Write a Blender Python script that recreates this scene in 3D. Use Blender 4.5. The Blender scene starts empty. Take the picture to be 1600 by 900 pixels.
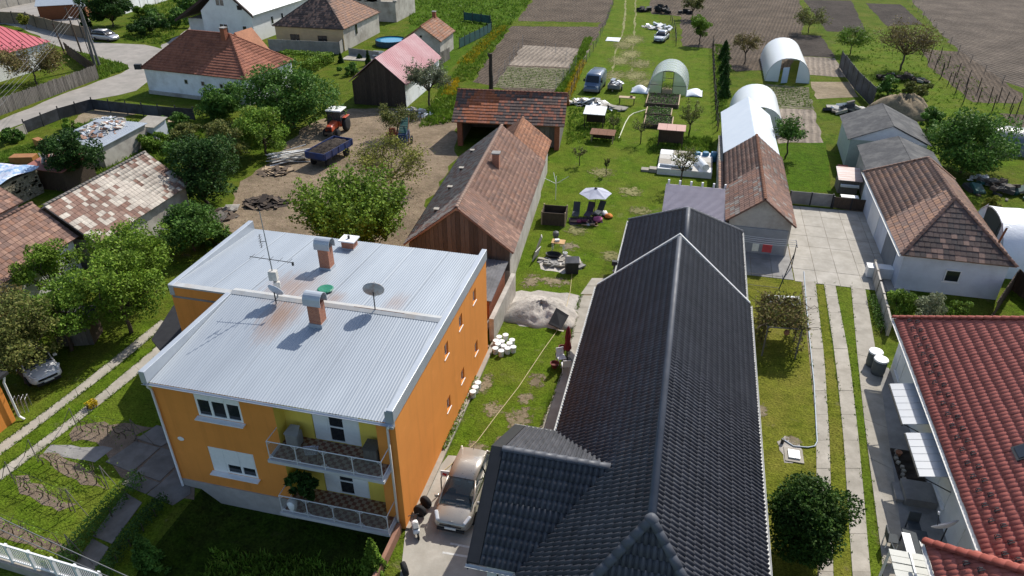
import bpy, math, random
import numpy as np
from mathutils import Vector, Matrix
R = math.radians
rnd = random.Random(7)
nrng = np.random.default_rng(7)
S = bpy.context.scene
COL = S.collection

# ---------------------------------------------------------------- camera, sky, sun, exposure
CAM_H = 26.0
FPX, CX, CY = 1130.0, 800.0, 450.0
PITCH = R(31.11265); YAW = R(13.71038)
cam_d = bpy.data.cameras.new('camera'); cam = bpy.data.objects.new('camera', cam_d); COL.objects.link(cam)
cam_d.sensor_fit = 'HORIZONTAL'; cam_d.angle = 2 * math.atan(800 / FPX)
cam_d.clip_start = 0.5; cam_d.clip_end = 3000
cam.location = (0, 0, CAM_H); cam.rotation_euler = (math.pi / 2 - PITCH, 0, YAW)
S.camera = cam
SUN_DIR = Vector((0.36, 0.95, 0)).normalized(); SUN_EL = R(44.5)
to_sun = Vector((SUN_DIR.x * math.cos(SUN_EL), SUN_DIR.y * math.cos(SUN_EL), math.sin(SUN_EL)))
W = bpy.data.worlds.new('World'); S.world = W; W.use_nodes = True
wn = W.node_tree.nodes; sky = wn.new('ShaderNodeTexSky'); sky.sky_type = 'NISHITA'; sky.sun_disc = False
sky.sun_elevation = SUN_EL; sky.sun_rotation = math.atan2(SUN_DIR.x, SUN_DIR.y); sky.altitude = 120
sky.air_density = 1.0; sky.dust_density = 1.5; sky.ozone_density = 1.0
W.node_tree.links.new(sky.outputs[0], wn['Background'].inputs[0]); wn['Background'].inputs[1].default_value = 0.14
sd = bpy.data.lights.new('sun', 'SUN'); sun = bpy.data.objects.new('sun', sd); COL.objects.link(sun)
sd.energy = 4.4; sd.angle = R(0.53); sd.color = (1.0, 0.955, 0.88)
sun.rotation_euler = to_sun.to_track_quat('Z', 'Y').to_euler()
S.view_settings.view_transform = 'Standard'; S.view_settings.look = 'None'
S.view_settings.exposure = 0.3; S.view_settings.gamma = 1.0; S.view_settings.use_curve_mapping = False

# ---------------------------------------------------------------- survey helper: a sight line met with height z
_r = Vector((math.cos(YAW), math.sin(YAW), 0)); _fh = Vector((-math.sin(YAW), math.cos(YAW), 0))
_f = _fh * math.cos(PITCH) + Vector((0, 0, -math.sin(PITCH))); _u = _r.cross(_f)
CAMP = Vector((0, 0, CAM_H))
def at(px, py, z=0.0):
    d = _f + _r * ((px - CX) / FPX) - _u * ((py - CY) / FPX)
    return CAMP + d * ((z - CAM_H) / d.z)
def proj(p):
    d = Vector(p) - CAMP; w = d.dot(_f)
    if w < 0.1: return (-9999, -9999)
    return (CX + FPX * d.dot(_r) / w, CY - FPX * d.dot(_u) / w)

# ---------------------------------------------------------------- materials
MATS = {}
def lin(c):
    if isinstance(c, str):
        c = c.lstrip('#'); c = [int(c[i:i+2], 16) / 255 for i in (0, 2, 4)]
        return [((x + .055) / 1.055) ** 2.4 if x > .04045 else x / 12.92 for x in c]
    return list(c)
def new_mat(name):
    m = bpy.data.materials.new(name); m.use_nodes = True; MATS[name] = m
    nt = m.node_tree; b = nt.nodes['Principled BSDF']
    return m, nt, b
def nn(nt, t, **kw):
    n = nt.nodes.new(t)
    for k, v in kw.items(): setattr(n, k, v)
    return n
def pos_noise(nt, scale, detail=4, rough=.6, stretch=None, rotz=0):
    g = nn(nt, 'ShaderNodeNewGeometry'); n = nn(nt, 'ShaderNodeTexNoise')
    n.inputs['Scale'].default_value = scale; n.inputs['Detail'].default_value = detail; n.inputs['Roughness'].default_value = rough
    if stretch:
        mp = nn(nt, 'ShaderNodeMapping'); mp.inputs['Scale'].default_value = stretch; mp.inputs['Rotation'].default_value = (0, 0, rotz)
        nt.links.new(g.outputs['Position'], mp.inputs[0]); nt.links.new(mp.outputs[0], n.inputs['Vector'])
    else: nt.links.new(g.outputs['Position'], n.inputs['Vector'])
    return n
def ramp(nt, src, stops, interp='LINEAR'):
    r = nn(nt, 'ShaderNodeValToRGB'); e = r.color_ramp.elements; r.color_ramp.interpolation = interp
    while len(e) < len(stops): e.new(0.5)
    for k, (p, c) in enumerate(stops):
        e[k].position = p; c = lin(c) if not isinstance(c, (int, float)) else [c] * 3
        e[k].color = (c[0], c[1], c[2], 1)
    nt.links.new(src, r.inputs[0]); return r
def mix(nt, fac, a, b, mode='MIX'):
    m = nn(nt, 'ShaderNodeMix', data_type='RGBA', blend_type=mode)
    for i, v in ((0, fac), (6, a), (7, b)):
        s = m.inputs[i]
        if isinstance(v, bpy.types.NodeSocket): nt.links.new(v, s)
        elif isinstance(v, (int, float)): s.default_value = v if i == 0 else (v, v, v, 1)
        else: c = lin(v); s.default_value = (c[0], c[1], c[2], 1)
    return m.outputs[2]
def bump(nt, b, h, strength=.4, dist=.05):
    bp = nn(nt, 'ShaderNodeBump'); bp.inputs['Strength'].default_value = strength; bp.inputs['Distance'].default_value = dist
    nt.links.new(h, bp.inputs['Height']); nt.links.new(bp.outputs[0], b.inputs['Normal'])
def rand_val(nt):
    o = nn(nt, 'ShaderNodeObjectInfo'); g = nn(nt, 'ShaderNodeNewGeometry')
    a = nn(nt, 'ShaderNodeMath', operation='ADD'); f = nn(nt, 'ShaderNodeMath', operation='FRACT')
    nt.links.new(o.outputs['Random'], a.inputs[0]); nt.links.new(g.outputs['Random Per Island'], a.inputs[1]); nt.links.new(a.outputs[0], f.inputs[0])
    return f.outputs[0]
def M(name, c1, c2=None, scale=3.0, rough=.8, bmp=0.0, bscale=None, metal=0.0, spec=.3, island=0.0, c3=None, scale3=.4, amt3=.6, stretch=None, bdist=.03, detail=5):
    """two-tone surface with fine relief, an optional third large-scale stain colour and piece-to-piece variation"""
    if name in MATS: return MATS[name]
    m, nt, b = new_mat(name)
    b.inputs['Roughness'].default_value = rough; b.inputs['Metallic'].default_value = metal; b.inputs['Specular IOR Level'].default_value = spec
    if c2 is None:
        c = lin(c1); c2 = [x * .78 for x in c]
    n = pos_noise(nt, scale, detail, .65, stretch)
    out = ramp(nt, n.outputs[0], [(.33, c1), (.68, c2)]).outputs[0]
    if c3 is not None:
        n3 = pos_noise(nt, scale3, 6, .65)
        f = ramp(nt, n3.outputs[0], [(.45, 0.0), (.66, amt3)])
        out = mix(nt, f.outputs[0], out, c3)
    if island:
        h = nn(nt, 'ShaderNodeHueSaturation'); v = nn(nt, 'ShaderNodeMapRange')
        nt.links.new(rand_val(nt), v.inputs[0]); v.inputs[3].default_value = 1 - island; v.inputs[4].default_value = 1 + island
        nt.links.new(v.outputs[0], h.inputs['Value']); nt.links.new(out, h.inputs['Color']); out = h.outputs[0]
    nt.links.new(out, b.inputs['Base Color'])
    if bmp:
        bn = pos_noise(nt, bscale or scale * 4, 6, .7)
        bump(nt, b, bn.outputs[0], bmp, bdist)
    return m
def leaf_mat(name, c1, c2, c3):
    m, nt, b = new_mat(name)
    rv = rand_val(nt); col = ramp(nt, rv, [(.0, c1), (.5, c2), (1.0, c3)]).outputs[0]
    n = pos_noise(nt, .9, 2); f = ramp(nt, n.outputs[0], [(.35, .62), (.7, 1.22)]).outputs[0]
    col = mix(nt, 1.0, col, f, 'MULTIPLY')
    nt.links.new(col, b.inputs['Base Color']); b.inputs['Roughness'].default_value = .6; b.inputs['Specular IOR Level'].default_value = .12
    tr = nn(nt, 'ShaderNodeBsdfTranslucent'); nt.links.new(col, tr.inputs[0])
    mx = nn(nt, 'ShaderNodeMixShader'); mx.inputs[0].default_value = .22
    nt.links.new(b.outputs[0], mx.inputs[1]); nt.links.new(tr.outputs[0], mx.inputs[2]); nt.links.new(mx.outputs[0], nt.nodes['Material Output'].inputs[0])
    return m
def glass_mat(name, col=(.02, .025, .03), rough=.05, alpha=1.0, transm=0.0):
    m, nt, b = new_mat(name); c = lin(col)
    b.inputs['Base Color'].default_value = (c[0], c[1], c[2], 1); b.inputs['Roughness'].default_value = rough; b.inputs['Alpha'].default_value = alpha
    b.inputs['Specular IOR Level'].default_value = .6; b.inputs['Transmission Weight'].default_value = transm; return m

# ---------------------------------------------------------------- mesh and object helpers
WM = {}
def wmat(o): return WM.get(o.name, Matrix.Identity(4))
def link(o, parent=None):
    COL.objects.link(o)
    if parent is not None: o.parent = parent; WM[o.name] = wmat(parent)
    return o
def tag(o, label=None, cat=None, group=None, kind=None):
    if label: o['label'] = label
    if cat: o['category'] = cat
    if group: o['group'] = group
    if kind: o['kind'] = kind
    return o
def thing(name, label, cat, loc=(0, 0, 0), rz=0.0, group=None):
    o = bpy.data.objects.new(name, None); o.empty_display_size = .3; COL.objects.link(o)
    o.location = loc; o.rotation_euler = (0, 0, rz)
    WM[o.name] = Matrix.Translation(Vector(loc)) @ Matrix.Rotation(rz, 4, 'Z')
    return tag(o, label, cat, group)
def clone(root, loc, rz=0.0, label=None, group=None, scale=None):
    def rec(o, par):
        c = o.copy(); COL.objects.link(c)
        if par is not None: c.parent = par
        for ch in o.children: rec(ch, c)
        return c
    c = rec(root, None); c.location = loc; c.rotation_euler = (0, 0, rz)
    if scale: c.scale = (scale,) * 3
    WM[c.name] = Matrix.Translation(Vector(loc)) @ Matrix.Rotation(rz, 4, 'Z')
    if label: c['label'] = label
    if group: c['group'] = group
    return c
class MB:
    def __init__(s): s.v = []; s.f = []; s.mi = []; s.m = 0
    def add(s, vs, fs):
        o = len(s.v); s.v.extend([tuple(p) for p in vs])
        for f in fs: s.f.append(tuple(i + o for i in f)); s.mi.append(s.m)
        return s
    def quad(s, *p): return s.add(p, [tuple(range(len(p)))])
    def box(s, c, d, rz=0, rx=0, ry=0):
        mt = Matrix.Translation(Vector(c)) @ Matrix.Rotation(rz, 4, 'Z') @ Matrix.Rotation(ry, 4, 'Y') @ Matrix.Rotation(rx, 4, 'X')
        h = [x / 2 for x in d]
        vs = [mt @ Vector((sx * h[0], sy * h[1], sz * h[2])) for sz in (-1, 1) for sx, sy in ((-1, -1), (1, -1), (1, 1), (-1, 1))]
        return s.add(vs, [(3, 2, 1, 0), (4, 5, 6, 7), (0, 1, 5, 4), (1, 2, 6, 5), (2, 3, 7, 6), (3, 0, 4, 7)])
    def b6(s, x0, x1, y0, y1, z0, z1): return s.box(((x0+x1)/2, (y0+y1)/2, (z0+z1)/2), (abs(x1-x0), abs(y1-y0), abs(z1-z0)))
    def prism(s, poly, ext):
        """poly: list of 3-D points, ext: extrusion vector"""
        e = Vector(ext); n = len(poly); p = [Vector(q) for q in poly]
        vs = p + [q + e for q in p]
        return s.add(vs, [tuple(reversed(range(n))), tuple(range(n, 2 * n))] + [(i, (i + 1) % n, n + (i + 1) % n, n + i) for i in range(n)])
    def cyl(s, a, b, r0, r1=None, n=10, caps=True):
        a, b = Vector(a), Vector(b); r1 = r0 if r1 is None else r1
        d = (b - a).normalized(); q = Vector((0, 0, 1)) if abs(d.z) < .9 else Vector((1, 0, 0))
        x = d.cross(q).normalized(); y = d.cross(x)
        cs = [(math.cos(2*math.pi*i/n), math.sin(2*math.pi*i/n)) for i in range(n)]
        vs = [a + (x*c + y*t) * r0 for c, t in cs] + [b + (x*c + y*t) * r1 for c, t in cs]
        fs = [(i, (i+1) % n, n+(i+1) % n, n+i) for i in range(n)]
        if caps: fs += [tuple(reversed(range(n))), tuple(range(n, 2*n))]
        return s.add(vs, fs)
    def tube(s, pts, r, n=6, taper=None):
        pts = [Vector(p) for p in pts]; m = len(pts); vs = []
        for i, p in enumerate(pts):
            d = (pts[min(i+1, m-1)] - pts[max(i-1, 0)]).normalized(); q = Vector((0, 0, 1)) if abs(d.z) < .9 else Vector((1, 0, 0))
            x = d.cross(q).normalized(); y = d.cross(x)
            rr = r if taper is None else r + (taper - r) * i / max(m-1, 1)
            vs += [p + (x*math.cos(2*math.pi*k/n) + y*math.sin(2*math.pi*k/n)) * rr for k in range(n)]
        fs = [(i*n+k, i*n+(k+1) % n, (i+1)*n+(k+1) % n, (i+1)*n+k) for i in range(m-1) for k in range(n)]
        fs += [tuple(reversed(range(n))), tuple(range((m-1)*n, m*n))]
        return s.add(vs, fs)
    def lathe(s, prof, c=(0, 0, 0), n=14, axis='Z', squash=(1, 1)):
        c = Vector(c); vs = []
        for r, h in prof:
            for k in range(n):
                a = 2*math.pi*k/n
                p = Vector((r*math.cos(a)*squash[0], r*math.sin(a)*squash[1], h))
                if axis == 'X': p = Vector((p.z, p.x, p.y))
                if axis == 'Y': p = Vector((p.x, p.z, p.y))
                vs.append(c + p)
        m = len(prof); fs = [(i*n+k, i*n+(k+1) % n, (i+1)*n+(k+1) % n, (i+1)*n+k) for i in range(m-1) for k in range(n)]
        fs += [tuple(reversed(range(n))), tuple(range((m-1)*n, m*n))]
        return s.add(vs, fs)
    def loft(s, secs, caps=True, closed=True):
        n = len(secs[0]); vs = [p for q in secs for p in q]; fs = []
        for i in range(len(secs)-1):
            for k in range(n if closed else n-1): fs.append((i*n+k, i*n+(k+1) % n, (i+1)*n+(k+1) % n, (i+1)*n+k))
        if caps: fs += [tuple(reversed(range(n))), tuple(range((len(secs)-1)*n, len(secs)*n))]
        return s.add(vs, fs)
    def mesh(s, name, mats, smooth=False):
        me = bpy.data.meshes.new(name); me.from_pydata(s.v, [], s.f)
        for m in (mats if isinstance(mats, (list, tuple)) else [mats]): me.materials.append(m)
        if any(s.mi): me.polygons.foreach_set('material_index', s.mi)
        if smooth: me.polygons.foreach_set('use_smooth', [True] * len(s.f))
        me.update(); return me
    def build(s, name, mats, parent=None, local=False, smooth=False, bevel=0, sub=0, **tags):
        if parent is not None and not local:
            inv = wmat(parent).inverted(); s.v = [tuple(inv @ Vector(p)) for p in s.v]
        o = bpy.data.objects.new(name, s.mesh(name, mats, smooth)); link(o, parent)
        if bevel:
            md = o.modifiers.new('bevel', 'BEVEL'); md.width = bevel; md.segments = 2; md.limit_method = 'ANGLE'
        if sub:
            md = o.modifiers.new('sub', 'SUBSURF'); md.levels = sub; md.render_levels = sub
        return tag(o, **tags)
def np_mesh(name, verts, quads, mat, tri=False):
    """fast mesh from numpy arrays (all quads or all triangles)"""
    me = bpy.data.meshes.new(name); k = 3 if tri else 4
    nv, nf = len(verts), len(quads)
    me.vertices.add(nv); me.vertices.foreach_set('co', np.asarray(verts, dtype=np.float32).ravel())
    me.loops.add(nf * k); me.loops.foreach_set('vertex_index', np.asarray(quads, dtype=np.int32).ravel())
    me.polygons.add(nf); me.polygons.foreach_set('loop_start', np.arange(0, nf * k, k, dtype=np.int32))
    for m in (mat if isinstance(mat, (list, tuple)) else [mat]): me.materials.append(m)
    me.update(calc_edges=True); return me
def plain(name, me, parent=None):
    o = bpy.data.objects.new(name, me); return link(o, parent)

# ground-like sheets with uneven outlines
def wobble(pts, step, amp, seed=1):
    r = random.Random(seed); out = []
    n = len(pts)
    for i in range(n):
        a, b = pts[i], pts[(i+1) % n]; L = (b - a).length; k = max(1, int(L / step))
        d = (b - a); pn = Vector((-d.y, d.x, 0)).normalized() if L > 0 else Vector((0, 0, 0))
        for j in range(k):
            t = j / k; out.append(a + d * t + pn * r.uniform(-amp, amp) + d.normalized() * r.uniform(-amp, amp) * .5)
    return out
def sheet(name, pts, z, mat, step=1.0, amp=.12, px=True, kind='structure', seed=1, **tags):
    P = [at(*p) for p in pts] if px else [Vector((p[0], p[1], 0)) for p in pts]
    if amp: P = wobble(P, step, amp, seed)
    m = MB(); m.add([(p.x, p.y, z) for p in P], [tuple(range(len(P)))])
    from mathutils.geometry import tessellate_polygon
    tri = tessellate_polygon([[Vector((p.x, p.y, 0)) for p in P]])
    m.f = [tuple(t) for t in tri]; m.mi = [0] * len(m.f)
    v = m.v; m.f = [t if ((v[t[1]][0]-v[t[0]][0])*(v[t[2]][1]-v[t[0]][1]) - (v[t[1]][1]-v[t[0]][1])*(v[t[2]][0]-v[t[0]][0])) > 0 else t[::-1] for t in m.f]
    return m.build(name, mat, kind=kind, **tags)
# ---------------------------------------------------------------- ground materials
def grass_mat(name, lush, dry, dark, dirt, dry_amt=.5, dirt_amt=.0, fine=9.0):
    m, nt, b = new_mat(name)
    n1 = pos_noise(nt, .35, 5, .62); n2 = pos_noise(nt, 2.1, 5, .7); n3 = pos_noise(nt, fine, 3, .75)
    c = ramp(nt, n2.outputs[0], [(.30, dark), (.52, lush), (.75, [x * 1.3 for x in lush])]).outputs[0]
    n4 = pos_noise(nt, .9, 4, .7); c = mix(nt, 1.0, c, ramp(nt, n4.outputs[0], [(.32, .72), (.5, .97), (.72, 1.18)]).outputs[0], 'MULTIPLY')
    f = ramp(nt, n1.outputs[0], [(.40, 0.0), (.68, dry_amt)]).outputs[0]
    c = mix(nt, f, c, dry)
    f3 = ramp(nt, n3.outputs[0], [(.32, .3), (.5, 1.0), (.72, 1.7)]).outputs[0]
    c = mix(nt, .75, c, f3, 'MULTIPLY')
    if dirt_amt:
        nd = pos_noise(nt, .55, 6, .75); fd = ramp(nt, nd.outputs[0], [(.60, 0.0), (.70, dirt_amt)]).outputs[0]
        c = mix(nt, fd, c, dirt)
    nt.links.new(c, b.inputs['Base Color']); b.inputs['Roughness'].default_value = .9; b.inputs['Specular IOR Level'].default_value = .03
    a = nn(nt, 'ShaderNodeMath', operation='ADD'); nt.links.new(n3.outputs[0], a.inputs[0]); nt.links.new(n2.outputs[0], a.inputs[1])
    bump(nt, b, a.outputs[0], .8, .12); return m
DIRT = (.21, .165, .11)
g_lawn = grass_mat('lawn_grass', (.084, .136, .010), (.15, .152, .026), (.048, .09, .006), DIRT, .5, .35)
g_rich = grass_mat('rich_grass', (.058, .115, .007), (.1, .13, .015), (.028, .064, .004), DIRT, .4, .25)
g_yellow = grass_mat('worn_grass', (.125, .142, .016), (.19, .168, .036), (.075, .1, .009), DIRT, .7, .4)
g_rough = grass_mat('rough_grass', (.07, .112, .009), (.14, .135, .026), (.032, .06, .005), DIRT, .6, .5)
def soil_mat(name, c1, c2, wave=0, rot=0, rough_s=3, strength=.9, green=0):
    m, nt, b = new_mat(name)
    n = pos_noise(nt, 1.6, 8, .75); n2 = pos_noise(nt, .22, 4, .6)
    c = ramp(nt, n.outputs[0], [(.3, c2), (.62, c1), (.8, [x * 1.3 for x in c1])]).outputs[0]
    f = ramp(nt, n2.outputs[0], [(.35, .75), (.7, 1.25)]).outputs[0]; c = mix(nt, 1.0, c, f, 'MULTIPLY')
    h = pos_noise(nt, 5, 8, .8).outputs[0]
    if wave:
        g = nn(nt, 'ShaderNodeNewGeometry'); mp = nn(nt, 'ShaderNodeMapping'); mp.inputs['Rotation'].default_value = (0, 0, rot)
        w = nn(nt, 'ShaderNodeTexWave'); w.inputs['Scale'].default_value = wave; w.inputs['Distortion'].default_value = 3.0; w.inputs['Detail'].default_value = 3; w.inputs['Detail Scale'].default_value = 1.5
        nt.links.new(g.outputs['Position'], mp.inputs[0]); nt.links.new(mp.outputs[0], w.inputs['Vector'])
        c = mix(nt, .35, c, ramp(nt, w.outputs[1], [(.2, .55), (.8, 1.25)]).outputs[0], 'MULTIPLY')
        a = nn(nt, 'ShaderNodeMath', operation='ADD'); nt.links.new(h, a.inputs[0]); nt.links.new(w.outputs[1], a.inputs[1]); h = a.outputs[0]
    if green:
        ng = pos_noise(nt, 3.5, 5, .7); fg = ramp(nt, ng.outputs[0], [(.5, 0.0), (.62, green)]).outputs[0]; c = mix(nt, fg, c, (.09, .14, .025))
    nt.links.new(c, b.inputs['Base Color']); b.inputs['Roughness'].default_value = .95; b.inputs['Specular IOR Level'].default_value = .1
    bump(nt, b, h, strength, .15); return m
s_plough = soil_mat('ploughed_soil', (.135, .103, .075), (.068, .052, .039), .55, R(8))
s_far = soil_mat('far_ploughed_soil', (.14, .113, .09), (.08, .064, .05), .35, R(-35))
s_dark = soil_mat('dark_garden_soil', (.07, .057, .048), (.038, .031, .026), .5, R(70))
s_pale = soil_mat('pale_garden_soil', (.3, .25, .2), (.2, .165, .13), .45, R(5))
s_green = soil_mat('planted_soil', (.2, .175, .125), (.11, .1, .06), .4, R(95), green=.8)
s_yard = soil_mat('yard_dirt', (.29, .22, .152), (.165, .12, .08), 0, 0, green=.18)
s_bare = soil_mat('bare_earth', (.3, .24, .165), (.2, .15, .10), 0, 0, green=.25)
s_vine = soil_mat('vineyard_soil', (.26, .2, .15), (.16, .12, .085), 0)
s_sand = soil_mat('sand_grey', (.52, .48, .43), (.38, .345, .3), 0, strength=.6)
concrete = M('concrete', (.40, .365, .31), (.29, .265, .22), 1.3, .9, .35, 9, island=.07, c3=(.25, .225, .185), scale3=.9, amt3=.55)
concrete_b = M('concrete_yard', (.43, .40, .35), (.32, .295, .25), 1.0, .9, .3, 9, island=.06, c3=(.28, .26, .22), scale3=.7, amt3=.6)
concrete_d = M('concrete_grey', (.3, .29, .27), (.22, .21, .2), 1.4, .9, .3, 9, island=.06, c3=(.15, .14, .13), scale3=.8, amt3=.5)
asphalt = M('worn_road', (.33, .30, .265), (.24, .22, .195), .7, .95, .5, 6, c3=(.2, .19, .165), scale3=.25, amt3=.6)

# ---------------------------------------------------------------- ground, fields, roads
HX0, HX1, HY0, HY1 = -20.2, -10.2, -10.0, 20.42       # the front garden lies lower than the rest
m = MB()
for x0, x1, y0, y1 in ((-900, HX0, -150, 1500), (HX1, 900, -150, 1500), (HX0, HX1, HY1, 1500), (HX0, HX1, -150, HY0)): m.quad((x0, y0, 0), (x1, y0, 0), (x1, y1, 0), (x0, y1, 0))
m.build('ground', g_rough, kind='structure')
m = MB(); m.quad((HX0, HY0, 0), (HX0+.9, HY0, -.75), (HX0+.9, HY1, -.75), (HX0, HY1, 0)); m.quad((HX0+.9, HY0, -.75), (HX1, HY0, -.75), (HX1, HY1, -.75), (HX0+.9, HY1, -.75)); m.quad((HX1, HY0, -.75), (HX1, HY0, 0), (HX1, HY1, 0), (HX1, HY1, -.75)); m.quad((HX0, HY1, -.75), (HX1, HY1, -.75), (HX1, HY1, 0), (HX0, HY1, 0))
m.build('front_garden', grass_mat('shaded_garden_ground', (.03, .055, .006), (.05, .05, .015), (.012, .022, .004), (.06, .045, .03), .4, .5), kind='structure')  # ground colour darkened to carry the shade of the house
sheet('lawn', [(835, 300), (880, 190), (930, 60), (975, -25), (1015, -25), (1040, 60), (1112, 80), (1122, 190), (1130, 300), (985, 345), (930, 440), (900, 480), (870, 560), (835, 680), (700, 720), (760, 560), (800, 440)], .004, g_lawn, 1.5, .25, seed=2)
sheet('lawn', [(1160, 415), (1230, 415), (1256, 425), (1276, 675), (1281, 1000), (1180, 1000), (1175, 600)], .004, g_yellow, 1, .05, seed=3)
sheet('lawn', [(1208, 270), (1215, 225), (1290, 222), (1300, 300), (1236, 300)], .004, g_rich, 1, .1, seed=4)
sheet('lawn', [(-120, 760), (225, 510), (330, 520), (310, 700), (285, 770), (180, 960), (-200, 960)], .004, g_lawn, 1, .1, seed=5)
sheet('orchard_meadow', [(1300, 70), (1440, 40), (1600, 190), (1600, 260), (1440, 260), (1330, 130)], .004, g_lawn, 1.5, .3, seed=7)
sheet('meadow', [(640, -20), (845, -20), (800, 40), (760, 90), (690, 130), (640, 60)], .004, g_rich, 1.5, .3, seed=8)
# ploughed ground
sheet('field', [(738, 128), (775, 72), (812, 26), (850, -22), (966, -22), (946, 36), (918, 80), (878, 148), (790, 140)], .008, s_plough, 1.5, .35, seed=9)
sheet('field_margin', [(802, 33), (938, 35), (934, 42), (796, 41)], .012, g_rough, 1, .3, seed=10)
sheet('garden_plot', [(795, 102), (818, 70), (920, 77), (903, 106)], .012, s_pale, 1, .25, seed=11)
sheet('garden_plot', [(770, 137), (792, 104), (903, 108), (880, 140)], .012, s_green, 1, .25, seed=12)
sheet('field', [(1012, -25), (1235, -25), (1262, 28), (1246, 70), (1235, 108), (1150, 112), (1112, 76), (1066, 72), (1063, 25), (1016, 22)], .008, s_plough, 1.5, .3, seed=13)
sheet('field', [(1422, 0), (1395, -25), (1780, -25), (1780, 160), (1600, 137), (1560, 125), (1500, 84)], .008, s_far, 2, .5, seed=14)
sheet('garden_plot', [(1256, 0), (1330, 1), (1354, 51), (1292, 49)], .010, s_dark, 1.5, .15, seed=15)
sheet('garden_plot', [(1352, 5), (1408, 7), (1442, 38), (1386, 41)], .010, s_dark, 1.5, .15, seed=16)
sheet('garden_plot', [(1232, 54), (1283, 56), (1305, 90), (1252, 88)], .012, s_dark, 1.5, .15, seed=17)
sheet('garden_plot', [(1252, 88), (1305, 91), (1322, 121), (1262, 117)], .012, s_pale, 1.5, .15, seed=18)
sheet('garden_plot', [(1266, 128), (1330, 128), (1342, 152), (1276, 155)], .012, s_bare, 1.5, .2, seed=19)
sheet('garden_plot', [(1195, 132), (1262, 136), (1272, 170), (1210, 168)], .012, s_green, 1.5, .2, seed=20)
sheet('garden_plot', [(1211, 169), (1272, 171), (1286, 222), (1216, 224)], .012, s_pale, 1.5, .2, seed=21)
sheet('field', [(1440, 76), (1500, 81), (1602, 151), (1590, 163), (1520, 160), (1452, 104)], .010, s_plough, 1.5, .3, seed=22)
sheet('field', [(1560, 178), (1640, 182), (1640, 225), (1600, 208)], .010, s_plough, 1.5, .3, seed=23)
# yards and bare earth
sheet('dirt_yard', [(340, 352), (372, 292), (440, 236), (468, 204), (535, 172), (620, 168), (716, 186), (712, 245), (672, 312), (648, 385), (560, 402), (400, 396)], .010, s_yard, 1.2, .4, seed=24)
sheet('bare_ground', [(118, 185), (150, 168), (240, 170), (200, 182), (130, 205), (95, 208)], .008, s_bare, 1, .4, seed=25)
sheet('bare_ground', [(795, 460), (815, 452), (900, 462), (912, 470), (905, 500), (880, 520), (815, 508), (798, 495)], .010, s_sand, .6, .25, seed=26)
sheet('bare_ground', [(845, 405), (872, 398), (905, 402), (908, 420), (880, 428), (845, 420)], .012, s_sand, .4, .12, seed=27)
def fade_mat(name, c1, c2):
    m = soil_mat(name, c1, c2, green=.3); nt = m.node_tree; b = nt.nodes['Principled BSDF']
    a = nn(nt, 'ShaderNodeAttribute'); a.attribute_name = 'fade'; n = pos_noise(nt, 2.4, 7, .75); q0 = nn(nt, 'ShaderNodeMath', operation='MULTIPLY_ADD'); q0.inputs[1].default_value = 2.4; q0.inputs[2].default_value = -.72; nt.links.new(n.outputs[0], q0.inputs[0]); q = nn(nt, 'ShaderNodeMath', operation='ADD'); nt.links.new(a.outputs['Fac'], q.inputs[0]); nt.links.new(q0.outputs[0], q.inputs[1])
    mr = nn(nt, 'ShaderNodeMapRange'); mr.inputs[1].default_value = .86; mr.inputs[2].default_value = 1.12; nt.links.new(q.outputs[0], mr.inputs[0]); nt.links.new(mr.outputs[0], b.inputs['Alpha']); return m
s_fade = fade_mat('worn_earth', (.3, .245, .165), (.2, .155, .1)); s_fade2 = fade_mat('trodden_grass', (.24, .22, .1), (.17, .165, .06))
def soft_patch(x, y, w, h, z, mat):
    c = at(x, y); rx = (at(x+w, y)-at(x-w, y)).length/2*1.35; ry = (at(x, y+h)-at(x, y-h)).length/2*1.35; n, nr = 18, 6; m = MB(); m.v = [(c.x+rx*(j/nr)*math.cos(2*math.pi*i/n), c.y+ry*(j/nr)*math.sin(2*math.pi*i/n), z) for j in range(nr+1) for i in range(n)]
    m.f = [(j*n+i, (j+1)*n+i, (j+1)*n+(i+1) % n, j*n+(i+1) % n) for j in range(nr) for i in range(n)]; m.mi = [0]*len(m.f); o = m.build('bare_patch', mat, kind='structure')
    at_ = o.data.attributes.new('fade', 'FLOAT', 'POINT'); at_.data.foreach_set('value', [max(0, 1-(j/nr)**1.5)*.75 for j in range(nr+1) for i in range(n)])
for k, (x, y, w, h) in enumerate([(812, 655, 24, 24), (838, 595, 16, 14), (822, 622, 14, 14), (770, 640, 18, 14), (745, 700, 20, 12), (790, 690, 16, 12), (985, 85, 20, 10), (993, 118, 26, 10), (1005, 355, 20, 8), (890, 385, 16, 8), (1240, 690, 16, 10), (1190, 640, 12, 12), (865, 440, 30, 8), (830, 440, 16, 14), (760, 600, 12, 20), (955, 400, 20, 10)]):
    soft_patch(x, y, w, h, .014+.001*k, s_fade if k not in (6, 7, 8, 15) else s_fade2)
for k, (x, y) in enumerate([(975, 70), (988, 62), (970, 95), (1000, 100), (960, 118), (1010, 130), (940, 270), (985, 300), (1000, 330), (900, 360)]): soft_patch(x, y, 22, 9, .034+.001*k, s_fade2)
sheet('barn_verge', [(655, 205), (715, 195), (735, 130), (775, 68), (800, 36), (770, 40), (700, 110), (670, 150)], .008, g_rough, 1, .3, seed=28)
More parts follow.
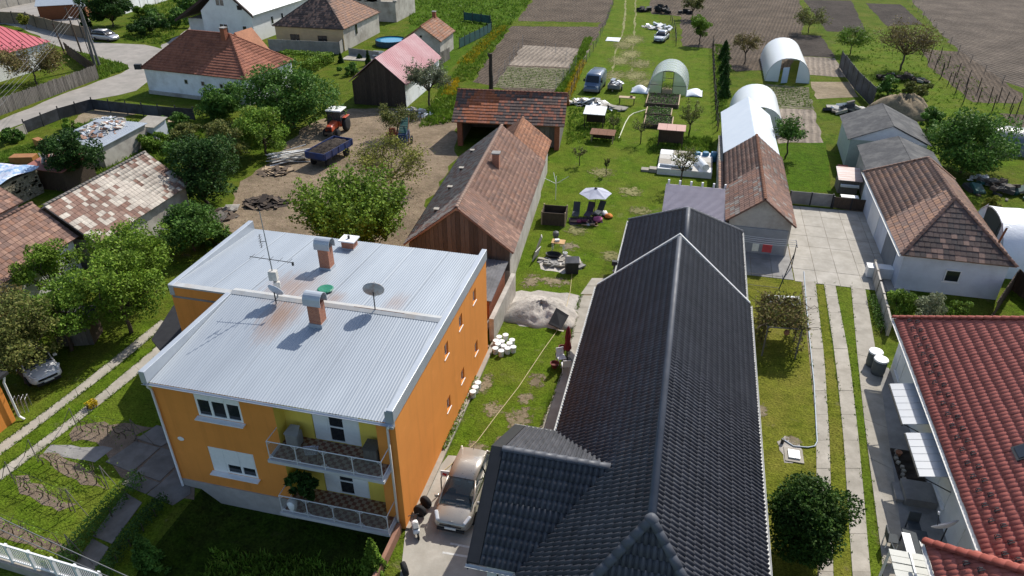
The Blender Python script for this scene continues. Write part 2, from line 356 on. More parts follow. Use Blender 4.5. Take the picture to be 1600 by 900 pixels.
# village road
sheet('road', [(-60, 232), (0, 206), (95, 170), (147, 156), (185, 148), (212, 142), (240, 122), (254, 78), (226, 70), (190, 68), (150, 66), (143, 50), (140, 22), (95, 4), (10, -5), (-80, 25), (30, 42), (100, 77), (150, 87), (196, 101), (203, 108), (155, 127), (90, 151), (0, 187), (-60, 205)], .012, asphalt, 2, .3, seed=29)
sheet('track', [(250, 82), (254, 70), (283, 53), (300, 40), (306, 44), (290, 58), (262, 84)], .010, asphalt, 1, .2, seed=30)
# wheel tracks on the grass lane
s_track = soil_mat('worn_track', (.25, .235, .11), (.17, .17, .07), green=.4)
for a in (-1, 1):
    L = [(985+a*7, -15), (985+a*8, 20), (982+a*9, 50), (975+a*13, 80), (972+a*15, 112)]
    sheet('wheel_track', [(x-1.2, y) for x, y in L] + [(x+1.4, y) for x, y in reversed(L)], .012, s_track, 1.2, .15, seed=33+a)

# ---------------------------------------------------------------- slabs
def slab_strip(parent, left, right, n_len, mat, z0=.02, th=.08, gap=.02, jit=.01, name='slab'):
    """rows of cast slabs between two poly-lines of ground points (near to far)"""
    L = [at(*p) for p in left]; Rr = [at(*p) for p in right]
    def pts(P, s):
        d = [0]
        for i in range(1, len(P)): d.append(d[-1] + (P[i]-P[i-1]).length)
        x = s * d[-1]
        for i in range(1, len(P)):
            if x <= d[i] + 1e-6: return P[i-1].lerp(P[i], (x-d[i-1]) / (d[i]-d[i-1]))
        return P[-1]
    tot = sum((L[i]-L[i-1]).length for i in range(1, len(L)))
    n = max(1, round(tot / n_len))
    for i in range(n):
        g = gap / tot
        a, b = (i + g*n*.5/n) / n, (i + 1 - gap*n/tot) / n
        q = [pts(L, a), pts(Rr, a), pts(Rr, b), pts(L, b)]
        dz = rnd.uniform(-jit, jit)
        MB().prism([(p.x, p.y, z0-th+dz) for p in q], (0, 0, th)).build(name, mat, parent)
def base_struct(name, pts, mat, z=.008, amp=.05, seed=1): return sheet(name, pts, z, mat, 1, amp, seed=seed)
drv = base_struct('driveway', [(1252, 440), (1276, 675), (1278, 1000), (1305, 1000), (1296, 675), (1274, 440)], s_bare, .010, 0)
slab_strip(drv, [(1281, 960), (1279, 897), (1276, 760), (1275, 672), (1268, 560), (1254, 440)], [(1305, 960), (1302, 897), (1298, 760), (1295, 672), (1288, 560), (1274, 440)], 2.1, concrete, .03)
slab_strip(drv, [(1336, 960), (1332, 897), (1324, 780), (1317, 672), (1305, 560), (1287, 440)], [(1364, 960), (1360, 897), (1350, 780), (1340, 672), (1327, 560), (1304, 440)], 2.1, concrete, .03)
slab_strip(drv, [(1383, 960), (1381, 897), (1366, 780), (1352, 672), (1340, 560), (1329, 440)], [(1420, 1000), (1415, 897), (1402, 780), (1386, 672), (1375, 590), (1350, 440)], 3.0, concrete, .028)
sheet('worn_strip', [(1274, 445), (1296, 675), (1304, 960), (1334, 960), (1317, 675), (1287, 445)], .006, g_yellow, 1, .02, seed=31)
sheet('worn_strip', [(1304, 445), (1340, 675), (1364, 960), (1382, 960), (1352, 675), (1329, 445)], .006, g_lawn, 1, .02, seed=32)
yard = base_struct('concrete_yard', [(1158, 415), (1160, 385), (1232, 385), (1236, 326), (1350, 328), (1405, 400), (1400, 445), (1256, 444), (1240, 420)], s_bare, .010, .05, 33)
def slab_grid(parent, x0, x1, y0, y1, nx, ny, mat, z0=.03, jit=.008):
    for i in range(nx):
        for j in range(ny):
            a = x0 + (x1-x0)*i/nx; b = x0 + (x1-x0)*(i+1)/nx - .025; c = y0 + (y1-y0)*j/ny; d = y0 + (y1-y0)*(j+1)/ny - .025
            dz = rnd.uniform(-jit, jit)
            MB().b6(a, b, c, d, z0-.08+dz, z0+dz).build('slab', mat, parent)
slab_grid(yard, 9.0, 16.6, 47.5, 60.8, 5, 7, concrete_b)
slab_grid(yard, 4.6, 8.95, 47.6, 52.9, 3, 2, concrete_d)
# narrow path beside the dark roofed house, its apron and the parking bay
pth = base_struct('side_path', [(912, 460), (934, 455), (905, 560), (872, 680), (838, 680), (872, 600)], s_bare, .010, .03, 34)
slab_strip(pth, [(832, 700), (845, 672), (885, 560), (907, 462)], [(868, 705), (876, 672), (912, 560), (938, 462)], 1.6, concrete, .035, gap=.015)
slab_strip(pth, [(907, 460), (925, 435)], [(938, 460), (945, 435)], 1.2, concrete, .03)
park = base_struct('parking_bay', [(688, 728), (700, 712), (768, 715), (760, 1000), (612, 1000), (628, 880), (634, 824)], concrete_b, .012, .03, 35)
sheet('parking_line', [(704, 848), (745, 856), (744, 859), (703, 851)], .018, M('line_paint', (.6, .6, .58), (.45, .45, .43), 6, .8), .2, 0, kind='structure')
sheet('parking_line', [(692, 862), (762, 874), (761, 877), (691, 865)], .018, MATS['line_paint'], .2, 0, kind='structure')
# left driveway: two cast strips
ldr = base_struct('driveway', [(265, 500), (240, 545), (0, 748), (-60, 790), (-60, 735), (0, 690), (200, 540)], g_lawn, .008, .05, 36)
slab_strip(ldr, [(-80, 748), (0, 694), (100, 622), (190, 550), (252, 500)], [(-80, 770), (0, 712), (100, 636), (195, 563), (262, 505)], 2.4, concrete, .028)
slab_strip(ldr, [(-80, 792), (0, 735), (110, 655), (205, 575), (250, 537)], [(-80, 812), (0, 752), (110, 669), (215, 586), (258, 545)], 2.4, concrete, .028)
# paved court in front of the orange house
crt = base_struct('paved_court', [(150, 690), (215, 682), (300, 690), (305, 780), (235, 770), (190, 745)], s_vine, .010, .05, 37)
for q in ([(165, 722), (212, 690), (250, 700), (206, 738)], [(253, 700), (212, 739), (250, 752), (292, 712)], [(214, 686), (245, 665), (290, 675), (252, 698)], [(208, 741), (190, 757), (228, 772), (250, 755)], [(253, 754), (230, 773), (270, 790), (298, 772), (294, 715)], [(196, 770), (222, 786), (175, 850), (145, 838)], [(170, 856), (145, 842), (100, 905), (130, 920)]):
    MB().prism([(p.x, p.y, -.05) for p in [at(*t) for t in q]][::-1], (0, 0, .085)).build('slab', M('court_concrete', (.22, .205, .185), (.15, .14, .125), 1.4, .95, .4, 9, island=.08, c3=(.1, .095, .08), scale3=.9, amt3=.6), crt)
for q in ([(115, 668), (160, 660), (240, 668), (200, 690), (110, 690)], [(60, 712), (80, 724), (130, 755), (170, 765), (150, 745), (110, 720), (75, 706)], [(20, 745), (35, 768), (90, 800), (118, 790), (75, 768), (40, 745)], [(-20, 800), (-10, 830), (60, 855), (112, 872), (120, 862), (60, 838), (0, 812)]):
    sheet('vine_bed', q, .012, s_vine, .5, .15, seed=len(q))
sheet('paved_court', [(80, 694), (175, 700), (150, 722), (70, 708)], .011, concrete_d, .5, .1, seed=3)
sheet('house_apron', [(11.35, 20.5), (13.48, 20.5), (13.48, 38.2), (12.5, 38.2), (11.75, 33)], .014, concrete_d, 1, .06, px=False, seed=77)
# ---------------------------------------------------------------- building helpers
def wall_panel(mb, p0, u, Wd, H, holes=(), depth=.16, n=None):
    """upright wall face from p0 along u (unit), openings (u0,u1,z0,z1) with reveals going inwards"""
    p0 = Vector(p0); u = Vector(u).normalized(); up = Vector((0, 0, 1)); n = Vector(n) if n else u.cross(up)
    us = sorted({0, Wd, *[h[0] for h in holes], *[h[1] for h in holes]}); zs = sorted({0, H, *[h[2] for h in holes], *[h[3] for h in holes]})
    P = lambda a, z, d=0: p0 + u*a + up*z - n*d
    for i in range(len(us)-1):
        for j in range(len(zs)-1):
            cu, cz = (us[i]+us[i+1])/2, (zs[j]+zs[j+1])/2
            if any(h[0] < cu < h[1] and h[2] < cz < h[3] for h in holes): continue
            mb.quad(P(us[i], zs[j]), P(us[i+1], zs[j]), P(us[i+1], zs[j+1]), P(us[i], zs[j+1]))
    for a, b, c, d in holes:
        mb.quad(P(a, c), P(b, c), P(b, c, depth), P(a, c, depth)); mb.quad(P(a, d, depth), P(b, d, depth), P(b, d), P(a, d))
        mb.quad(P(a, c), P(a, c, depth), P(a, d, depth), P(a, d)); mb.quad(P(b, c, depth), P(b, c), P(b, d), P(b, d, depth))
    return mb
white_pvc = M('white_frame', (.78, .78, .77), (.72, .72, .71), 5, .45)
white_wall = M('white_plaster', (.8, .8, .78), (.74, .74, .72), 1.2, .9, .25, 18, c3=(.45, .43, .4), scale3=.35, amt3=.35)
win_glass = glass_mat('window_glass', (.018, .022, .026), .06)
zinc = M('zinc_sheet', (.42, .45, .48), (.36, .39, .43), 1.5, .42, .08, 3, metal=.25, spec=.5)
wood_dark = M('dark_wood', (.085, .06, .042), (.045, .033, .025), 3, .9, .5, 12, stretch=(6, 6, .8), island=.25)
wood_grey = M('grey_wood', (.2, .18, .155), (.12, .105, .09), 3, .95, .5, 14, stretch=(6, 6, .8), island=.3)
wood_light = M('pale_wood', (.45, .34, .22), (.34, .25, .16), 3, .85, .4, 14, stretch=(5, 5, .8), island=.2)
steel_dark = M('dark_steel', (.04, .04, .042), (.025, .025, .027), 6, .55)
rust = M('rusty_steel', (.2, .085, .04), (.11, .05, .03), 5, .8, .3, 20)
brick_m = M('red_brick', (.33, .115, .06), (.2, .07, .04), 8, .9, .5, 30)
def win(parent, p, u, w, h, depth=.12, n=None, bars=1, frame=.06, sill=.0, cross=0, shutter=0.0, mat=None, pane=None):
    """window: outer frame (part) > pane, bars in the frame, sill, roller shutter; p = lower-left corner on the wall face"""
    p = Vector(p); u = Vector(u).normalized(); up = Vector((0, 0, 1)); n = Vector(n).normalized() if n else u.cross(up)
    q = p - n*depth; mat = mat or white_pvc
    def bar(mb, a, b, c, d, dd=.06):
        c0 = q + u*a + up*c; mb.prism([c0, c0+u*(b-a), c0+u*(b-a)+up*(d-c), c0+up*(d-c)], n*dd)
    m = MB(); bar(m, 0, frame, 0, h); bar(m, w-frame, w, 0, h); bar(m, frame, w-frame, 0, frame); bar(m, frame, w-frame, h-frame, h)
    for k in range(1, bars+1): bar(m, w*k/(bars+1)-frame*.6, w*k/(bars+1)+frame*.6, frame, h-frame)
    if cross: bar(m, frame, w-frame, h*cross-frame/2, h*cross+frame/2, .055)
    f = m.build('window', mat, parent)
    for k in range(bars+1):
        a, b = w*k/(bars+1)+.03, w*(k+1)/(bars+1)-.03
        g = MB(); bar(g, a, b, .03, h-.03, .025); g.build('pane', pane or win_glass, f)
        if shutter:
            s = shutter[k] if isinstance(shutter, (list, tuple)) else shutter
            if s: g = MB(); bar(g, a+.01, b-.01, h*(1-s), h-.01, .075); g.build('shutter', white_pvc, f)
    if sill:
        g = MB(); c0 = p + u*(-.08) + n*(-depth) - up*.05; g.prism([c0, c0+u*(w+.16), c0+u*(w+.16)+n*(depth+sill)-up*.03, c0+n*(depth+sill)-up*.03], up*.045); g.build('sill', mat, f)
    return f
# roof tiles: a deck (part) that carries rows of tiles; the 300 largest in view are pieces of their own
def tile_profile(kind):
    if kind == 'double': return [(0, .0), (.1, .028), (.25, .04), (.4, .028), (.5, 0), (.6, .028), (.75, .04), (.9, .028), (1, 0)]
    if kind == 'single': return [(0, .0), (.16, .0), (.26, .05), (.45, .075), (.66, .07), (.84, .03), (1, 0)]
    if kind == 'low': return [(0, .0), (.12, .004), (.35, .02), (.6, .024), (.88, .012), (1, 0)]
    return [(0, .012), (.06, .0), (.5, .006), (.94, .0), (1, .012)]
def tile_roof(parent, slopes, tw, tl, mats, pick=None, kind='flat', n_ind=300, deck=None, lift=.035, name='roof', minpx=7, gapf=.985, sag=0.0):
    prof = tile_profile(kind); k = len(prof)
    tv = np.array([(s*gapf, 0, h+lift) for s, h in prof] + [(s*gapf, 1.06, h) for s, h in prof] + [(s*gapf, 0, -.01) for s, h in prof])
    tf = [(i, i+1, k+i+1, k+i) for i in range(k-1)] + [(2*k+i, 2*k+i+1, i+1, i) for i in range(k-1)]
    tv[:, 1] *= tl; tv[:, 2] += .012
    dk = MB(); tiles = []
    for O, U, V, poly in slopes:
        O = Vector(O); U = Vector(U).normalized(); V = Vector(V).normalized(); N = U.cross(V).normalized()
        if N.z < 0: raise ValueError('slope upside down')
        dk.prism([O + U*a + V*b - N*.09 for a, b in poly], N*.085)
        vmax = max(b for a, b in poly); nr = max(1, round(vmax / tl)); step = vmax / nr
        for r in range(nr):
            v = r*step; vm = v + step*.45; xs = []
            for i in range(len(poly)):
                (a0, b0), (a1, b1) = poly[i], poly[(i+1) % len(poly)]
                if (b0 <= vm < b1) or (b1 <= vm < b0): xs.append(a0 + (a1-a0)*(vm-b0)/(b1-b0))
            if len(xs) < 2: continue
            xa, xb = min(xs), max(xs); nt_ = max(1, round((xb-xa)/tw)); w = (xb-xa)/nt_
            for c in range(nt_):
                u = xa + c*w; p = O + U*u + V*v
                tiles.append((p, U, V, N, w, pick(u, v, p) if pick else rnd.randrange(len(mats))))
    dko = dk.build(name, deck or mats[0], parent)
    inv = wmat(parent).inverted(); order = []
    for i, t in enumerate(tiles):
        c = t[0]; px, py = proj(c)
        size = FPX*max(t[4], tl)/(c-CAMP).length
        if -20 < px < 1620 and -20 < py < 920 and size >= minpx: order.append((-size, i))
    order.sort(); ind = {i for _, i in order[:n_ind]}
    meshes = {}
    restv, restm = [], []
    for i, (p, U, V, N, w, mi) in enumerate(tiles):
        j = (rnd.uniform(-.006, .006), rnd.uniform(-.012, .012), rnd.uniform(-.004, .006))
        if i in ind:
            if mi not in meshes:
                b = MB(); b.add([(x*tw, y, z) for x, y, z in tv], tf); meshes[mi] = b.mesh('tile', mats[mi], kind != 'flat')
            o = bpy.data.objects.new('tile', meshes[mi]); link(o, dko)
            mt = Matrix(((U.x, V.x, N.x, 0), (U.y, V.y, N.y, 0), (U.z, V.z, N.z, 0), (0, 0, 0, 1)))
            o.matrix_local = inv @ Matrix.Translation(p + U*j[0] + V*j[1] + N*j[2]) @ mt @ Matrix.Diagonal((w/tw, 1, 1, 1))
        else:
            q = tv.copy(); q[:, 0] *= w
            q = q + np.array(j); Rm = np.array([U, V, N])
            restv.append(q @ Rm + np.array(p)); restm.append(mi)
    if restv:
        Vv = np.concatenate(restv); f = np.array(tf); F = np.concatenate([f + i*len(tv) for i in range(len(restv))])
        iv = np.array(inv); Vv = Vv @ iv[:3, :3].T + iv[:3, 3]
        me = np_mesh('roof_tiles', Vv, F, list(mats)); me.polygons.foreach_set('material_index', np.repeat(np.array(restm, dtype=np.int32), len(tf)))
        if kind != 'flat': me.polygons.foreach_set('use_smooth', np.ones(len(F), dtype=bool))
        o = plain('roof_tiles', me, dko); o['kind'] = 'stuff'
    return dko
def ridge_caps(parent, a, b, mat, r=.13, L=.38, flat=.7, n=8, tp=1.0):
    """overlapping half-round cap tiles along a ridge or hip; one mesh shared by all"""
    a, b = Vector(a), Vector(b); d = b-a; k = max(1, round(d.length/L)); L = d.length/k; d.normalize()
    s = d.cross(Vector((0, 0, 1))).normalized(); up = s.cross(d)
    m = MB(); secs = [[(y, r*sc*math.cos(math.pi*q/n), r*sc*flat*math.sin(math.pi*q/n)+.02+dz) for q in range(n+1)] for y, sc, dz in ((-.03, 1+.08*tp, .02*tp), (L, 1-.05*tp, 0))]
    secs.insert(0, [(x+.001, y*.9, z-.03) for x, y, z in secs[0]])
    m.loft(secs, caps=False, closed=False); me = m.mesh('ridge_tile', mat, True)
    inv = wmat(parent).inverted(); mt = Matrix(((d.x, s.x, up.x, 0), (d.y, s.y, up.y, 0), (d.z, s.z, up.z, 0), (0, 0, 0, 1)))
    for i in range(k):
        o = bpy.data.objects.new('ridge_tile', me); link(o, parent); o.matrix_local = inv @ Matrix.Translation(a + d*(i*L)) @ mt
def gable_slopes(x0, x1, y0, y1, ze, zr, axis='y', xr=None, oh=.0):
    """two slopes of a gable roof with its ridge along y (or x)"""
    if axis == 'y':
        xr = (x0+x1)/2 if xr is None else xr
        vl = Vector((xr-x0, 0, zr-ze)); vr = Vector((xr-x1, 0, zr-ze)); L = y1-y0
        return [((x0, y1, ze), (0, -1, 0), vl, [(0, 0), (L, 0), (L, vl.length), (0, vl.length)]),
                ((x1, y0, ze), (0, 1, 0), vr, [(0, 0), (L, 0), (L, vr.length), (0, vr.length)])]
    yr = (y0+y1)/2 if xr is None else xr
    vf = Vector((0, yr-y0, zr-ze)); vb = Vector((0, yr-y1, zr-ze)); L = x1-x0
    return [((x0, y0, ze), (1, 0, 0), vf, [(0, 0), (L, 0), (L, vf.length), (0, vf.length)]),
            ((x1, y1, ze), (-1, 0, 0), vb, [(0, 0), (L, 0), (L, vb.length), (0, vb.length)])]
def rot_slopes(sl, c, a):
    m = Matrix.Rotation(a, 3, 'Z'); c = Vector(c)
    return [(c + m @ (Vector(O)-c), m @ Vector(U), m @ Vector(V), p) for O, U, V, p in sl]
def hip_slopes(x0, x1, y0, y1, ze, zr, r0, r1, axis='y'):
    """hipped roof: ridge from r0 to r1 along the axis, at mid width"""
    if axis == 'y':
        xm = (x0+x1)/2; h = zr-ze; L = y1-y0; hw = (x1-x0)/2; s = math.hypot(hw, h)
        out = [((x0, y1, ze), (0, -1, 0), (hw, 0, h), [(0, 0), (L, 0), (y1-r0, s), (y1-r1, s)]),
               ((x1, y0, ze), (0, 1, 0), (-hw, 0, h), [(0, 0), (L, 0), (r1-y0, s), (r0-y0, s)])]
        a = math.hypot(r0-y0, h); b = math.hypot(y1-r1, h)
        out += [((x0, y0, ze), (1, 0, 0), (0, r0-y0, h), [(0, 0), (2*hw, 0), (hw, a)]), ((x1, y1, ze), (-1, 0, 0), (0, r1-y1, h), [(0, 0), (2*hw, 0), (hw, b)])]
        return out
    ym = (y0+y1)/2; h = zr-ze; L = x1-x0; hw = (y1-y0)/2; s = math.hypot(hw, h)
    out = [((x0, y0, ze), (1, 0, 0), (0, hw, h), [(0, 0), (L, 0), (r1-x0, s), (r0-x0, s)]), ((x1, y1, ze), (-1, 0, 0), (0, -hw, h), [(0, 0), (L, 0), (x1-r0, s), (x1-r1, s)])]
    a = math.hypot(r0-x0, h); b = math.hypot(x1-r1, h)
    out += [((x0, y1, ze), (0, -1, 0), (r0-x0, 0, h), [(0, 0), (2*hw, 0), (hw, a)]), ((x1, y0, ze), (0, 1, 0), (r1-x1, 0, h), [(0, 0), (2*hw, 0), (hw, b)])]
    return out
def gutter(parent, a, b, mat, r=.075, name='gutter', n=6):
    a, b = Vector(a), Vector(b); d = (b-a).normalized(); s = d.cross(Vector((0, 0, 1)))
    m = MB(); secs = []
    for p in (a, b):
        o = [p + s*(r*math.cos(math.pi+math.pi*i/n)) + Vector((0, 0, r*math.sin(math.pi+math.pi*i/n))) for i in range(n+1)]
        secs.append(o + [q + (p-q)*.14 for q in reversed(o)])
    m.loft(secs); return m.build(name, mat, parent)

# ---------------------------------------------------------------- orange two-storey house
OX0, OX1, OXB, OF, OM, OB = -21.2, -9.85, -24.6, 20.4, 26.7, 34.2
def render_mat(name, c, streak):
    m, nt, b = new_mat(name); n = pos_noise(nt, .5, 6, .65); col = ramp(nt, n.outputs[0], [(.3, c), (.7, [x*.9 for x in c])]).outputs[0]
    s_ = pos_noise(nt, 1.0, 6, .7, (2.2, 2.2, .12)); col = mix(nt, ramp(nt, s_.outputs[0], [(.5, 0.0), (.75, streak)]).outputs[0], col, [x*.62 for x in c])
    p_ = pos_noise(nt, .9, 7, .75); col = mix(nt, ramp(nt, p_.outputs[0], [(.58, 0.0), (.72, streak*.8)]).outputs[0], col, [min(1, x*1.12+.02) for x in c])
    nt.links.new(col, b.inputs['Base Color']); b.inputs['Roughness'].default_value = .92; b.inputs['Specular IOR Level'].default_value = .2; bump(nt, b, pos_noise(nt, 40, 4, .7).outputs[0], .2, .02); return m
orange = render_mat('orange_render', (.74, .28, .06), .45)
yellow = render_mat('yellow_render', (.78, .59, .11), .3)
plinth = M('plinth_render', (.42, .38, .35), (.34, .31, .28), 2, .95, .3, 20)
oh = thing('orange_house', 'two-storey orange rendered house with a pale corrugated metal roof and two balconies', 'house', ((OX0+OX1)/2, (OF+OB)/2, 0))
ZP = -.8
m = MB()
# side wall facing the lawn, with six small square openings and four vents
sw = [(y-.27-OF, y+.27-OF, z-.38, z+.38) for y, z in ((31.8, 5.45), (29.3, 5.42), (26.95, 5.3), (31.85, 2.0), (29.25, 2.0), (26.85, 2.02))]
wall_panel(m, (OX1, OF, .0), (0, 1, 0), OB-OF, 7.0, sw, .2)
RX0, RX1, RD, ZU, ZL = -15.35, -10.7, .7, 3.85, .65     # recess behind the balconies
wins = [(-19.15-OX0, -16.95-OX0, 4.75, 6.12), (-19.2-OX0, -16.9-OX0, 1.42, 2.92)]
wall_panel(m, (OX0, OF, .35), (1, 0, 0), RX0-OX0, 6.05, [(a, b, c-.35, d-.35) for a, b, c, d in wins], .14)
wall_panel(m, (RX1, OF, ZP), (1, 0, 0), OX1-RX1, 6.4-ZP)
m.quad((OX0, OM, ZP), (OX0, OF, ZP), (OX0, OF, 6.4), (OX0, OM, 6.9)); m.quad((OXB, OM, ZP), (OX0, OM, ZP), (OX0, OM, 7), (OXB, OM, 7))
m.quad((OXB, OB, ZP), (OXB, OM, ZP), (OXB, OM, 7), (OXB, OB, 7)); m.quad((OX1, OB, ZP), (OXB, OB, ZP), (OXB, OB, 6.4), (OX1, OB, 6.4))
wl = m.build('wall', orange, oh)
m = MB(); m.b6(OX0-.04, RX0, OF-.05, OF+.1, ZP, .45); m.b6(RX0, RX1, OF-.02, OF+.3, ZP, ZL-.2); m.build('plinth', plinth, oh)
# yellow recess
m = MB(); yb = OF+RD
wall_panel(m, (RX0, yb, ZL), (1, 0, 0), RX1-RX0, 6.38-ZL, [(1.35, 3.55, .0, 1.95), (1.3, 3.5, ZU-ZL, ZU-ZL+2.05)], .12)
m.quad((RX0, OF, ZL), (RX0, yb, ZL), (RX0, yb, 6.38), (RX0, OF, 6.38)); m.quad((RX1, yb, ZL), (RX1, OF, ZL), (RX1, OF, 6.38), (RX1, yb, 6.38))
m.quad((RX0, yb, 6.37), (RX1, yb, 6.37), (RX1, OF, 6.37), (RX0, OF, 6.37)); m.build('recess_wall', yellow, oh)
# windows in the front and slot windows in the side
win(oh, (-19.15, OF, 4.75), (1, 0, 0), 2.2, 1.37, .07, bars=2, frame=.1, sill=.25, shutter=.3)
win(oh, (-19.2, OF, 1.42), (1, 0, 0), 2.3, 1.5, .07, bars=2, frame=.1, sill=.25, shutter=[1.0, .62, .62])
for y0, y1, z0, z1 in sw: win(oh, (OX1, OF+y0, z0), (0, 1, 0), .54, .76, .16, bars=0, frame=.05, sill=.03)
for y in (30.6, 28.2, 25.9, 23.8): MB().b6(OX1, OX1+.04, y-.07, y+.07, 6.38, 6.56).build('wall_vent', white_pvc, oh)
for z, dx in ((ZL, 1.35), (ZU, 1.3)):
    f = win(oh, (RX0+dx+.02, yb, z+.02), (1, 0, 0), 2.16, 1.9 if z == ZL else 2.0, .1, bars=2, frame=.07, cross=.42, shutter=[1.0, 0, 1.0])
MB().lathe([(.02, -.02), (.16, -.015), (.17, .0), (.16, .015), (.02, .02)], (-20.5, OF-.02, 3.1), 14, 'Y', (1, .7)).build('house_plaque', white_pvc, oh)
# balconies
checker, nt, b = new_mat('checker_tiles')
g = nn(nt, 'ShaderNodeNewGeometry'); mp = nn(nt, 'ShaderNodeMapping'); mp.inputs['Rotation'].default_value = (0, 0, 0)
ck = nn(nt, 'ShaderNodeTexChecker'); ck.inputs['Scale'].default_value = 5.2
for s_, c in ((1, (.16, .055, .03)), (2, (.3, .22, .15))): ck.inputs[s_].default_value = (*c, 1)
nt.links.new(g.outputs['Position'], mp.inputs[0]); nt.links.new(mp.outputs[0], ck.inputs[0]); nt.links.new(ck.outputs[0], b.inputs['Base Color']); b.inputs['Roughness'].default_value = .6
rail_m = M('rail_paint', (.66, .66, .66), (.55, .55, .55), 5, .5)
pane_t = glass_mat('rail_glass', (.16, .17, .17), .08, .22)
for z, x0, x1 in ((ZU, -15.45, -10.15), (ZL, -15.45, -10.2)):
    yf = OF-.95
    bl = MB().b6(x0, x1, yf, OF-.003, z-.16, z).build('balcony', M('slab_render', (.5, .5, .5), (.42, .42, .42), 3, .9, .1), oh)
    MB().b6(RX0, RX1, OF-.002, yb, z-.16, z).build('floor_slab', MATS['slab_render'], oh)
    MB().b6(x0+.14, x1-.14, yf+.14, OF-.01, z+.004, z+.02).build('floor_tiles', checker, bl); MB().b6(RX0+.01, RX1-.01, OF, yb-.01, z+.004, z+.02).build('floor_tiles', checker, bl)
    r = MB(); a, c = x0+.08, x1-.08; yy = yf+.08
    for k in range(5):
        x = a+(c-a)*k/4; r.cyl((x, yy, z), (x, yy, z+1.0), .022, n=6)
    for zz in (.12, 1.0):
        r.cyl((a, yy, z+zz), (c, yy, z+zz), .022, n=6); r.cyl((a, yy, z+zz), (a, OF, z+zz), .02, n=6); r.cyl((c, yy, z+zz), (c, OF, z+zz), .02, n=6)
    for k in range(4):
        xa, xb = a+(c-a)*k/4, a+(c-a)*(k+1)/4
        for x, sx in ((xa+.03, 1), (xb-.03, -1)):
            for zz, sz in ((.14, 1), (.98, -1)):
                r.tube([(x+sx*.02, yy, z+zz+sz*.15), (x+sx*.05, yy, z+zz+sz*.11), (x+sx*.02, yy, z+zz+sz*.05), (x+sx*.09, yy, z+zz+sz*.06), (x+sx*.15, yy, z+zz+sz*.015)], .011, 5)
    rl = r.build('railing', rail_m, bl)
    for k in range(4):
        xa, xb = a+(c-a)*k/4, a+(c-a)*(k+1)/4; MB().b6(xa+.03, xb-.03, yy+.025, yy+.033, z+.15, z+.96).build('pane', pane_t, rl)
# corrugated roof: two slopes, ridge flashing, raised side parapets
def metal_mat():
    m, nt, b = new_mat('corrugated_metal'); n = pos_noise(nt, .5, 6, .6, (1.6, .25, 1)); c = ramp(nt, n.outputs[0], [(.3, (.33, .365, .40)), (.7, (.26, .29, .325))]).outputs[0]
    g = nn(nt, 'ShaderNodeNewGeometry')
    for ctr, sc, amt in (((-17.7, 25.6, 7), (1.0, .45, 1), .75), ((-18.4, 28.2, 7), (.6, .5, 1), .6), ((-15.8, 27.6, 7), (1.6, 1.2, 1), .5), ((-12.7, 27.9, 7), (1.6, .8, 1), .4)):
        v = nn(nt, 'ShaderNodeVectorMath', operation='SUBTRACT'); v.inputs[1].default_value = ctr; nt.links.new(g.outputs['Position'], v.inputs[0])
        v2 = nn(nt, 'ShaderNodeVectorMath', operation='MULTIPLY'); v2.inputs[1].default_value = sc; nt.links.new(v.outputs[0], v2.inputs[0])
        l = nn(nt, 'ShaderNodeVectorMath', operation='LENGTH'); nt.links.new(v2.outputs[0], l.inputs[0])
        ns = pos_noise(nt, 1.6, 6, .7, (3.0, .35, 1)); a = nn(nt, 'ShaderNodeMath', operation='MULTIPLY_ADD'); a.inputs[1].default_value = 1.6; nt.links.new(ns.outputs[0], a.inputs[0]); nt.links.new(l.outputs[1], a.inputs[2])
        f = ramp(nt, a.outputs[0], [(.55, amt), (1.0, 0.0)]); f.color_ramp.elements[1].position = 1.0
        mr = nn(nt, 'ShaderNodeMapRange'); mr.inputs[1].default_value = 1.0; mr.inputs[2].default_value = 1.9; mr.inputs[3].default_value = amt; mr.inputs[4].default_value = 0; nt.links.new(a.outputs[0], mr.inputs[0])
        c = mix(nt, mr.outputs[0], c, (.24, .13, .07))
    nt.links.new(c, b.inputs['Base Color']); b.inputs['Roughness'].default_value = .5; b.inputs['Metallic'].default_value = .15; b.inputs['Specular IOR Level'].default_value = .4; return m
corr_m = metal_mat()
def corrugated(x0, x1, ya, za, yb_, zb, period=.13, amp=.009, segs=4):
    n = int((x1-x0)/period*segs); xs = np.linspace(x0, x1, n+1); h = amp*np.cos(np.arange(n+1)*2*math.pi/segs)
    v = [(x, ya, za+dz) for x, dz in zip(xs, h)] + [(x, yb_, zb+dz) for x, dz in zip(xs, h)]
    return v, [(i, i+1, n+1+i+1, n+1+i) for i in range(n)]
sheets_f = 9; 
for k in range(6):
    a = OX0+.2 + (OX1-.25-OX0-.2)*k/6; b2 = OX0+.2 + (OX1-.25-OX0-.2)*(k+1)/6 + .05
    MB().add(*corrugated(a, b2, OF-.22, 6.42+.004*(k % 2), OM+.05, 7.0+.004*(k % 2))).build('roof_sheet', corr_m, oh, smooth=True)
for k in range(7):
    a = OXB+.22 + (OX1-.25-OXB-.22)*k/7; b2 = OXB+.22 + (OX1-.25-OXB-.22)*(k+1)/7 + .05
    MB().add(*corrugated(a, b2, OM+.32, 7.0+.004*(k % 2), OB+.25, 6.48+.004*(k % 2))).build('roof_sheet', corr_m, oh, smooth=True)
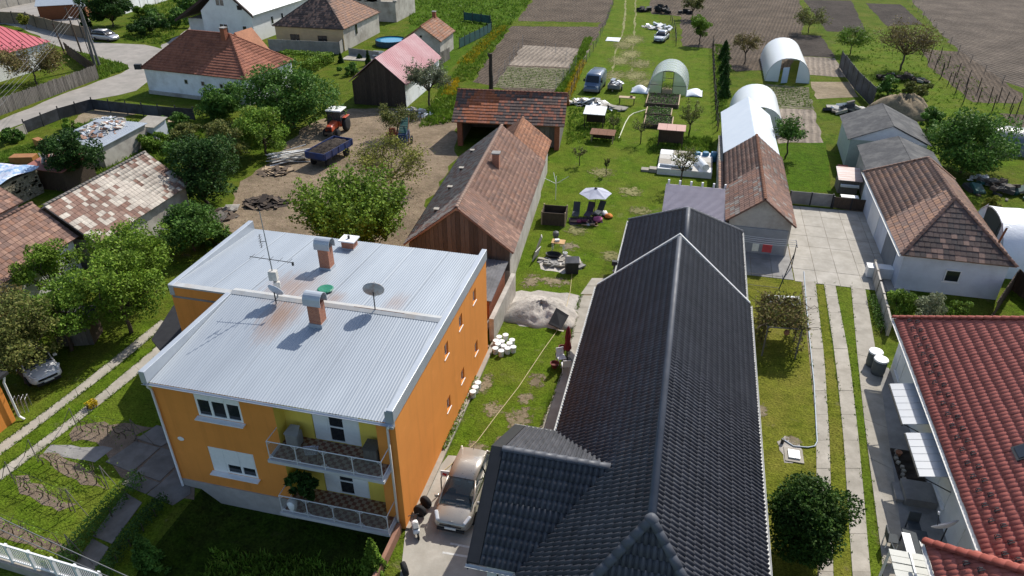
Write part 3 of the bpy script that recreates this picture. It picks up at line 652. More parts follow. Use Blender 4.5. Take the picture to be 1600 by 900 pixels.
m = MB(); m.prism([(OX0+.15, OM-.02, 7.02), (OX0+.15, OM+.2, 7.12), (OX0+.15, OM+.5, 7.05), (OX0+.15, OM+.5, 6.9), (OX0+.15, OM, 6.9)], (OX1-.2-OX0-.15, 0, 0)); m.b6(OXB, OX0+.12, OM-.06, OM+.3, 6.95, 7.04); m.build('ridge_flashing', M('pale_flashing', (.42, .43, .43), (.34, .34, .33), 2, .6, c3=(.4, .3, .2), scale3=.8, amt3=.4), oh)
m = MB(); m.b6(OXB+.1, OX0, OM-.03, OB, 6.3, 6.4); m.b6(OX0+.05, OX1-.1, OF+.03, OB-.05, 6.3, 6.395); m.build('roof_deck', concrete_d, oh)
for x, ya, yb_, sgn in ((OX1-.28, OF-.2, OB+.02, 1), (OX0-.1, OF-.35, OM+.02, -1), (OXB-.05, OM-.02, OB+.2, -1)):
    m = MB(); m.b6(x+(.06 if sgn > 0 else 0), x+(.34 if sgn > 0 else .28), ya, yb_, 6.42, 7.05); m.build('parapet', zinc, oh, bevel=.015)
m = MB(); m.b6(OX1-.3, OX1+.01, OF-.22, OF+.0, 6.1, 7.0); m.build('parapet_end', zinc, oh)
gutter(oh, (OX0-.1, OF-.32, 6.4), (OX1+.05, OF-.32, 6.4), zinc, .08)
m = MB(); m.tube([(OX0+.1, OF-.32, 6.34), (OX0+.05, OF-.25, 6.15), (OX0+.05, OF-.1, 5.9), (OX0+.05, OF-.1, ZP+.12), (OX0-.05, OF-.3, ZP+.04)], .055, 8); m.build('downpipe', white_pvc, oh, smooth=True)
m = MB(); m.tube([(OX1-.12, OF-.32, 6.34), (OX1-.2, OF-.25, 6.15), (OX1-.3, OF-.1, 5.95), (OX1-.3, OF-.1, ZP+.12)], .055, 8); m.build('downpipe', white_pvc, oh, smooth=True)
def hood_chimney(x, y, z0, h, hood=True, w=.6, d=.55):
    c = MB().b6(x-w/2, x+w/2, y-d/2, y+d/2, z0-.3, z0+h).build('chimney', chim_m, oh)
    MB().b6(x-w/2-.04, x+w/2+.04, y-d/2-.04, y+d/2+.04, z0-.3, z0+.12).build('flashing', zinc, c)
    if hood:
        m = MB(); n = 10; r = .36; secs = []
        for xx in (x-.44, x+.44):
            o = [(xx, y+r*math.cos(math.pi*i/n), z0+h+.2+r*math.sin(math.pi*i/n)) for i in range(n+1)]; o = [(xx, y+r, z0+h-.02)] + o + [(xx, y-r, z0+h-.02)]
            secs.append(o + [(xx, y+(a-y)*.93, zz-.02) for _, a, zz in reversed(o)])
        m.loft(secs); m.build('chimney_hood', zinc, c, smooth=False)
        MB().b6(x-.14, x+.14, y-.14, y+.14, z0+h, z0+h+.12).build('flue', steel_dark, c)
    else:
        MB().b6(x-w/2-.12, x+w/2+.12, y-d/2-.12, y+d/2+.12, z0+h, z0+h+.07).build('chimney_cap', white_pvc, c); MB().cyl((x, y, z0+h+.07), (x, y, z0+h+.25), .07).build('flue', steel_dark, c)
chim_m, nt, b = new_mat('chimney_brick')
g = nn(nt, 'ShaderNodeNewGeometry'); bk = nn(nt, 'ShaderNodeTexBrick'); bk.inputs['Scale'].default_value = 4.5; bk.inputs[1].default_value = (.42, .15, .07, 1); bk.inputs[2].default_value = (.3, .09, .045, 1); bk.inputs[3].default_value = (.3, .26, .22, 1); bk.inputs['Mortar Size'].default_value = .02
mp = nn(nt, 'ShaderNodeMapping'); mp.inputs['Rotation'].default_value = (R(90), 0, 0); ad = nn(nt, 'ShaderNodeVectorMath', operation='DOT_PRODUCT'); ad.inputs[1].default_value = (1, 1, 0); cb = nn(nt, 'ShaderNodeCombineXYZ'); sp = nn(nt, 'ShaderNodeSeparateXYZ')
nt.links.new(g.outputs['Position'], ad.inputs[0]); nt.links.new(g.outputs['Position'], sp.inputs[0]); nt.links.new(ad.outputs['Value'], cb.inputs[0]); nt.links.new(sp.outputs[2], cb.inputs[1]); nt.links.new(cb.outputs[0], bk.inputs[0]); nt.links.new(bk.outputs[0], b.inputs['Base Color']); b.inputs['Roughness'].default_value = .9
hood_chimney(-17.75, 30.7, 6.75, 1.25); hood_chimney(-15.6, 25.4, 6.95, 1.15); hood_chimney(-17.75, 33.5, 6.5, .55, False, .72, .6)
# roof furniture: each its own thing
def dish(name, label, base, r, az, tilt, mat, pole=.9, stay=None):
    t = thing(name, label, 'satellite dish', base)
    MB().cyl((0, 0, 0), (0, 0, pole), .03, n=8).build('pole', steel_dark, t, True)
    d = Matrix.Rotation(az, 4, 'Z') @ Matrix.Rotation(tilt, 4, 'X')
    m = MB(); m.lathe([(.02, 0), (r*.5, .03*r/.4), (r*.85, .09*r/.4), (r, .13*r/.4), (r*.99, .15*r/.4), (r*.85, .105*r/.4), (r*.5, .045*r/.4), (.02, .015)], n=20)
    m.v = [tuple(d @ Vector(v) + Vector((0, 0, pole))) for v in m.v]; o = m.build('dish', mat, t, True, smooth=True)
    a = d @ Vector((0, -r*.95, .1)) + Vector((0, 0, pole)); e = d @ Vector((0, -r*.2, r*1.05)) + Vector((0, 0, pole))
    MB().cyl(a, e, .015, n=6).build('arm', steel_dark, t, True); m = MB(); m.cyl(e, e + (e-a).normalized()*.14, .045, n=8); m.build('receiver', white_pvc, t, True)
    if stay: MB().tube(stay, .025, 6).build('foot_rail', rust, t, True)
    return t
antp = (-18.5, 26.85, 7.08)
t = thing('antenna_mast', 'tall grey antenna mast with two aerials on the corrugated roof ridge', 'antenna', antp)
MB().cyl((0, 0, 0), (-.15, .1, 4.6), .035, .02, 8).build('mast', M('galvanised', (.34, .35, .35), (.26, .27, .27), 5, .5, metal=.4), t, True)
m = MB(); m.cyl((-1.1, 0, 2.15), (1.1, .1, 2.05), .018, n=6)
for k in range(5): m.cyl((-1.0+.5*k, -.22, 2.15), (-1.0+.5*k, .28, 2.15), .01, n=5)
m.box((1.1, .1, 1.98), (.08, .08, .18)); m.build('aerial', steel_dark, t, True)
m = MB(); m.cyl((-.45, .05, 3.0), (-.12, .08, 3.05), .014, n=5)
for k in range(6): m.cyl((-.38, -.1, 2.75+.12*k), (-.38, .2, 2.75+.12*k), .01, n=5)
m.box((-.38, .05, 3.05), (.02, .02, .75)); m.build('aerial', steel_dark, t, True)
MB().box((-.02, 0, 1.25), (.4, .3, .5), .2).build('mast_box', M('pale_box', (.55, .53, .48), (.46, .44, .4), 4, .6), t, True, bevel=.02)
MB().box((.12, -.05, .75), (.3, .2, .35), .5).build('mast_box', MATS['pale_box'], t, True, bevel=.02)
dish('satellite_dish', 'small pale satellite dish at the foot of the tall antenna mast', (-18.35, 26.4, 7.0), .42, R(170), R(62), M('pale_dish', (.5, .54, .6), (.44, .48, .54), 4, .45), .65)
dish('satellite_dish', 'rust-stained satellite dish on the roof ridge right of the brick chimney', (-13.35, 26.9, 7.08), .52, R(195), R(68), M('rusty_dish', (.42, .42, .42), (.33, .32, .3), 3, .6, c3=(.25, .1, .04), scale3=1.6, amt3=.9), 1.0, [(-1.1, 0, .02), (1.5, 0, .02)])
tag(MB().lathe([(.05, .0), (.38, .0), (.42, .05), (.36, .09), (.1, .06)], (-16.6, 28.2, 7.0), 14).build('hose_coil', M('green_hose', (.03, .22, .13), (.02, .15, .09), 9, .5)), 'coil of green hose lying on the corrugated roof', 'hose')
# lean-to roof at the back left of the house
t = thing('lean_to', 'black flat porch roof against the left side of the orange house', 'porch', (-23.8, 25.2, 0))
m = MB(); m.prism([at(237, 532, 2.7), at(272, 478, 3.1), (-21.3, 26.6, 3.3), (-21.3, 23.0, 3.0)], (0, 0, .08)); m.build('roof', M('black_felt', (.03, .03, .032), (.02, .02, .022), 2, .9, .2), t)
for q in ((-24.6, 24.2), (-24.9, 26.0)): MB().cyl((q[0], q[1], 0), (q[0], q[1], 2.75), .05, n=8).build('post', wood_dark, t)
for q in ((-22.3, 25.2), (-21.7, 26.0)): MB().cyl((q[0], q[1], 3.0), (q[0], q[1], 4.6), .035, n=8).build('vent_pipe', white_pvc, t)
# ---------------------------------------------------------------- house with the dark glazed tile roof
def glazed(name, c, r=.34):
    m, nt, b = new_mat(name); b.inputs['Specular IOR Level'].default_value = .28
    nd = pos_noise(nt, .7, 6, .7); nt.links.new(ramp(nt, nd.outputs[0], [(.35, c), (.72, [x*1.35+.004 for x in c])]).outputs[0], b.inputs['Base Color'])
    n = pos_noise(nt, 2.2, 4); rr = ramp(nt, n.outputs[0], [(.35, r-.06), (.7, r+.14)]); nt.links.new(rr.outputs[0], b.inputs['Roughness']); return m
dark_t = [glazed('dark_tile_a', (.050, .052, .060), .5), glazed('dark_tile_b', (.057, .059, .067), .54), glazed('dark_tile_c', (.045, .047, .054), .48)]
cap_m = glazed('dark_cap', (.075, .08, .092), .5)
DL, DR, DX, ZE, ZR, DB, DF = -3.92, 5.05, .57, 3.1, 7.0, 38.3, 12.6
dh = thing('dark_roofed_house', 'long house under a black glazed tile roof with white gutters', 'house', (.57, 28, 0))
m = MB()
for x0, x1, y0, y1 in ((-3.4, 4.5, 13.2, 37.9), (-2.5, 4.35, 37.9, 47.5), (-5.3, -3.4, 17.6, 24.2)): m.b6(x0, x1, y0, y1, 0, 3.02)
m.prism([(-3.4, 37.85, 3.0), (4.5, 37.85, 3.0), (DX, 37.85, 6.75)], (0, .1, 0)); m.prism([(-5.3, 17.6, 3), (-5.3, 24.2, 3), (-5.3, 20.8, 5.3)], (.1, 0, 0)); m.build('wall', white_wall, dh)
hw, hh = DX-DL, ZR-ZE; s = math.hypot(hw, hh); hr = DR-DX; s2 = math.hypot(hr, hh); Lm = DB-DF; rf = 17.2
sl = [((DL, DB, ZE), (0, -1, 0), (hw, 0, hh), [(0, 0), (Lm, 0), (DB-rf, s), (0, s)]),
      ((DR, DF, ZE), (0, 1, 0), (-hr, 0, hh), [(0, 0), (Lm, 0), (Lm, s2), (rf-DF, s2)]),
      ((DL, DF, ZE), (1, 0, 0), (0, rf-DF, hh), [(0, 0), (DR-DL, 0), (hw, math.hypot(rf-DF, hh))])]
WY0, WY1, WYR, WZ, WX = 17.05, 24.8, 20.75, 5.5, -5.45
xv = DX-(ZR-WZ)*hw/hh; s3 = math.hypot(WYR-WY0, WZ-ZE); s4 = math.hypot(WY1-WYR, WZ-ZE)
sl += [((WX, WY0, ZE), (1, 0, 0), (0, WYR-WY0, WZ-ZE), [(0, 0), (DL-WX, 0), (xv-WX, s3), (0, s3)]),
       ((DL, WY1, ZE), (-1, 0, 0), (0, WYR-WY1, WZ-ZE), [(0, 0), (DL-WX, 0), (DL-WX, s4), (DL-xv, s4)])]
RL, RR, RZ, RXm, RB, RE = -2.95, 4.85, 6.45, .95, 48.1, 43.6; q = math.hypot(RXm-RL, RZ-ZE)
sl += [((RL, RB, ZE), (0, -1, 0), (RXm-RL, 0, RZ-ZE), [(0, 0), (RB-DB-.02, 0), (RB-DB-.02, q), (RB-RE, q)]),
       ((RR, DB+.02, ZE), (0, 1, 0), (RXm-RR, 0, RZ-ZE), [(0, 0), (RB-DB-.02, 0), (RE-DB-.02, q), (0, q)]),
       ((RR, RB, ZE), (-1, 0, 0), (0, RE-RB, RZ-ZE), [(0, 0), (RR-RL, 0), (RR-RXm, math.hypot(RB-RE, RZ-ZE))])]
rf_o = tile_roof(dh, sl, .215, .40, dark_t, kind='single', deck=M('roof_felt', (.02, .02, .022), (.015, .015, .016), 3, .95), lift=.05)
for a, b, r, L_ in (((DX, rf, ZR), (DX, DB, ZR), .15, 30.0), ((DL, DF, ZE), (DX, rf, ZR), .17, .42), ((DR, DF, ZE), (DX, rf, ZR), .17, .42), ((xv, WYR, WZ), (WX, WYR, WZ), .16, .42), ((RXm, DB+.1, RZ), (RXm, RE, RZ), .15, 30.0), ((RR, RB, ZE), (RXm, RE, RZ), .15, .42), ((RL, RB, ZE), (RXm, RE, RZ), .15, .42)):
    ridge_caps(rf_o, Vector(a)+Vector((0, 0, .03)), Vector(b)+Vector((0, 0, .03)), cap_m, r, L_, .75, tp=1.0 if L_ < 1 else .1)
m = MB(); m.lathe([(.02, .26), (.16, .2), (.24, .08), (.25, -.08)], (DX, rf, ZR-.02), 12); m.build('ridge_end_cap', cap_m, rf_o, smooth=True)
# verges, gutters and the dark boards of the side wing
trim = M('white_trim', (.6, .6, .58), (.52, .52, .5), 4, .6)
for xa in (DL-.05, DR+.05):
    m = MB(); m.prism([(xa, DB, ZE-.03), (DX, DB, ZR+.06), (DX, DB, ZR+.24), (xa, DB, ZE+.14)], (0, .16, 0)); m.build('barge_board', trim, dh)
for a, b in (((DL-.1, DF, ZE-.02), (DL-.1, WY0, ZE-.02)), ((DL-.1, WY1+.1, ZE-.02), (DL-.1, DB, ZE-.02)), ((DR+.1, DF, ZE-.02), (DR+.1, DB, ZE-.02)), ((RL-.1, DB+.2, ZE-.02), (RL-.1, RB, ZE-.02)), ((RR+.1, DB+.1, ZE-.02), (RR+.1, RB, ZE-.02)), ((WX-.5, WY0-.1, ZE-.04), (DL-.1, WY0-.1, ZE-.04)), ((WX-.5, WY1+.1, ZE-.02), (DL-.1, WY1+.1, ZE-.02)), ((RL, RB+.1, ZE-.02), (RR, RB+.1, ZE-.02))):
    gutter(dh, a, b, trim, .085)
m = MB(); vb = M('verge_metal', (.022, .023, .026), (.016, .017, .019), 3, .5)
for y0, y1 in ((WY0-.03, WYR), (WY1+.03, WYR)):
    m.prism([(WX-.42, y0, ZE+.02), (WX+.02, y0, ZE+.02), (WX+.02, y1, WZ+.03), (WX-.42, y1, WZ+.03)], (0, 0, .09)); m.prism([(WX-.46, y0, ZE-.35), (WX-.46, y1, WZ-.3), (WX-.46, y1, WZ+.12), (WX-.46, y0, ZE+.11)], (.05, 0, 0))
m.build('verge_board', vb, dh)
m = MB()
for a, b in (((DL, WY0, ZE), (xv, WYR, WZ)), ((DL, WY1, ZE), (xv, WYR, WZ))):
    a, b = Vector(a), Vector(b); w = Vector((.13, 0, .06)); m.prism([a-w, a+w, b+w, b-w], (0, 0, .055))
m.build('valley_lining', vb, dh)
win(dh, (-3.4, 33.0, .9), (0, -1, 0), 1.4, 1.3, .05, bars=1); win(dh, (-3.4, 28.5, .9), (0, -1, 0), 1.4, 1.3, .05, bars=1)
win(dh, (4.5, 16.0, .9), (0, 1, 0), 1.4, 1.3, .05, bars=1); win(dh, (4.5, 22.0, .9), (0, 1, 0), 1.4, 1.3, .05, bars=1); win(dh, (4.5, 30.0, .9), (0, 1, 0), 1.4, 1.3, .05, bars=1)
win(dh, (-4.9, 17.6, .05), (1, 0, 0), 1.3, 2.1, .04, bars=0, mat=steel_dark)
m = MB(); m.tube([(RL-.1, 41.2, 3.0), (RL-.35, 41.2, 2.7), (RL+.35, 41.2, 2.3), (RL+.4, 41.2, .1)], .05, 8); m.build('downpipe', trim, dh)
m = MB(); m.box((RL-.3, 41.5, 3.1), (.35, .25, .3)); m.cyl((RL-.3, 41.4, 2.2), (RL-.3, 41.4, 3.1), .06); m.build('wall_lamp', steel_dark, dh)

# ---------------------------------------------------------------- red roofed house at the right
red_t = [M('red_tile_a', (.40, .115, .086), (.35, .10, .075), 3, .6, spec=.35), M('red_tile_b', (.375, .106, .08), (.33, .092, .07), 3, .62, spec=.35), M('red_tile_c', (.425, .124, .093), (.38, .11, .083), 3, .6, spec=.35)]
EX, EY, EZ, PK = 13.0, 38.6, 3.2, .785
rh = thing('red_roofed_house', 'white house under a brick red tile roof with rows of snow guards', 'house', (19, 28, 0))
m = MB(); m.b6(13.5, 26.5, 8, 38.1, 0, 3.15); m.b6(11.5, 13.6, 8, 21.6, 0, 3.15); m.build('wall', white_wall, rh)
run = 7.0; rise = run*PK; s = math.hypot(run, rise); k = math.hypot(1, PK)
sl = [((EX, EY, EZ), (0, -1, 0), (1, 0, PK), [(0, 0), (EY-8, 0), (EY-8, s), (run, s)]),
      ((EX+2*run, EY, EZ), (-1, 0, 0), (0, -1, PK), [(0, 0), (2*run, 0), (run, s)]),
      ((EX+2*run, 8, EZ), (0, 1, 0), (-1, 0, PK), [(0, 0), (EY-8, 0), (EY-8-run, s), (0, s)])]
WXr, WYr = 11.0, 22.0
sl += [((WXr, WYr, EZ), (0, -1, 0), (1, 0, PK), [(0, 0), (14, 0), (14, 5*k), (5, 5*k)]),
       ((WXr+7, WYr, EZ), (-1, 0, 0), (0, -1, PK), [(5.2, 0), (7, 0), (3, 4*k), (1.2, 4*k)])]
ro = tile_roof(rh, sl, .24, .42, red_t, kind='low', deck=M('red_deck', (.06, .02, .015), (.05, .018, .013), 3, .9), lift=.035)
cap_r = M('red_cap', (.34, .085, .06), (.29, .07, .05), 3, .55)
ridge_caps(ro, (EX, EY, EZ+.04), (EX+run, EY-run, EZ+rise+.04), cap_r, .16, .42); ridge_caps(ro, (WXr, WYr, EZ+.05), (WXr+4.5, WYr-4.5, EZ+4.5*PK+.05), cap_r, .19, .42); ridge_caps(ro, (EX+run, EY-run, EZ+rise+.04), (EX+run, 10, EZ+rise+.04), cap_r, .17, .42)
sg = MB()
for x in (-.06, .06): sg.tube([(0, x, .0), (.02, x, .12), (.1, x*.4, .17), (.2, x*.2, .13)], .018, 5)
sg.box((.1, 0, .03), (.26, .05, .02)); sgm = sg.mesh('snow_guard', steel_dark); inv = wmat(rh).inverted()
for i in range(22):
    for v, dy in ((.45, 0), (.72, -.38)):
        o = bpy.data.objects.new('snow_guard', sgm); link(o, ro); o.matrix_local = inv @ Matrix.Translation((EX+v, 37.65-.8*i+dy, EZ+v*PK+.07)) @ Matrix.Rotation(-math.atan(PK), 4, 'Y')
for i in range(8):
    for v, dy in ((.8, 0), (1.1, -.4)):
        o = bpy.data.objects.new('snow_guard', sgm); link(o, ro); o.matrix_local = inv @ Matrix.Translation((WXr+v, 20.6-.8*i+dy, EZ+v*PK+.07)) @ Matrix.Rotation(-math.atan(PK), 4, 'Y')
gutter(rh, (EX-.1, WYr+.1, EZ-.02), (EX-.1, EY+.1, EZ-.02), trim, .08); gutter(rh, (WXr-.1, 8, EZ-.02), (WXr-.1, WYr+.1, EZ-.02), trim, .08); gutter(rh, (EX-.1, EY+.1, EZ-.02), (EX+2*run, EY+.1, EZ-.02), trim, .08)
m = MB(); x, y = 15.3, 26.2; z = EZ+(x-EX)*PK; m.box((x, y, z+.08), (1.1, .8, .12), 0, 0, -math.atan(PK)); sk = m.build('skylight', steel_dark, rh); MB().box((x-.02, y, z+.15), (.9, .64, .03), 0, 0, -math.atan(PK)).build('pane', win_glass, sk)
win(rh, (13.5, 37.3, .6), (0, -1, 0), 1.1, 1.3, .03, bars=0, sill=.08, frame=.08); win(rh, (13.5, 28.1, .7), (0, -1, 0), 1.4, 1.2, .03, bars=0, sill=.12, frame=.08); win(rh, (13.5, 24.6, .7), (0, -1, 0), 1.4, 1.3, .03, bars=0, frame=.08, pane=M('green_blind', (.2, .26, .22), (.15, .2, .17), 5, .6))
poly_m = glass_mat('canopy_plastic', (.5, .52, .54), .3, .8)
for y0, y1 in ((30.1, 33.3), (26.6, 29.5)):
    t = thing('entrance_canopy', 'pale ribbed plastic canopy on the white wall, ' + ('the farther of two' if y0 > 30 else 'the nearer of two'), 'canopy', (12.8, (y0+y1)/2, 0), 0, 'canopies over the side doors')
    n = 6
    for i in range(n):
        a = y0+(y1-y0)*i/n; b = y0+(y1-y0)*(i+1)/n-.03; MB().prism([(12.0, a, 2.4), (13.48, a, 2.72), (13.48, b, 2.72), (12.0, b, 2.4)], (0, 0, .03)).build('panel', poly_m, t)
    m = MB(); m.b6(11.97, 12.02, y0, y1, 2.3, 2.38)
    for y in (y0+.1, y1-.1): m.cyl((12.05, y, 2.36), (13.48, y, 1.7), .025, n=6); m.cyl((12.0, y, 2.35), (13.48, y, 2.66), .025, n=6)
    m.build('bracket', steel_dark, t)
# ---------------------------------------------------------------- the other houses and sheds
def clay(pre, cols, rough=.85):
    return [M(f'{pre}_{i}', c, [x*.72 for x in c], 6, rough, .3, 25, c3=[x*.5 for x in c], scale3=.55, amt3=.65) for i, c in enumerate(cols)]
clay_brown = clay('brown_tile', [(.25, .145, .108), (.22, .13, .10), (.275, .16, .12), (.2, .125, .10), (.29, .155, .105)])
clay_grey = clay('mossy_tile', [(.29, .25, .215), (.26, .23, .2), (.31, .27, .225), (.24, .195, .165)])
clay_orange = clay('orange_tile', [(.42, .19, .105), (.36, .165, .095), (.46, .22, .125), (.30, .15, .095)])
clay_red = clay('red_brown_tile', [(.33, .125, .075), (.30, .112, .068), (.35, .138, .084), (.27, .105, .068)])
clay_mix = clay('mixed_tile', [(.36, .215, .155), (.33, .20, .15), (.39, .235, .165), (.28, .185, .145), (.42, .235, .15)])
clay_dark = clay('dark_old_tile', [(.125, .09, .078), (.11, .083, .074), (.15, .10, .082), (.095, .077, .07)])
clay_cream = clay('cream_tile', [(.54, .475, .40), (.49, .43, .365), (.58, .52, .44)])
plaster_old = M('old_plaster', (.5, .465, .41), (.4, .365, .32), 1.5, .95, .4, 10, c3=(.22, .19, .16), scale3=.5, amt3=.7)
plaster_white = M('lime_white', (.8, .81, .81), (.73, .74, .74), 1.2, .95, .3, 12, c3=(.4, .38, .35), scale3=.45, amt3=.55)
plaster_beige = M('beige_plaster', (.5, .38, .22), (.43, .32, .18), 1.2, .95, .25, 12, c3=(.33, .26, .17), scale3=.5, amt3=.5)
plaster_blue = M('bluish_plaster', (.62, .66, .72), (.55, .59, .65), 1.4, .9, .25, 12, c3=(.36, .38, .42), scale3=.5, amt3=.4)
stone_m = M('rubble_stone', (.34, .3, .22), (.2, .175, .13), 5, .95, .9, 7, c3=(.14, .12, .09), scale3=1.5, amt3=.5)
felt_m = M('roofing_felt', (.085, .085, .087), (.055, .055, .057), 2.5, .95, .5, 8, c3=(.17, .165, .155), scale3=.8, amt3=.6)
asb = M('grey_sheet', (.2, .2, .205), (.13, .13, .135), 3, .9, .3, 12, c3=(.08, .08, .08), scale3=.8, amt3=.6)
def xf(t, p): return wmat(t) @ Vector(p)
def loc_slopes(t, sl):
    mt = wmat(t); r3 = mt.to_3x3(); return [(mt @ Vector(O), r3 @ Vector(U), r3 @ Vector(V), p) for O, U, V, p in sl]
def house(name, label, cat, c, rz, w, d, ze, zr, wall, tiles=None, tw=.24, tl=.33, axis='y', hip=None, ohang=.3, pick=None, gable=None, n_ind=300, xr=None, ridge=None, kind='flat', wh=None, sheet_mat=None, rib=0, lift=.03, minpx=7):
    t = thing(name, label, cat, (c[0], c[1], 0), rz); hw, hd = w/2-ohang, d/2-ohang; wh = wh or ze-.02
    m = MB(); m.b6(-hw, hw, -hd, hd, 0, wh); m.build('wall', wall, t, True)
    if hip is None:
        for e in (-1, 1):
            g = MB()
            if axis == 'y': y = -hd if e < 0 else hd-.1; g.prism([(-hw, y, wh), (hw, y, wh), (xr or 0, y, zr-.12)], (0, .1, 0))
            else: x = -hw if e < 0 else hw-.1; g.prism([(x, -hd, wh), (x, hd, wh), (x, 0, zr-.12)], (.1, 0, 0))
            g.build('gable', gable or wall, t, True)
        sl = gable_slopes(-w/2, w/2, -d/2, d/2, ze, zr, axis, xr)
    else: sl = hip_slopes(-w/2, w/2, -d/2, d/2, ze, zr, hip[0], hip[1], axis)
    sl = loc_slopes(t, sl)
    if tiles:
        ro = tile_roof(t, sl, tw, tl, tiles, pick, kind, n_ind, minpx=minpx, lift=lift)
        cm = ridge or tiles[0]
        if hip is None:
            a, b = ((xr or 0, -d/2, zr), (xr or 0, d/2, zr)) if axis == 'y' else ((-w/2, 0, zr), (w/2, 0, zr)); ridge_caps(ro, xf(t, a), xf(t, b), cm, .13, .36)
        else:
            a, b = ((0, hip[0], zr), (0, hip[1], zr)) if axis == 'y' else ((hip[0], 0, zr), (hip[1], 0, zr))
            if hip[1]-hip[0] > .3: ridge_caps(ro, xf(t, a), xf(t, b), cm, .13, .36)
            for sx in (-1, 1):
                for sy in (-1, 1):
                    e = (a if (sy if axis == 'y' else sx) < 0 else b); ridge_caps(ro, xf(t, (sx*w/2, sy*d/2, ze)), xf(t, e), cm, .12, .36)
    else:
        m = MB(); 
        for O, U, V, poly in sl:
            N = U.cross(V).normalized(); V = V.normalized(); m.prism([O+U*a+V*b for a, b in poly], N*.05)
        ro = m.build('roof', sheet_mat, t)
        if rib:
            for O, U, V, poly in sl:
                N = U.cross(V).normalized(); V = V.normalized(); L = max(a for a, b in poly); vm = max(b for a, b in poly); r = MB()
                for i in range(int(L/rib)+1):
                    p = O+U*min(i*rib, L-.03)+N*.05; r.prism([p, p+U*.03, p+U*.03+V*vm, p+V*vm], N*.035)
                r.build('roof_ribs', sheet_mat, ro)
    return t, ro
def planks(t, y, x0, x1, z0, zf, mat, w=.24, th=.05, name='board'):
    """upright boards on a gable facing -y; zf(x) gives the top"""
    n = max(1, int((x1-x0)/w)); w = (x1-x0)/n
    for i in range(n):
        a, b = x0+i*w+.008, x0+(i+1)*w-.008; za, zb = zf(a), zf(b)
        if min(za, zb) <= z0+.05: continue
        MB().prism([(a, y-th*rnd.uniform(.6, 1), z0), (b, y-th*rnd.uniform(.6, 1), z0), (b, y-th, zb), (a, y-th, za)], (0, th, 0)).build(name, mat, t, True)
def side_win(t, p, u, w, h, **k): return win(t, xf(t, p), wmat(t).to_3x3() @ Vector(u), w, h, **k)
def stack(t, ro, p, w, h, mat, cap=None):
    c = MB().b6(p[0]-w/2, p[0]+w/2, p[1]-w/2, p[1]+w/2, p[2]-.6, p[2]+h).build('chimney', mat, ro, True)
    MB().b6(p[0]-w/2-.06, p[0]+w/2+.06, p[1]-w/2-.06, p[1]+w/2+.06, p[2]+h, p[2]+h+.09).build('chimney_cap', cap or concrete_d, c, True)

# long tiled barn in the middle
def pick_barn(u, v, p): return rnd.choice([0, 0, 1, 2, 3, 4])
bt, br = house('long_barn', 'long brown tiled barn with a plank gable and small brick chimney', 'barn', (-14.35, 49.3), R(4.2), 7.6, 16.8, 3.1, 6.15, plaster_old, clay_mix[:1]+clay_brown+clay_grey[:2], .26, .34, pick=lambda u, v, p: (rnd.choice([6, 7, 6, 1, 2, 4, 7]) if p.x < -14.3-(p.y-49)*.073 else rnd.choice([1, 1, 3, 1, 0, 5, 4, 3])), ridge=M('mortared_cap', (.5, .34, .25), (.4, .26, .19), 6, .9))
planks(bt, -8.1, -3.5, 3.5, 1.6, lambda x: 6.0-abs(x)*.8-.12, M('gable_boards', (.135, .118, .098), (.085, .074, .06), 4, .9, .5, 14, stretch=(6, 6, .8), island=.3), .3)
stack(bt, br, (.9, 1.0, 5.5), .52, .95, chim_m)
for y in (-5.6, -1.6, 2.2, 6.2):
    v = MB().b6(-2.25, -1.95, y-.12, y+.12, 4.0, 4.6).build('roof_vent', steel_dark, br, True); MB().b6(-2.32, -1.88, y-.18, y+.18, 4.6, 4.66).build('vent_cap', concrete, v, True)
house('tiled_annex', 'small annex with a bright orange tile roof behind the long barn', 'annex', (-14.2, 60.6), R(4.2), 5.4, 5.4, 3.0, 5.1, plaster_old, clay_orange, .25, .33, ridge=clay_orange[2])
# open brick shed behind it
t = thing('brick_shed', 'open fronted brick shed with a dark red tile roof behind the barn', 'shed', (-17.5, 71.9, 0), R(6))
m = MB(); m.b6(-5.2, 5.2, 2.9, 3.2, 0, 2.6); m.b6(-5.2, -4.9, -3.0, 2.9, 0, 2.6); m.b6(4.9, 5.2, -3.0, 2.9, 0, 2.6); m.prism([(5.0, -3.2, 2.6), (5.0, 3.2, 2.6), (5.0, 0, 4.75)], (.1, 0, 0)); m.prism([(-5.1, -3.2, 2.6), (-5.1, 3.2, 2.6), (-5.1, 0, 4.75)], (.1, 0, 0)); m.build('wall', wood_grey, t, True)
for x in (-5.0, 0.1, 4.95): MB().b6(x-.25, x+.25, -3.25, -2.75, 0, 2.6).build('pillar', brick_m, t, True)
for i in range(7): MB().b6(1.2+i*.5, 1.66+i*.5, -2.7, -2.64, .1, 2.5).build('board', wood_grey, t, True)
def pick_bs(u, v, p):
    q = (p.x+20.3)**2/3.2 + (p.z-3.6)**2/1.5
    return rnd.choice([1, 1, 2]) if q < 1 else rnd.choice([3, 4, 5, 3, 0])
ro = tile_roof(t, loc_slopes(t, gable_slopes(-5.7, 5.7, -3.7, 3.7, 2.65, 4.9, 'x')), .3, .4, [clay_red[0], clay('fresh_tile', [(.36, .12, .055)])[0], clay_red[2], clay_dark[0], clay_dark[2], clay_red[3]], pick_bs, n_ind=300, minpx=5, lift=.05); ridge_caps(ro, xf(t, (-5.7, 0, 4.9)), xf(t, (5.7, 0, 4.9)), clay_red[3], .13, .4)
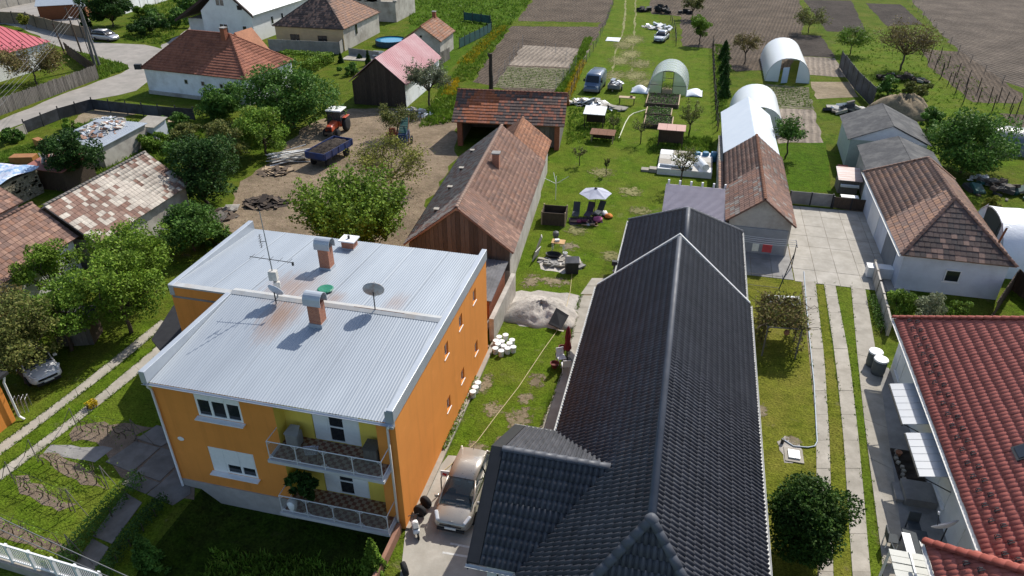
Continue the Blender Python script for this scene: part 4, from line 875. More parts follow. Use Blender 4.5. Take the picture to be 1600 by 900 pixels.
# pink roofed shed
pink = M('pink_sheet', (.47, .22, .235), (.42, .19, .205), .6, .6, .1, 3, c3=(.56, .4, .4), scale3=.18, amt3=.6)
t, ro = house('pink_roofed_shed', 'old shed with a faded pink sheet roof and dark plank gable', 'shed', (-35.6, 85.6), R(1), 7.2, 13.6, 2.7, 5.6, plaster_white, None, gable=wood_dark, sheet_mat=pink, rib=.35)
planks(t, -6.5, -3.3, 3.3, .0, lambda x: 5.45-abs(x)*.8-.1, wood_dark, .28)
# small tiled hut with chimney
t, ro = house('tiled_hut', 'small hut with a pale red tile roof and chimney on its ridge', 'hut', (-38.4, 105.4), R(2), 6.0, 7.6, 2.6, 4.6, plaster_old, clay_orange[:2]+clay_mix[:3], .3, .38, n_ind=0)
stack(t, ro, (0, 3.0, 4.5), .5, .9, brick_m); side_win(t, (-.3, -3.5, 3.0), (1, 0, 0), .35, .3, bars=0, depth=.02, mat=wood_dark)
# white house with the hipped red-brown roof beside the road
t, ro = house('white_hipped_house', 'white rendered house with a red-brown hipped tile roof beside the road', 'house', (-57.6, 80.8), R(-6), 15.6, 9.8, 3.15, 7.0, plaster_white, clay_red+clay_orange[:1], .3, .4, 'x', (-3.6, 2.6), pick=lambda u, v, p: rnd.choice([0, 1, 2, 3, 0, 2]), n_ind=300, minpx=4, lift=.06)
stack(t, ro, (2.3, -.6, 6.7), .6, 1.1, brick_m)
for x, z in ((-1.6, 1.75), (.9, 1.75), (3.6, 1.7)): side_win(t, (x, -4.6, z), (1, 0, 0), .5, .55, bars=0, depth=.02, mat=plaster_old)
MB().b6(-7.52, 7.52, -4.72, -4.6, 0, .45).build('plinth', plaster_old, t, True)
m = MB(); m.prism([(-2.5, 4.0, 3.3), (2.5, 4.0, 3.3), (0, 4.0, 6.2)], (0, 3.5, 0)); m.build('rear_roof', clay_orange[0], t, True)
d_ = MB().box((-8.0, -4.9, 3.35), (.8, .5, .6), .4).build('bell_box', steel_dark, t, True)
# modern white house behind
t = thing('white_gabled_house', 'modern white gabled house with dark verges and a white side roof', 'house', (-71.8, 117, 0), R(-3))
m = MB(); m.b6(-4.6, 4.6, -11, 11, 0, 4.3); m.prism([(-4.6, -11, 4.3), (4.6, -11, 4.3), (0, -11, 8.0)], (0, .2, 0)); m.b6(-9, -4.6, -9, 4, 0, 2.6); m.build('wall', white_wall, t, True)
MB().prism([(0, -11.4, 8.2), (5.1, -11.4, 4.0), (5.1, 11.4, 4.0), (0, 11.4, 8.2)], (0.06, 0, .14)).build('roof', M('white_membrane', (.8, .8, .79), (.74, .74, .73), 1, .5), t, True)
MB().prism([(0, -11.4, 8.2), (-9.6, -11.4, 2.6), (-9.6, 11.4, 2.6), (0, 11.4, 8.2)], (-.06, 0, .14)).build('roof', clay_dark[0], t, True)
for sx, xe, ze in ((1, 5.1, 4.0), (-1, -9.6, 2.6)): MB().prism([(0, -11.5, 8.0), (xe, -11.5, ze-.2), (xe, -11.5, ze+.2), (0, -11.5, 8.42)], (0, .3, 0)).build('verge', M('brown_verge', (.05, .03, .025), (.04, .025, .02), 3, .7), t, True)
for p, w, h in (((-1.6, -11, .9), 1.5, 1.6), ((2.6, -11, 1.5), .8, .9), ((-1.5, -11, 5.2), 1.5, 1.0), ((2.2, -11, 4.7), 1.0, .8)): side_win(t, p, (1, 0, 0), w, h, bars=1 if w > 1.2 else 0, depth=.02)
for y in (-6, -3): side_win(t, (4.6, y, 1.8), (0, 1, 0), .7, 1.2, bars=0, depth=.02)
# beige house with pyramid roof
t, ro = house('beige_house', 'beige plastered house with a patched pyramid tile roof', 'house', (-57, 110.4), R(0), 11.8, 14.2, 3.2, 7.4, plaster_old, clay_dark[:3]+clay_mix, .3, .4, 'y', (-1.2, 1.2), pick=lambda u, v, p: rnd.choice([3, 4, 5, 6, 7]) if p.x > -57+abs(p.y-110.4)*.83 and p.x > -56.6 else rnd.choice([0, 1, 2, 3, 6]), n_ind=0)
MB().b6(-5.62, 5.62, -6.9, -6.79, 0, 3.1).build('front_wall', plaster_beige, t, True)
for x in (-3.2, 1.4): side_win(t, (x, -6.9, 1.0), (1, 0, 0), 1.5, 1.1, bars=1, depth=-.01, mat=wood_dark)
side_win(t, (5.62, -2.5, 1.6), (0, 1, 0), .6, 1.4, bars=0, depth=-.01, mat=wood_dark)
# roofless ruin
t = thing('ruined_building', 'roofless ruin with broken plaster walls behind the beige house', 'ruin', (-53, 131, 0))
m = MB(); 
for x0, x1, y0, y1, h in ((-7, 1.2, -5.2, -4.8, 3.4), (.8, 1.2, -4.8, 4, 3.6), (-7, -6.6, -4.8, 4, 3.0), (-7, 1.2, 4, 4.4, 3.3)): m.b6(x0, x1, y0, y1, 0, h)
for i in range(14): m.box((rnd.uniform(-7, 1.2), -5.0, 3.4+rnd.uniform(0, .25)), (rnd.uniform(.4, 1), .4, .35), 0)
m.build('wall', plaster_old, t, True); m = MB(); m.b6(-6.5, .7, -4.7, 3.9, 2.6, 2.75); m.build('ceiling_slab', stone_m, t, True)
# timber shed in the yard at the top left
t, ro = house('timber_shed', 'brown timber garden shed with a grey felt roof across the road', 'shed', (-112.8, 116.6), R(33), 8.2, 6.2, 2.4, 3.4, M('brown_timber', (.2, .075, .03), (.15, .055, .022), 3, .8, .3, 8, stretch=(.6, .6, 8)), None, sheet_mat=M('blue_grey_felt', (.3, .34, .38), (.26, .3, .34), 2, .8), axis='x')
# crimson sheet roof at the left edge
crim = M('crimson_sheet', (.42, .055, .085), (.37, .045, .07), .8, .5, .1, 3)
t, ro = house('crimson_roofed_house', 'house with a crimson ribbed metal roof at the left edge', 'house', (-93.6, 76.2), R(-2), 11.4, 20.5, 3.2, 7.2, white_wall, None, hip=(-5, 4.5), sheet_mat=crim, rib=.0)
for i in range(28):
    y = -9.6+i*.72; L = min(1, (10.2-y)/5.7 if y > 4.5 else 1, (y+10.2)/5.2 if y < -5 else 1)
    MB().prism([(5.7, y, 3.26), (5.7, y+.06, 3.26), (5.7-5.7*L, y+.06, 3.26+4*L), (5.7-5.7*L, y, 3.26+4*L)], (.03, 0, .06)).build('roof_rib', crim, ro, True)
for i in range(11):
    for v in (.5, 1.1): MB().box((5.7-v, -7.5+i*1.35+v*.3, 3.3+v*.7), (.1, .22, .12)).build('snow_guard', steel_dark, ro, True)
# patchwork roofed shed
def pick_patch(u, v, p):
    cx, cv = (p.y-44.2)/3.6, (p.x+40.6)/1.5
    pr = 1.12-(cx*cx*.55+cv*cv*.4); pr = max(.1, min(.97, pr)); 
    if p.y < 41: pr = .26
    if p.y > 46.3 and p.x < -40: pr = .4
    return rnd.choice([0, 1, 2]) if rnd.random() < pr else rnd.choice([3, 4, 5, 3, 6])
t, ro = house('patchwork_roofed_shed', 'old shed whose roof mixes cream and brown tiles in patches', 'shed', (-42.4, 42.2), R(.5), 7.0, 10.8, 2.45, 5.0, plaster_old, clay_cream+clay_mix[3:4]+clay_brown[:3], .36, .40, pick=pick_patch, gable=wood_dark, ridge=clay_grey[2], lift=.025)
MB().box((3.3, -5.0, .8), (.06, 1.0, 1.7), .5).build('leaning_board', wood_light, t, True)
# tiled house at the left edge, with a taller roof behind
t, ro = house('old_tiled_cottage', 'old cottage with a weathered red tile roof and white wall at the left edge', 'house', (-43.0, 30.6), R(1.2), 5.8, 12.2, 2.9, 5.2, plaster_white, clay_brown+clay_mix[:2], .32, .38, lift=.035)
t2, ro2 = house('tall_tiled_roof_house', 'taller brown tiled roof rising behind the weathered cottage', 'house', (-48.2, 32.2), R(1.2), 7.6, 10.0, 4.9, 7.2, plaster_old, clay_brown+clay_mix[:1], .32, .38, n_ind=150)
MB().b6(-39.1, -38.6, 34.6, 37.2, 0, .9).build('rubble_heap', brick_m); tag(bpy.data.objects['rubble_heap'], 'heap of broken orange bricks beside the patchwork shed wall', 'rubble')
# stone hut with a printed tarpaulin over it
t = thing('stone_hut', 'low rubble stone hut covered by a printed blue and white tarpaulin', 'hut', (-57.5, 45.5, 0))
m = MB(); m.b6(-60.6, -54.6, 41.2, 48.0, 0, 2.15); m.build('wall', stone_m, t)
for k in range(150):
    y = rnd.uniform(41.3, 47.9); z = rnd.uniform(.1, 2.05); MB().box((-54.6, y, z), (.12, rnd.uniform(.25, .5), rnd.uniform(.14, .24)), 0, rnd.uniform(-.1, .1)).build('stone', stone_m, t)
tm, nt, b = new_mat('printed_tarp'); n = pos_noise(nt, .5, 5, .7); c = ramp(nt, n.outputs[0], [(.3, (.62, .65, .7)), (.42, (.16, .3, .5)), (.5, (.6, .64, .7)), (.58, (.25, .2, .4)), (.66, (.5, .12, .14)), (.74, (.6, .62, .66))]); nt.links.new(c.outputs[0], b.inputs['Base Color']); b.inputs['Roughness'].default_value = .45
def cloth(name, x0, x1, y0, y1, zf, mat, n=22, amp=.08, parent=None, droop=.0, local=False, seed=3):
    r = np.random.default_rng(seed); X, Y = np.meshgrid(np.linspace(x0, x1, n), np.linspace(y0, y1, n)); Z = np.vectorize(zf)(X, Y)
    for _ in range(10):
        a, ph, f = r.uniform(0, 6.28), r.uniform(0, 6.28), r.uniform(1.2, 4.0); Z = Z + amp*r.uniform(.2, .5)*np.sin((X*math.cos(a)+Y*math.sin(a))*f+ph)
    m = MB(); m.add(list(zip(X.ravel(), Y.ravel(), Z.ravel())), [(j*n+i, j*n+i+1, (j+1)*n+i+1, (j+1)*n+i) for j in range(n-1) for i in range(n-1)])
    o = m.build(name, mat, parent, local, smooth=True); md = o.modifiers.new('thick', 'SOLIDIFY'); md.thickness = .02; return o
cloth('tarpaulin', -60.8, -54.3, 41.0, 48.2, lambda x, y: 2.35+.15*math.sin((x+57)*.5), tm, 26, .1, t)
# low sheds between them
def lean(name, label, cat, x0, x1, y0, y1, h0, h1, wall, roof, rib=0, over=.2, rz=0):
    t = thing(name, label, cat, ((x0+x1)/2, (y0+y1)/2, 0), rz); w, d = (x1-x0)/2, (y1-y0)/2
    m = MB(); m.add([(-w, -d, 0), (w, -d, 0), (w, d, 0), (-w, d, 0), (-w, -d, h0), (w, -d, h0), (w, d, h1), (-w, d, h1)], [(3, 2, 1, 0), (4, 5, 6, 7), (0, 1, 5, 4), (1, 2, 6, 5), (2, 3, 7, 6), (3, 0, 4, 7)]); m.build('wall', wall, t, True)
    k = (h1-h0)/(2*d); r = MB().prism([(-w-over, -d-over, h0-k*over), (w+over, -d-over, h0-k*over), (w+over, d+over, h1+k*over), (-w-over, d+over, h1+k*over)], (0, 0, .06)).build('roof', roof, t, True)
    if rib:
        for i in range(int(2*(w+over)/rib)):
            x = -w-over+i*rib; MB().prism([(x, -d-over, h0-k*over+.06), (x+.06, -d-over, h0-k*over+.06), (x+.06, d+over, h1+k*over+.06), (x, d+over, h1+k*over+.06)], (0, 0, .04)).build('roof_rib', roof, r, True)
    return t
lean('plank_roofed_lean_to', 'dark lean-to with loose planks on top beside the stone hut', 'shed', -56.5, -52.6, 48.6, 52.2, 1.9, 2.2, wood_dark, M('red_felt', (.33, .13, .1), (.27, .1, .08), 3, .8))
lean('rubble_roofed_shed', 'collapsing shed with scrap and broken tiles heaped on its metal roof', 'shed', -58.6, -53.2, 54.2, 60.6, 2.1, 2.3, plaster_old, zinc, .3)
lean('small_outhouse', 'small blue-grey outhouse next to the scrap covered shed', 'outhouse', -54.6, -52.6, 61.0, 63.0, 1.9, 2.2, plaster_blue, concrete)
# sheds and yard buildings at the right
t, ro = house('tiled_garage', 'narrow garage with a mossy brown tile roof and grey front beside the concrete yard', 'garage', (6.4, 58.1), R(0), 5.0, 14.4, 2.55, 4.5, plaster_old, clay_brown+clay_mix[:2]+clay_grey[:1], .36, .42, pick=lambda u, v, p: rnd.choice([5, 6, 0, 2, 4]) if p.y > 58 and p.x < 6.4 else rnd.choice([0, 1, 2, 3, 4, 7]), ridge=clay_orange[1])
MB().b6(-2.05, 2.05, -6.98, -6.9, 0, 2.1).build('garage_door', M('grey_door', (.3, .31, .32), (.25, .26, .27), 2, .7, .2), t, True)
wm = M('white_roof_sheet', (.66, .7, .74), (.6, .65, .7), .8, .45, .05, 3)
house('white_sheet_roofed_store', 'store with a smooth pale metal gable roof behind the tiled garage', 'shed', (6.2, 71.6), R(.8), 4.9, 12.4, 2.5, 4.3, plaster_old, None, sheet_mat=wm)
t, ro = house('hipped_outbuilding', 'bluish outbuilding with a hipped orange-brown tile roof right of the concrete yard', 'outbuilding', (18.8, 55.4), R(0), 7.0, 15.2, 2.75, 5.6, plaster_blue, clay_mix+clay_dark, .36, .42, hip=(-3.6, 4.2), pick=lambda u, v, p: rnd.choice([5, 6, 7, 8, 5, 3]) if p.y < 51.5 and (p.y-47.8)*.92 < 3.5-abs(p.x-18.8)+.2 else (rnd.choice([0, 1, 2, 4, 0, 3])), lift=.03)  # front hip faces away from the sun: its shade is put into darker tiles
side_win(t, (-.4, -7.3, 1.0), (1, 0, 0), .95, .9, bars=0, depth=-.01, sill=.06)
for y0, y1, z1 in ((-5.6, -2.4, 2.1), (.6, 3.6, 2.2)): MB().b6(-3.24, -3.18, y0, y1, .05, z1).build('door', white_wall if y0 > 0 else M('grey_panel', (.2, .22, .24), (.16, .18, .2), 2, .8), t, True)
MB().cyl((3.0, -5.0, 2.9), (3.2, -5.0, 4.4), .07, n=8).build('flue', rust, ro, True); MB().cyl((3.2, -5, 4.4), (3.2, -5, 4.5), .22, .05, 10).build('flue_cap', white_pvc, ro, True)
gutter(t, xf(t, (-3.6, -7.6, 2.72)), xf(t, (-3.6, 7.6, 2.72)), trim, .08)
t, ro = house('felt_roofed_shed', 'grey felt roofed shed behind the hipped outbuilding', 'shed', (18.9, 66.4), R(-2), 6.4, 6.6, 2.7, 3.9, plaster_old, None, sheet_mat=felt_m)
t, ro = house('felt_roofed_shed', 'grey felt roofed shed farther back, next to the hay heap', 'shed', (18.9, 74.6), R(-2), 7.2, 7.4, 2.8, 4.4, M('pale_green_wall', (.36, .42, .38), (.3, .36, .32), 2, .9, .2), None, sheet_mat=felt_m, gable=plaster_blue)
# purple-grey sheet roof behind the dark house
t = thing('sheet_roofed_store', 'flat store with a purple-grey ribbed roof behind the dark roofed house', 'shed', (1.6, 53.6, 0))
m = MB(); m.b6(-.6, 3.7, 50.6, 56.4, 0, 2.3); m.build('wall', plaster_old, t)
pur = M('purple_grey_sheet', (.34, .31, .36), (.29, .265, .31), 1.0, .6, .1, 4)
r = MB().prism([(-.8, 50.4, 2.32), (3.9, 50.4, 2.32), (3.9, 56.7, 2.6), (-.8, 56.7, 2.6)], (0, 0, .05)).build('roof', pur, t)
for i in range(32):
    y = 50.45+i*.196; z = 2.38+(y-50.4)*.0444; MB().b6(-.8, 3.9, y, y+.07, z-.02, z+.035).build('roof_rib', pur, r)
for i in range(6): MB().cyl((-.6+i*.9, 56.9, 2.2), (-.6+i*.9, 56.9, 2.95), .09, n=8).build('post_cap', white_pvc, t)
# blockwork boundary wall along the garden's right side
t = thing('boundary_wall', 'long narrow rendered boundary wall capped with reddish tiles', 'wall', (4.0, 60, 0))
MB().b6(3.55, 3.8, 56.8, 72, 0, 1.9).build('wall', plaster_old, t)
for i in range(30): MB().box((3.68, 57+i*.5, 1.98), (.42, .44, .08), rnd.uniform(-.03, .03), 0, .12).build('cap_tile', clay_mix[i % 4] if i < 16 else concrete, t)
# corner of the neighbour at the left edge
t = thing('orange_gatehouse', 'corner of a small orange building with a white downpipe at the left edge', 'building', (-34, 21.5, 0))
MB().b6(-36.5, -32.7, 18.6, 22.3, 0, 2.9).build('wall', orange, t); MB().b6(-37, -32.3, 18.3, 22.7, 2.9, 3.05).build('roof', steel_dark, t)
MB().b6(-34.4, -33.3, 18.5, 18.6, 0, 2.0).build('door', concrete_d, t)
m = MB(); m.tube([(-32.9, 22.55, 2.9), (-32.45, 22.5, 2.75), (-32.5, 22.4, 2.5), (-32.5, 22.4, .25), (-32.2, 22.4, .08)], .06, 8); m.build('downpipe', white_pvc, t)
# ---------------------------------------------------------------- vegetation
bark = M('bark', (.12, .09, .065), (.07, .052, .04), 5, .95, .7, 15)
bark_d = M('dark_bark', (.055, .042, .034), (.035, .028, .024), 5, .95, .6, 15)
LF = {
 'dark': leaf_mat('leaf_dark', (0.023, 0.058, 0.014), (0.041, 0.094, 0.020), (0.065, 0.131, 0.026)),
 'deep': leaf_mat('leaf_deep', (.026, .06, .010), (.042, .092, .014), (.072, .13, .02)),
 'mid': leaf_mat('leaf_mid', (0.052, 0.122, 0.020), (0.086, 0.182, 0.031), (0.139, 0.252, 0.042)),
 'bright': leaf_mat('leaf_bright', (0.087, 0.174, 0.020), (0.152, 0.261, 0.029), (0.225, 0.326, 0.043)),
 'lime': leaf_mat('leaf_lime', (.10, .185, .016), (.155, .255, .024), (.235, .335, .045)),
 'yellow': leaf_mat('leaf_yellow', (0.174, 0.203, 0.029), (0.261, 0.275, 0.043), (0.334, 0.319, 0.065)),
 'olive': leaf_mat('leaf_olive', (0.102, 0.131, 0.032), (0.160, 0.181, 0.043), (0.232, 0.217, 0.065)),
 'brown': leaf_mat('leaf_brown', (0.145, 0.109, 0.043), (0.217, 0.160, 0.058), (0.189, 0.189, 0.051)),
 'grey': leaf_mat('leaf_grey', (0.131, 0.160, 0.087), (0.203, 0.232, 0.131), (0.275, 0.290, 0.174)),
 'flower': leaf_mat('flower_yellow', (0.500, 0.330, 0.010), (0.550, 0.400, 0.020), (0.300, 0.280, 0.030)),
 'grass': leaf_mat('blade_green', (0.087, 0.174, 0.017), (0.145, 0.246, 0.026), (0.217, 0.290, 0.043)),
 'dry': leaf_mat('blade_dry', (0.200, 0.170, 0.070), (0.270, 0.220, 0.100), (0.160, 0.160, 0.050)),
}
def leaf_quads(P, size, rng, up=.35, aspect=.55):
    n = len(P); N = rng.normal(size=(n, 3)); N[:, 2] = np.abs(N[:, 2]) + up; N /= np.linalg.norm(N, axis=1)[:, None]
    T = np.cross(N, rng.normal(size=(n, 3))); T /= np.linalg.norm(T, axis=1)[:, None]; B = np.cross(N, T)
    s = size * rng.uniform(.65, 1.35, n)[:, None]
    V = np.stack([P - T*s*.5, P + B*s*aspect*.5, P + T*s*.5 - N*s*.12, P - B*s*aspect*.5], 1).reshape(-1, 3)
    return V, np.arange(n*4).reshape(-1, 4)
def px_dims(bx, by, x0, x1, yt):
    b = at(bx, by); lo, hi = 0.0, 25.0
    for _ in range(40):
        mid = (lo+hi)/2
        if proj((b.x, b.y, mid))[1] > yt: lo = mid
        else: hi = mid
    d = (Vector((b.x, b.y, lo*.6)) - CAMP).dot(_f); return b, lo, (x1-x0)/2*d/FPX
def limb(mb, a, b, r0, r1, rng, k=3, bend=.08):
    a, b = Vector(a), Vector(b); L = (b-a).length; pts = [a]
    for i in range(1, k): pts.append(a.lerp(b, i/k) + Vector(rng.normal(size=3))*L*bend*.5)
    pts.append(b); mb.tube(pts, r0, 6 if r0 > .05 else 4, r1); return pts
def tree(name, label, base, h, r, style, leaf, n=3000, size=.16, trunk=.3, cat='tree', group=None, seed=0, clusters=40, barkm=None, flat=1.0, dens=.34):
    rng = np.random.default_rng(1000+seed); base = Vector(base); t = thing(name, label, cat, base, 0, group); mb = MB(); pts = []
    n = int(n*1.6); size *= 1.2
    th = h*trunk; tr = max(.04, min(.22, h*.022))
    if style in ('round', 'shrub'):
        cz = (h+th)/2 if style == 'round' else h*.5; rz_ = (h-th)/2*1.02 if style == 'round' else h*.52
        lean = Vector((rng.uniform(-.1, .1)*r, rng.uniform(-.1, .1)*r, 0))
        top = Vector((0, 0, th)) + lean; limb(mb, (0, 0, -.1), top, tr*1.15, tr*.8, rng)
        C = []
        while len(C) < clusters:
            p = rng.uniform(-1, 1, 3); q = np.linalg.norm(p)
            if q > 1 or q < .35: continue
            p = p*rng.uniform(.78, 1.16)
            if style == 'shrub' and p[2] < -.75: continue
            C.append(p*np.array([r*.86, r*.86, rz_*.86]) + np.array([0, 0, cz]))
        C = np.array(C); cr = np.sqrt(r*rz_)*dens*rng.uniform(.55, 1.25, clusters)
        for c in C[::2]: limb(mb, top if c[2] > th*.8 else (0, 0, max(th*.5, .1)), c, tr*.5, .015, rng, 3, .12)
        w = cr**2/np.sum(cr**2)
        for c, rr, k in zip(C, cr, (w*n).astype(int)+1):
            d = rng.normal(size=(k, 3)); d /= np.linalg.norm(d, axis=1)[:, None]; d *= (rr*rng.uniform(.25, 1.0, k)**.5)[:, None]; d[:, 2] *= .75*flat; pts.append(c+d)
    elif style == 'cone':
        limb(mb, (0, 0, -.1), (0, 0, h*.95), tr, .02, rng)
        z = th + (h-th)*rng.beta(1.1, 1.6, n); a = rng.uniform(0, 6.283, n); rr = r*(1-(z-th)/(h-th))**.8*(rng.uniform(.3, 1, n)**.5)*(.8+.25*np.sin(a*5+z*4))
        pts.append(np.stack([rr*np.cos(a), rr*np.sin(a), z-rr*.15], 1))
    elif style == 'upright':
        top = Vector((0, 0, th)); limb(mb, (0, 0, -.1), top, tr, tr*.8, rng)
        for i in range(clusters):
            a = rng.uniform(0, 6.283); q = rng.uniform(.1, 1)**.6*r; z0 = th + rng.uniform(0, .22)*(h-th); ht = h*rng.uniform(.62, 1.0)*(1-.22*(q/r)**2)
            b0 = np.array([q*.45*math.cos(a), q*.45*math.sin(a), z0]); b1 = np.array([q*math.cos(a), q*math.sin(a), ht])
            limb(mb, top, b0, tr*.35, tr*.18, rng, 2); limb(mb, b0, b1, tr*.16, .008, rng, 3, .04)
            k = max(4, int(n/clusters)); s = rng.uniform(.12, 1.0, k)[:, None]; p = b0+(b1-b0)*s + rng.normal(size=(k, 3))*np.array([.16, .16, .12])*size/.16*.8; pts.append(p)
    else:  # open crown of forked branches
        top = Vector((0, 0, th)); limb(mb, (0, 0, -.1), top, tr, tr*.8, rng); nb = max(4, clusters//6)
        for i in range(nb):
            a = 6.283*i/nb + rng.uniform(-.4, .4); e = np.array([r*.6*math.cos(a), r*.6*math.sin(a), th+(h-th)*rng.uniform(.3, .7)])
            pp = limb(mb, top, e, tr*.6, tr*.3, rng, 3, .1)
            for j in range(6):
                s = pp[1+int(rng.integers(0, 3))]; a2 = a+rng.uniform(-1.1, 1.1); q = r*rng.uniform(.5, 1.02); e2 = np.array([q*math.cos(a2), q*math.sin(a2), th+(h-th)*rng.uniform(.25, 1)*(1-.3*(q/r)**2)])
                limb(mb, s, e2, tr*.28, .012, rng, 3, .12); sv = np.array(s)
                k = max(2, int(n/nb/6)); f = rng.uniform(.3, 1.05, k)[:, None]; pts.append(sv+(e2-sv)*f + rng.normal(size=(k, 3))*r*.09)
                for _ in range(2):
                    m_ = sv+(e2-sv)*rng.uniform(.4, .9); e3 = m_+rng.normal(size=3)*r*.22; limb(mb, m_, e3, .015, .007, rng, 2)
    mb.build('trunk', barkm or bark, t, True, smooth=True)
    if pts and n > 0:
        P = np.concatenate(pts); P[:, 2] = np.maximum(P[:, 2], .04); V, F = leaf_quads(P, size, rng); plain('crown', np_mesh('crown', V, F, LF[leaf]), t)
    return t
def tpx(name, label, bx, by, x0, x1, yt, style, leaf, n, z0=0.0, **k):
    b, h, r = px_dims(bx, by, x0, x1, yt)
    if z0: b = at(bx, by, z0)
    tpx.i += 1; return tree(name, label, b, h, r, style, leaf, n, seed=tpx.i, **k)
tpx.i = 0
# broadleaf trees and shrubs round the dirt yard
tpx('broadleaf_tree', 'large dense green tree behind the red tractor', 462, 200, 388, 537, 97, 'shrub', 'mid', 9000, size=.26, trunk=.12, clusters=60)
tpx('broadleaf_tree', 'dense green tree against the wall of the white hipped house', 352, 186, 308, 394, 130, 'shrub', 'mid', 4500, size=.24, trunk=.1, clusters=36)
tpx('round_bush', 'rounded bright green bush left of the pile of white planks', 418, 243, 376, 458, 166, 'shrub', 'bright', 5000, size=.2, clusters=40, cat='bush')
tpx('broadleaf_tree', 'dark tall tree behind the patchwork roofed shed', 326, 318, 272, 385, 205, 'shrub', 'dark', 8000, size=.2, trunk=.08, clusters=55)
tpx('ivy_bush', 'olive brown overgrown bush between the dark tree and the dirt yard', 358, 262, 318, 388, 192, 'shrub', 'olive', 4500, size=.18, cat='bush')
tpx('broadleaf_tree', 'dark tree with pale trunks between the two low sheds', 126, 288, 78, 166, 204, 'round', 'dark', 5500, size=.19, trunk=.28, clusters=42)
tpx('fruit_tree', 'large upright tree of pale green shoots behind the orange house', 560, 392, 455, 655, 262, 'upright', 'lime', 11000, size=.22, trunk=.12, clusters=120)
tpx('fruit_tree', 'yellow-green spreading tree in the middle of the dirt yard', 612, 296, 545, 668, 214, 'open', 'yellow', 3600, size=.15, trunk=.22, clusters=60)
tpx('fruit_tree', 'small dark tree beside the parked machines', 622, 214, 590, 655, 160, 'open', 'olive', 1700, size=.16, clusters=42, barkm=bark_d)
tpx('fruit_tree', 'grey-green tree beside the pink roofed shed', 672, 168, 635, 705, 82, 'open', 'grey', 2800, size=.2, clusters=54)
tpx('round_bush', 'dark leafy fig bush at the rear left corner of the orange house', 305, 392, 252, 352, 318, 'shrub', 'mid', 5500, size=.17, cat='bush')
tpx('fruit_tree', 'bright yellow-green tree in front of the patchwork shed wall', 222, 458, 160, 292, 348, 'round', 'lime', 6500, size=.16, trunk=.2, clusters=46)
tpx('fruit_tree', 'bright leafy tree nearest the black porch roof', 205, 520, 128, 262, 398, 'round', 'lime', 7000, size=.15, trunk=.22, clusters=46)
tpx('fruit_tree', 'thin light green tree in front of the white cottage wall', 98, 478, 55, 152, 385, 'round', 'lime', 3800, size=.15, trunk=.25, clusters=30)
tpx('fruit_tree', 'spreading green tree between the cottage and the driveway', 112, 548, 55, 185, 436, 'round', 'bright', 6000, size=.15, trunk=.25, clusters=44)
tpx('plum_tree', 'brownish green tree overhanging the white car', 42, 598, -35, 116, 462, 'round', 'olive', 7500, size=.14, trunk=.2, clusters=50)
tpx('plum_tree', 'reddish leaved tree at the left edge behind the white car', 8, 545, -45, 60, 440, 'round', 'brown', 4000, size=.14, trunk=.25)
tpx('shrub', 'dark shrub on the left edge beside the old cottage', 8, 385, -20, 28, 290, 'shrub', 'mid', 2000, size=.18, cat='bush', clusters=18)
for i, (bx, by, x0, x1, yt, lf, lb) in enumerate([(270, 205, 238, 305, 178, 'mid', 'low green shrub at the end of the dark mesh fence'), (300, 228, 270, 335, 192, 'olive', 'scrubby shrub in front of the white hipped house'), (245, 232, 215, 280, 205, 'bright', 'bright bramble patch near the scrap covered shed'), (285, 250, 258, 312, 215, 'mid', 'leafy shrub left of the dark tall tree'), (350, 222, 325, 378, 185, 'olive', 'olive shrub behind the overgrown bush'), (110, 205, 90, 135, 188, 'bright', 'weedy green clump near the dark mesh fence'), (20, 222, -5, 35, 200, 'mid', 'small shrub at the left edge below the road'), (330, 380, 300, 365, 350, 'mid', 'small leafy shrub against the orange house parapet'), (5, 305, -10, 25, 285, 'bright', 'light green bush by the stone hut')]):
    tpx('shrub', lb, bx, by, x0, x1, yt, 'shrub', lf, 1900, size=.2, cat='bush', clusters=20, group='shrubs on the left plots')
# across the road
tpx('broadleaf_tree', 'large dark tree overhanging the silver car by the road', 176, 42, 132, 218, -14, 'round', 'dark', 5500, size=.34, trunk=.15, clusters=44)
tpx('broadleaf_tree', 'narrow pointed conifer beside the large roadside tree', 136, 46, 127, 146, 4, 'cone', 'dark', 700, size=.35, trunk=.1)
tpx('round_bush', 'brownish bush behind the grey plank fence', 58, 132, 2, 108, 68, 'open', 'brown', 3200, size=.24, clusters=60, cat='bush')
tpx('round_bush', 'yellow-green sapling in front of the brick boundary wall', 42, 46, 28, 50, 22, 'round', 'yellow', 500, size=.3, cat='bush', clusters=14)
for i, (bx, by, x0, x1, yt, lf, lb) in enumerate([(238, 55, 205, 270, 28, 'dark', 'dark bramble on the bank behind the silver car'), (262, 42, 225, 305, 12, 'mid', 'green bramble on the overgrown bank'), (305, 22, 280, 345, -18, 'mid', 'leafy bush beside the white gabled house'), (225, 25, 200, 250, 8, 'bright', 'bright weeds on the bank below the white fence')]):
    tpx('shrub', lb, bx, by, x0, x1, yt, 'shrub', lf, 2000, size=.36, cat='bush', clusters=22, group='brambles on the bank')
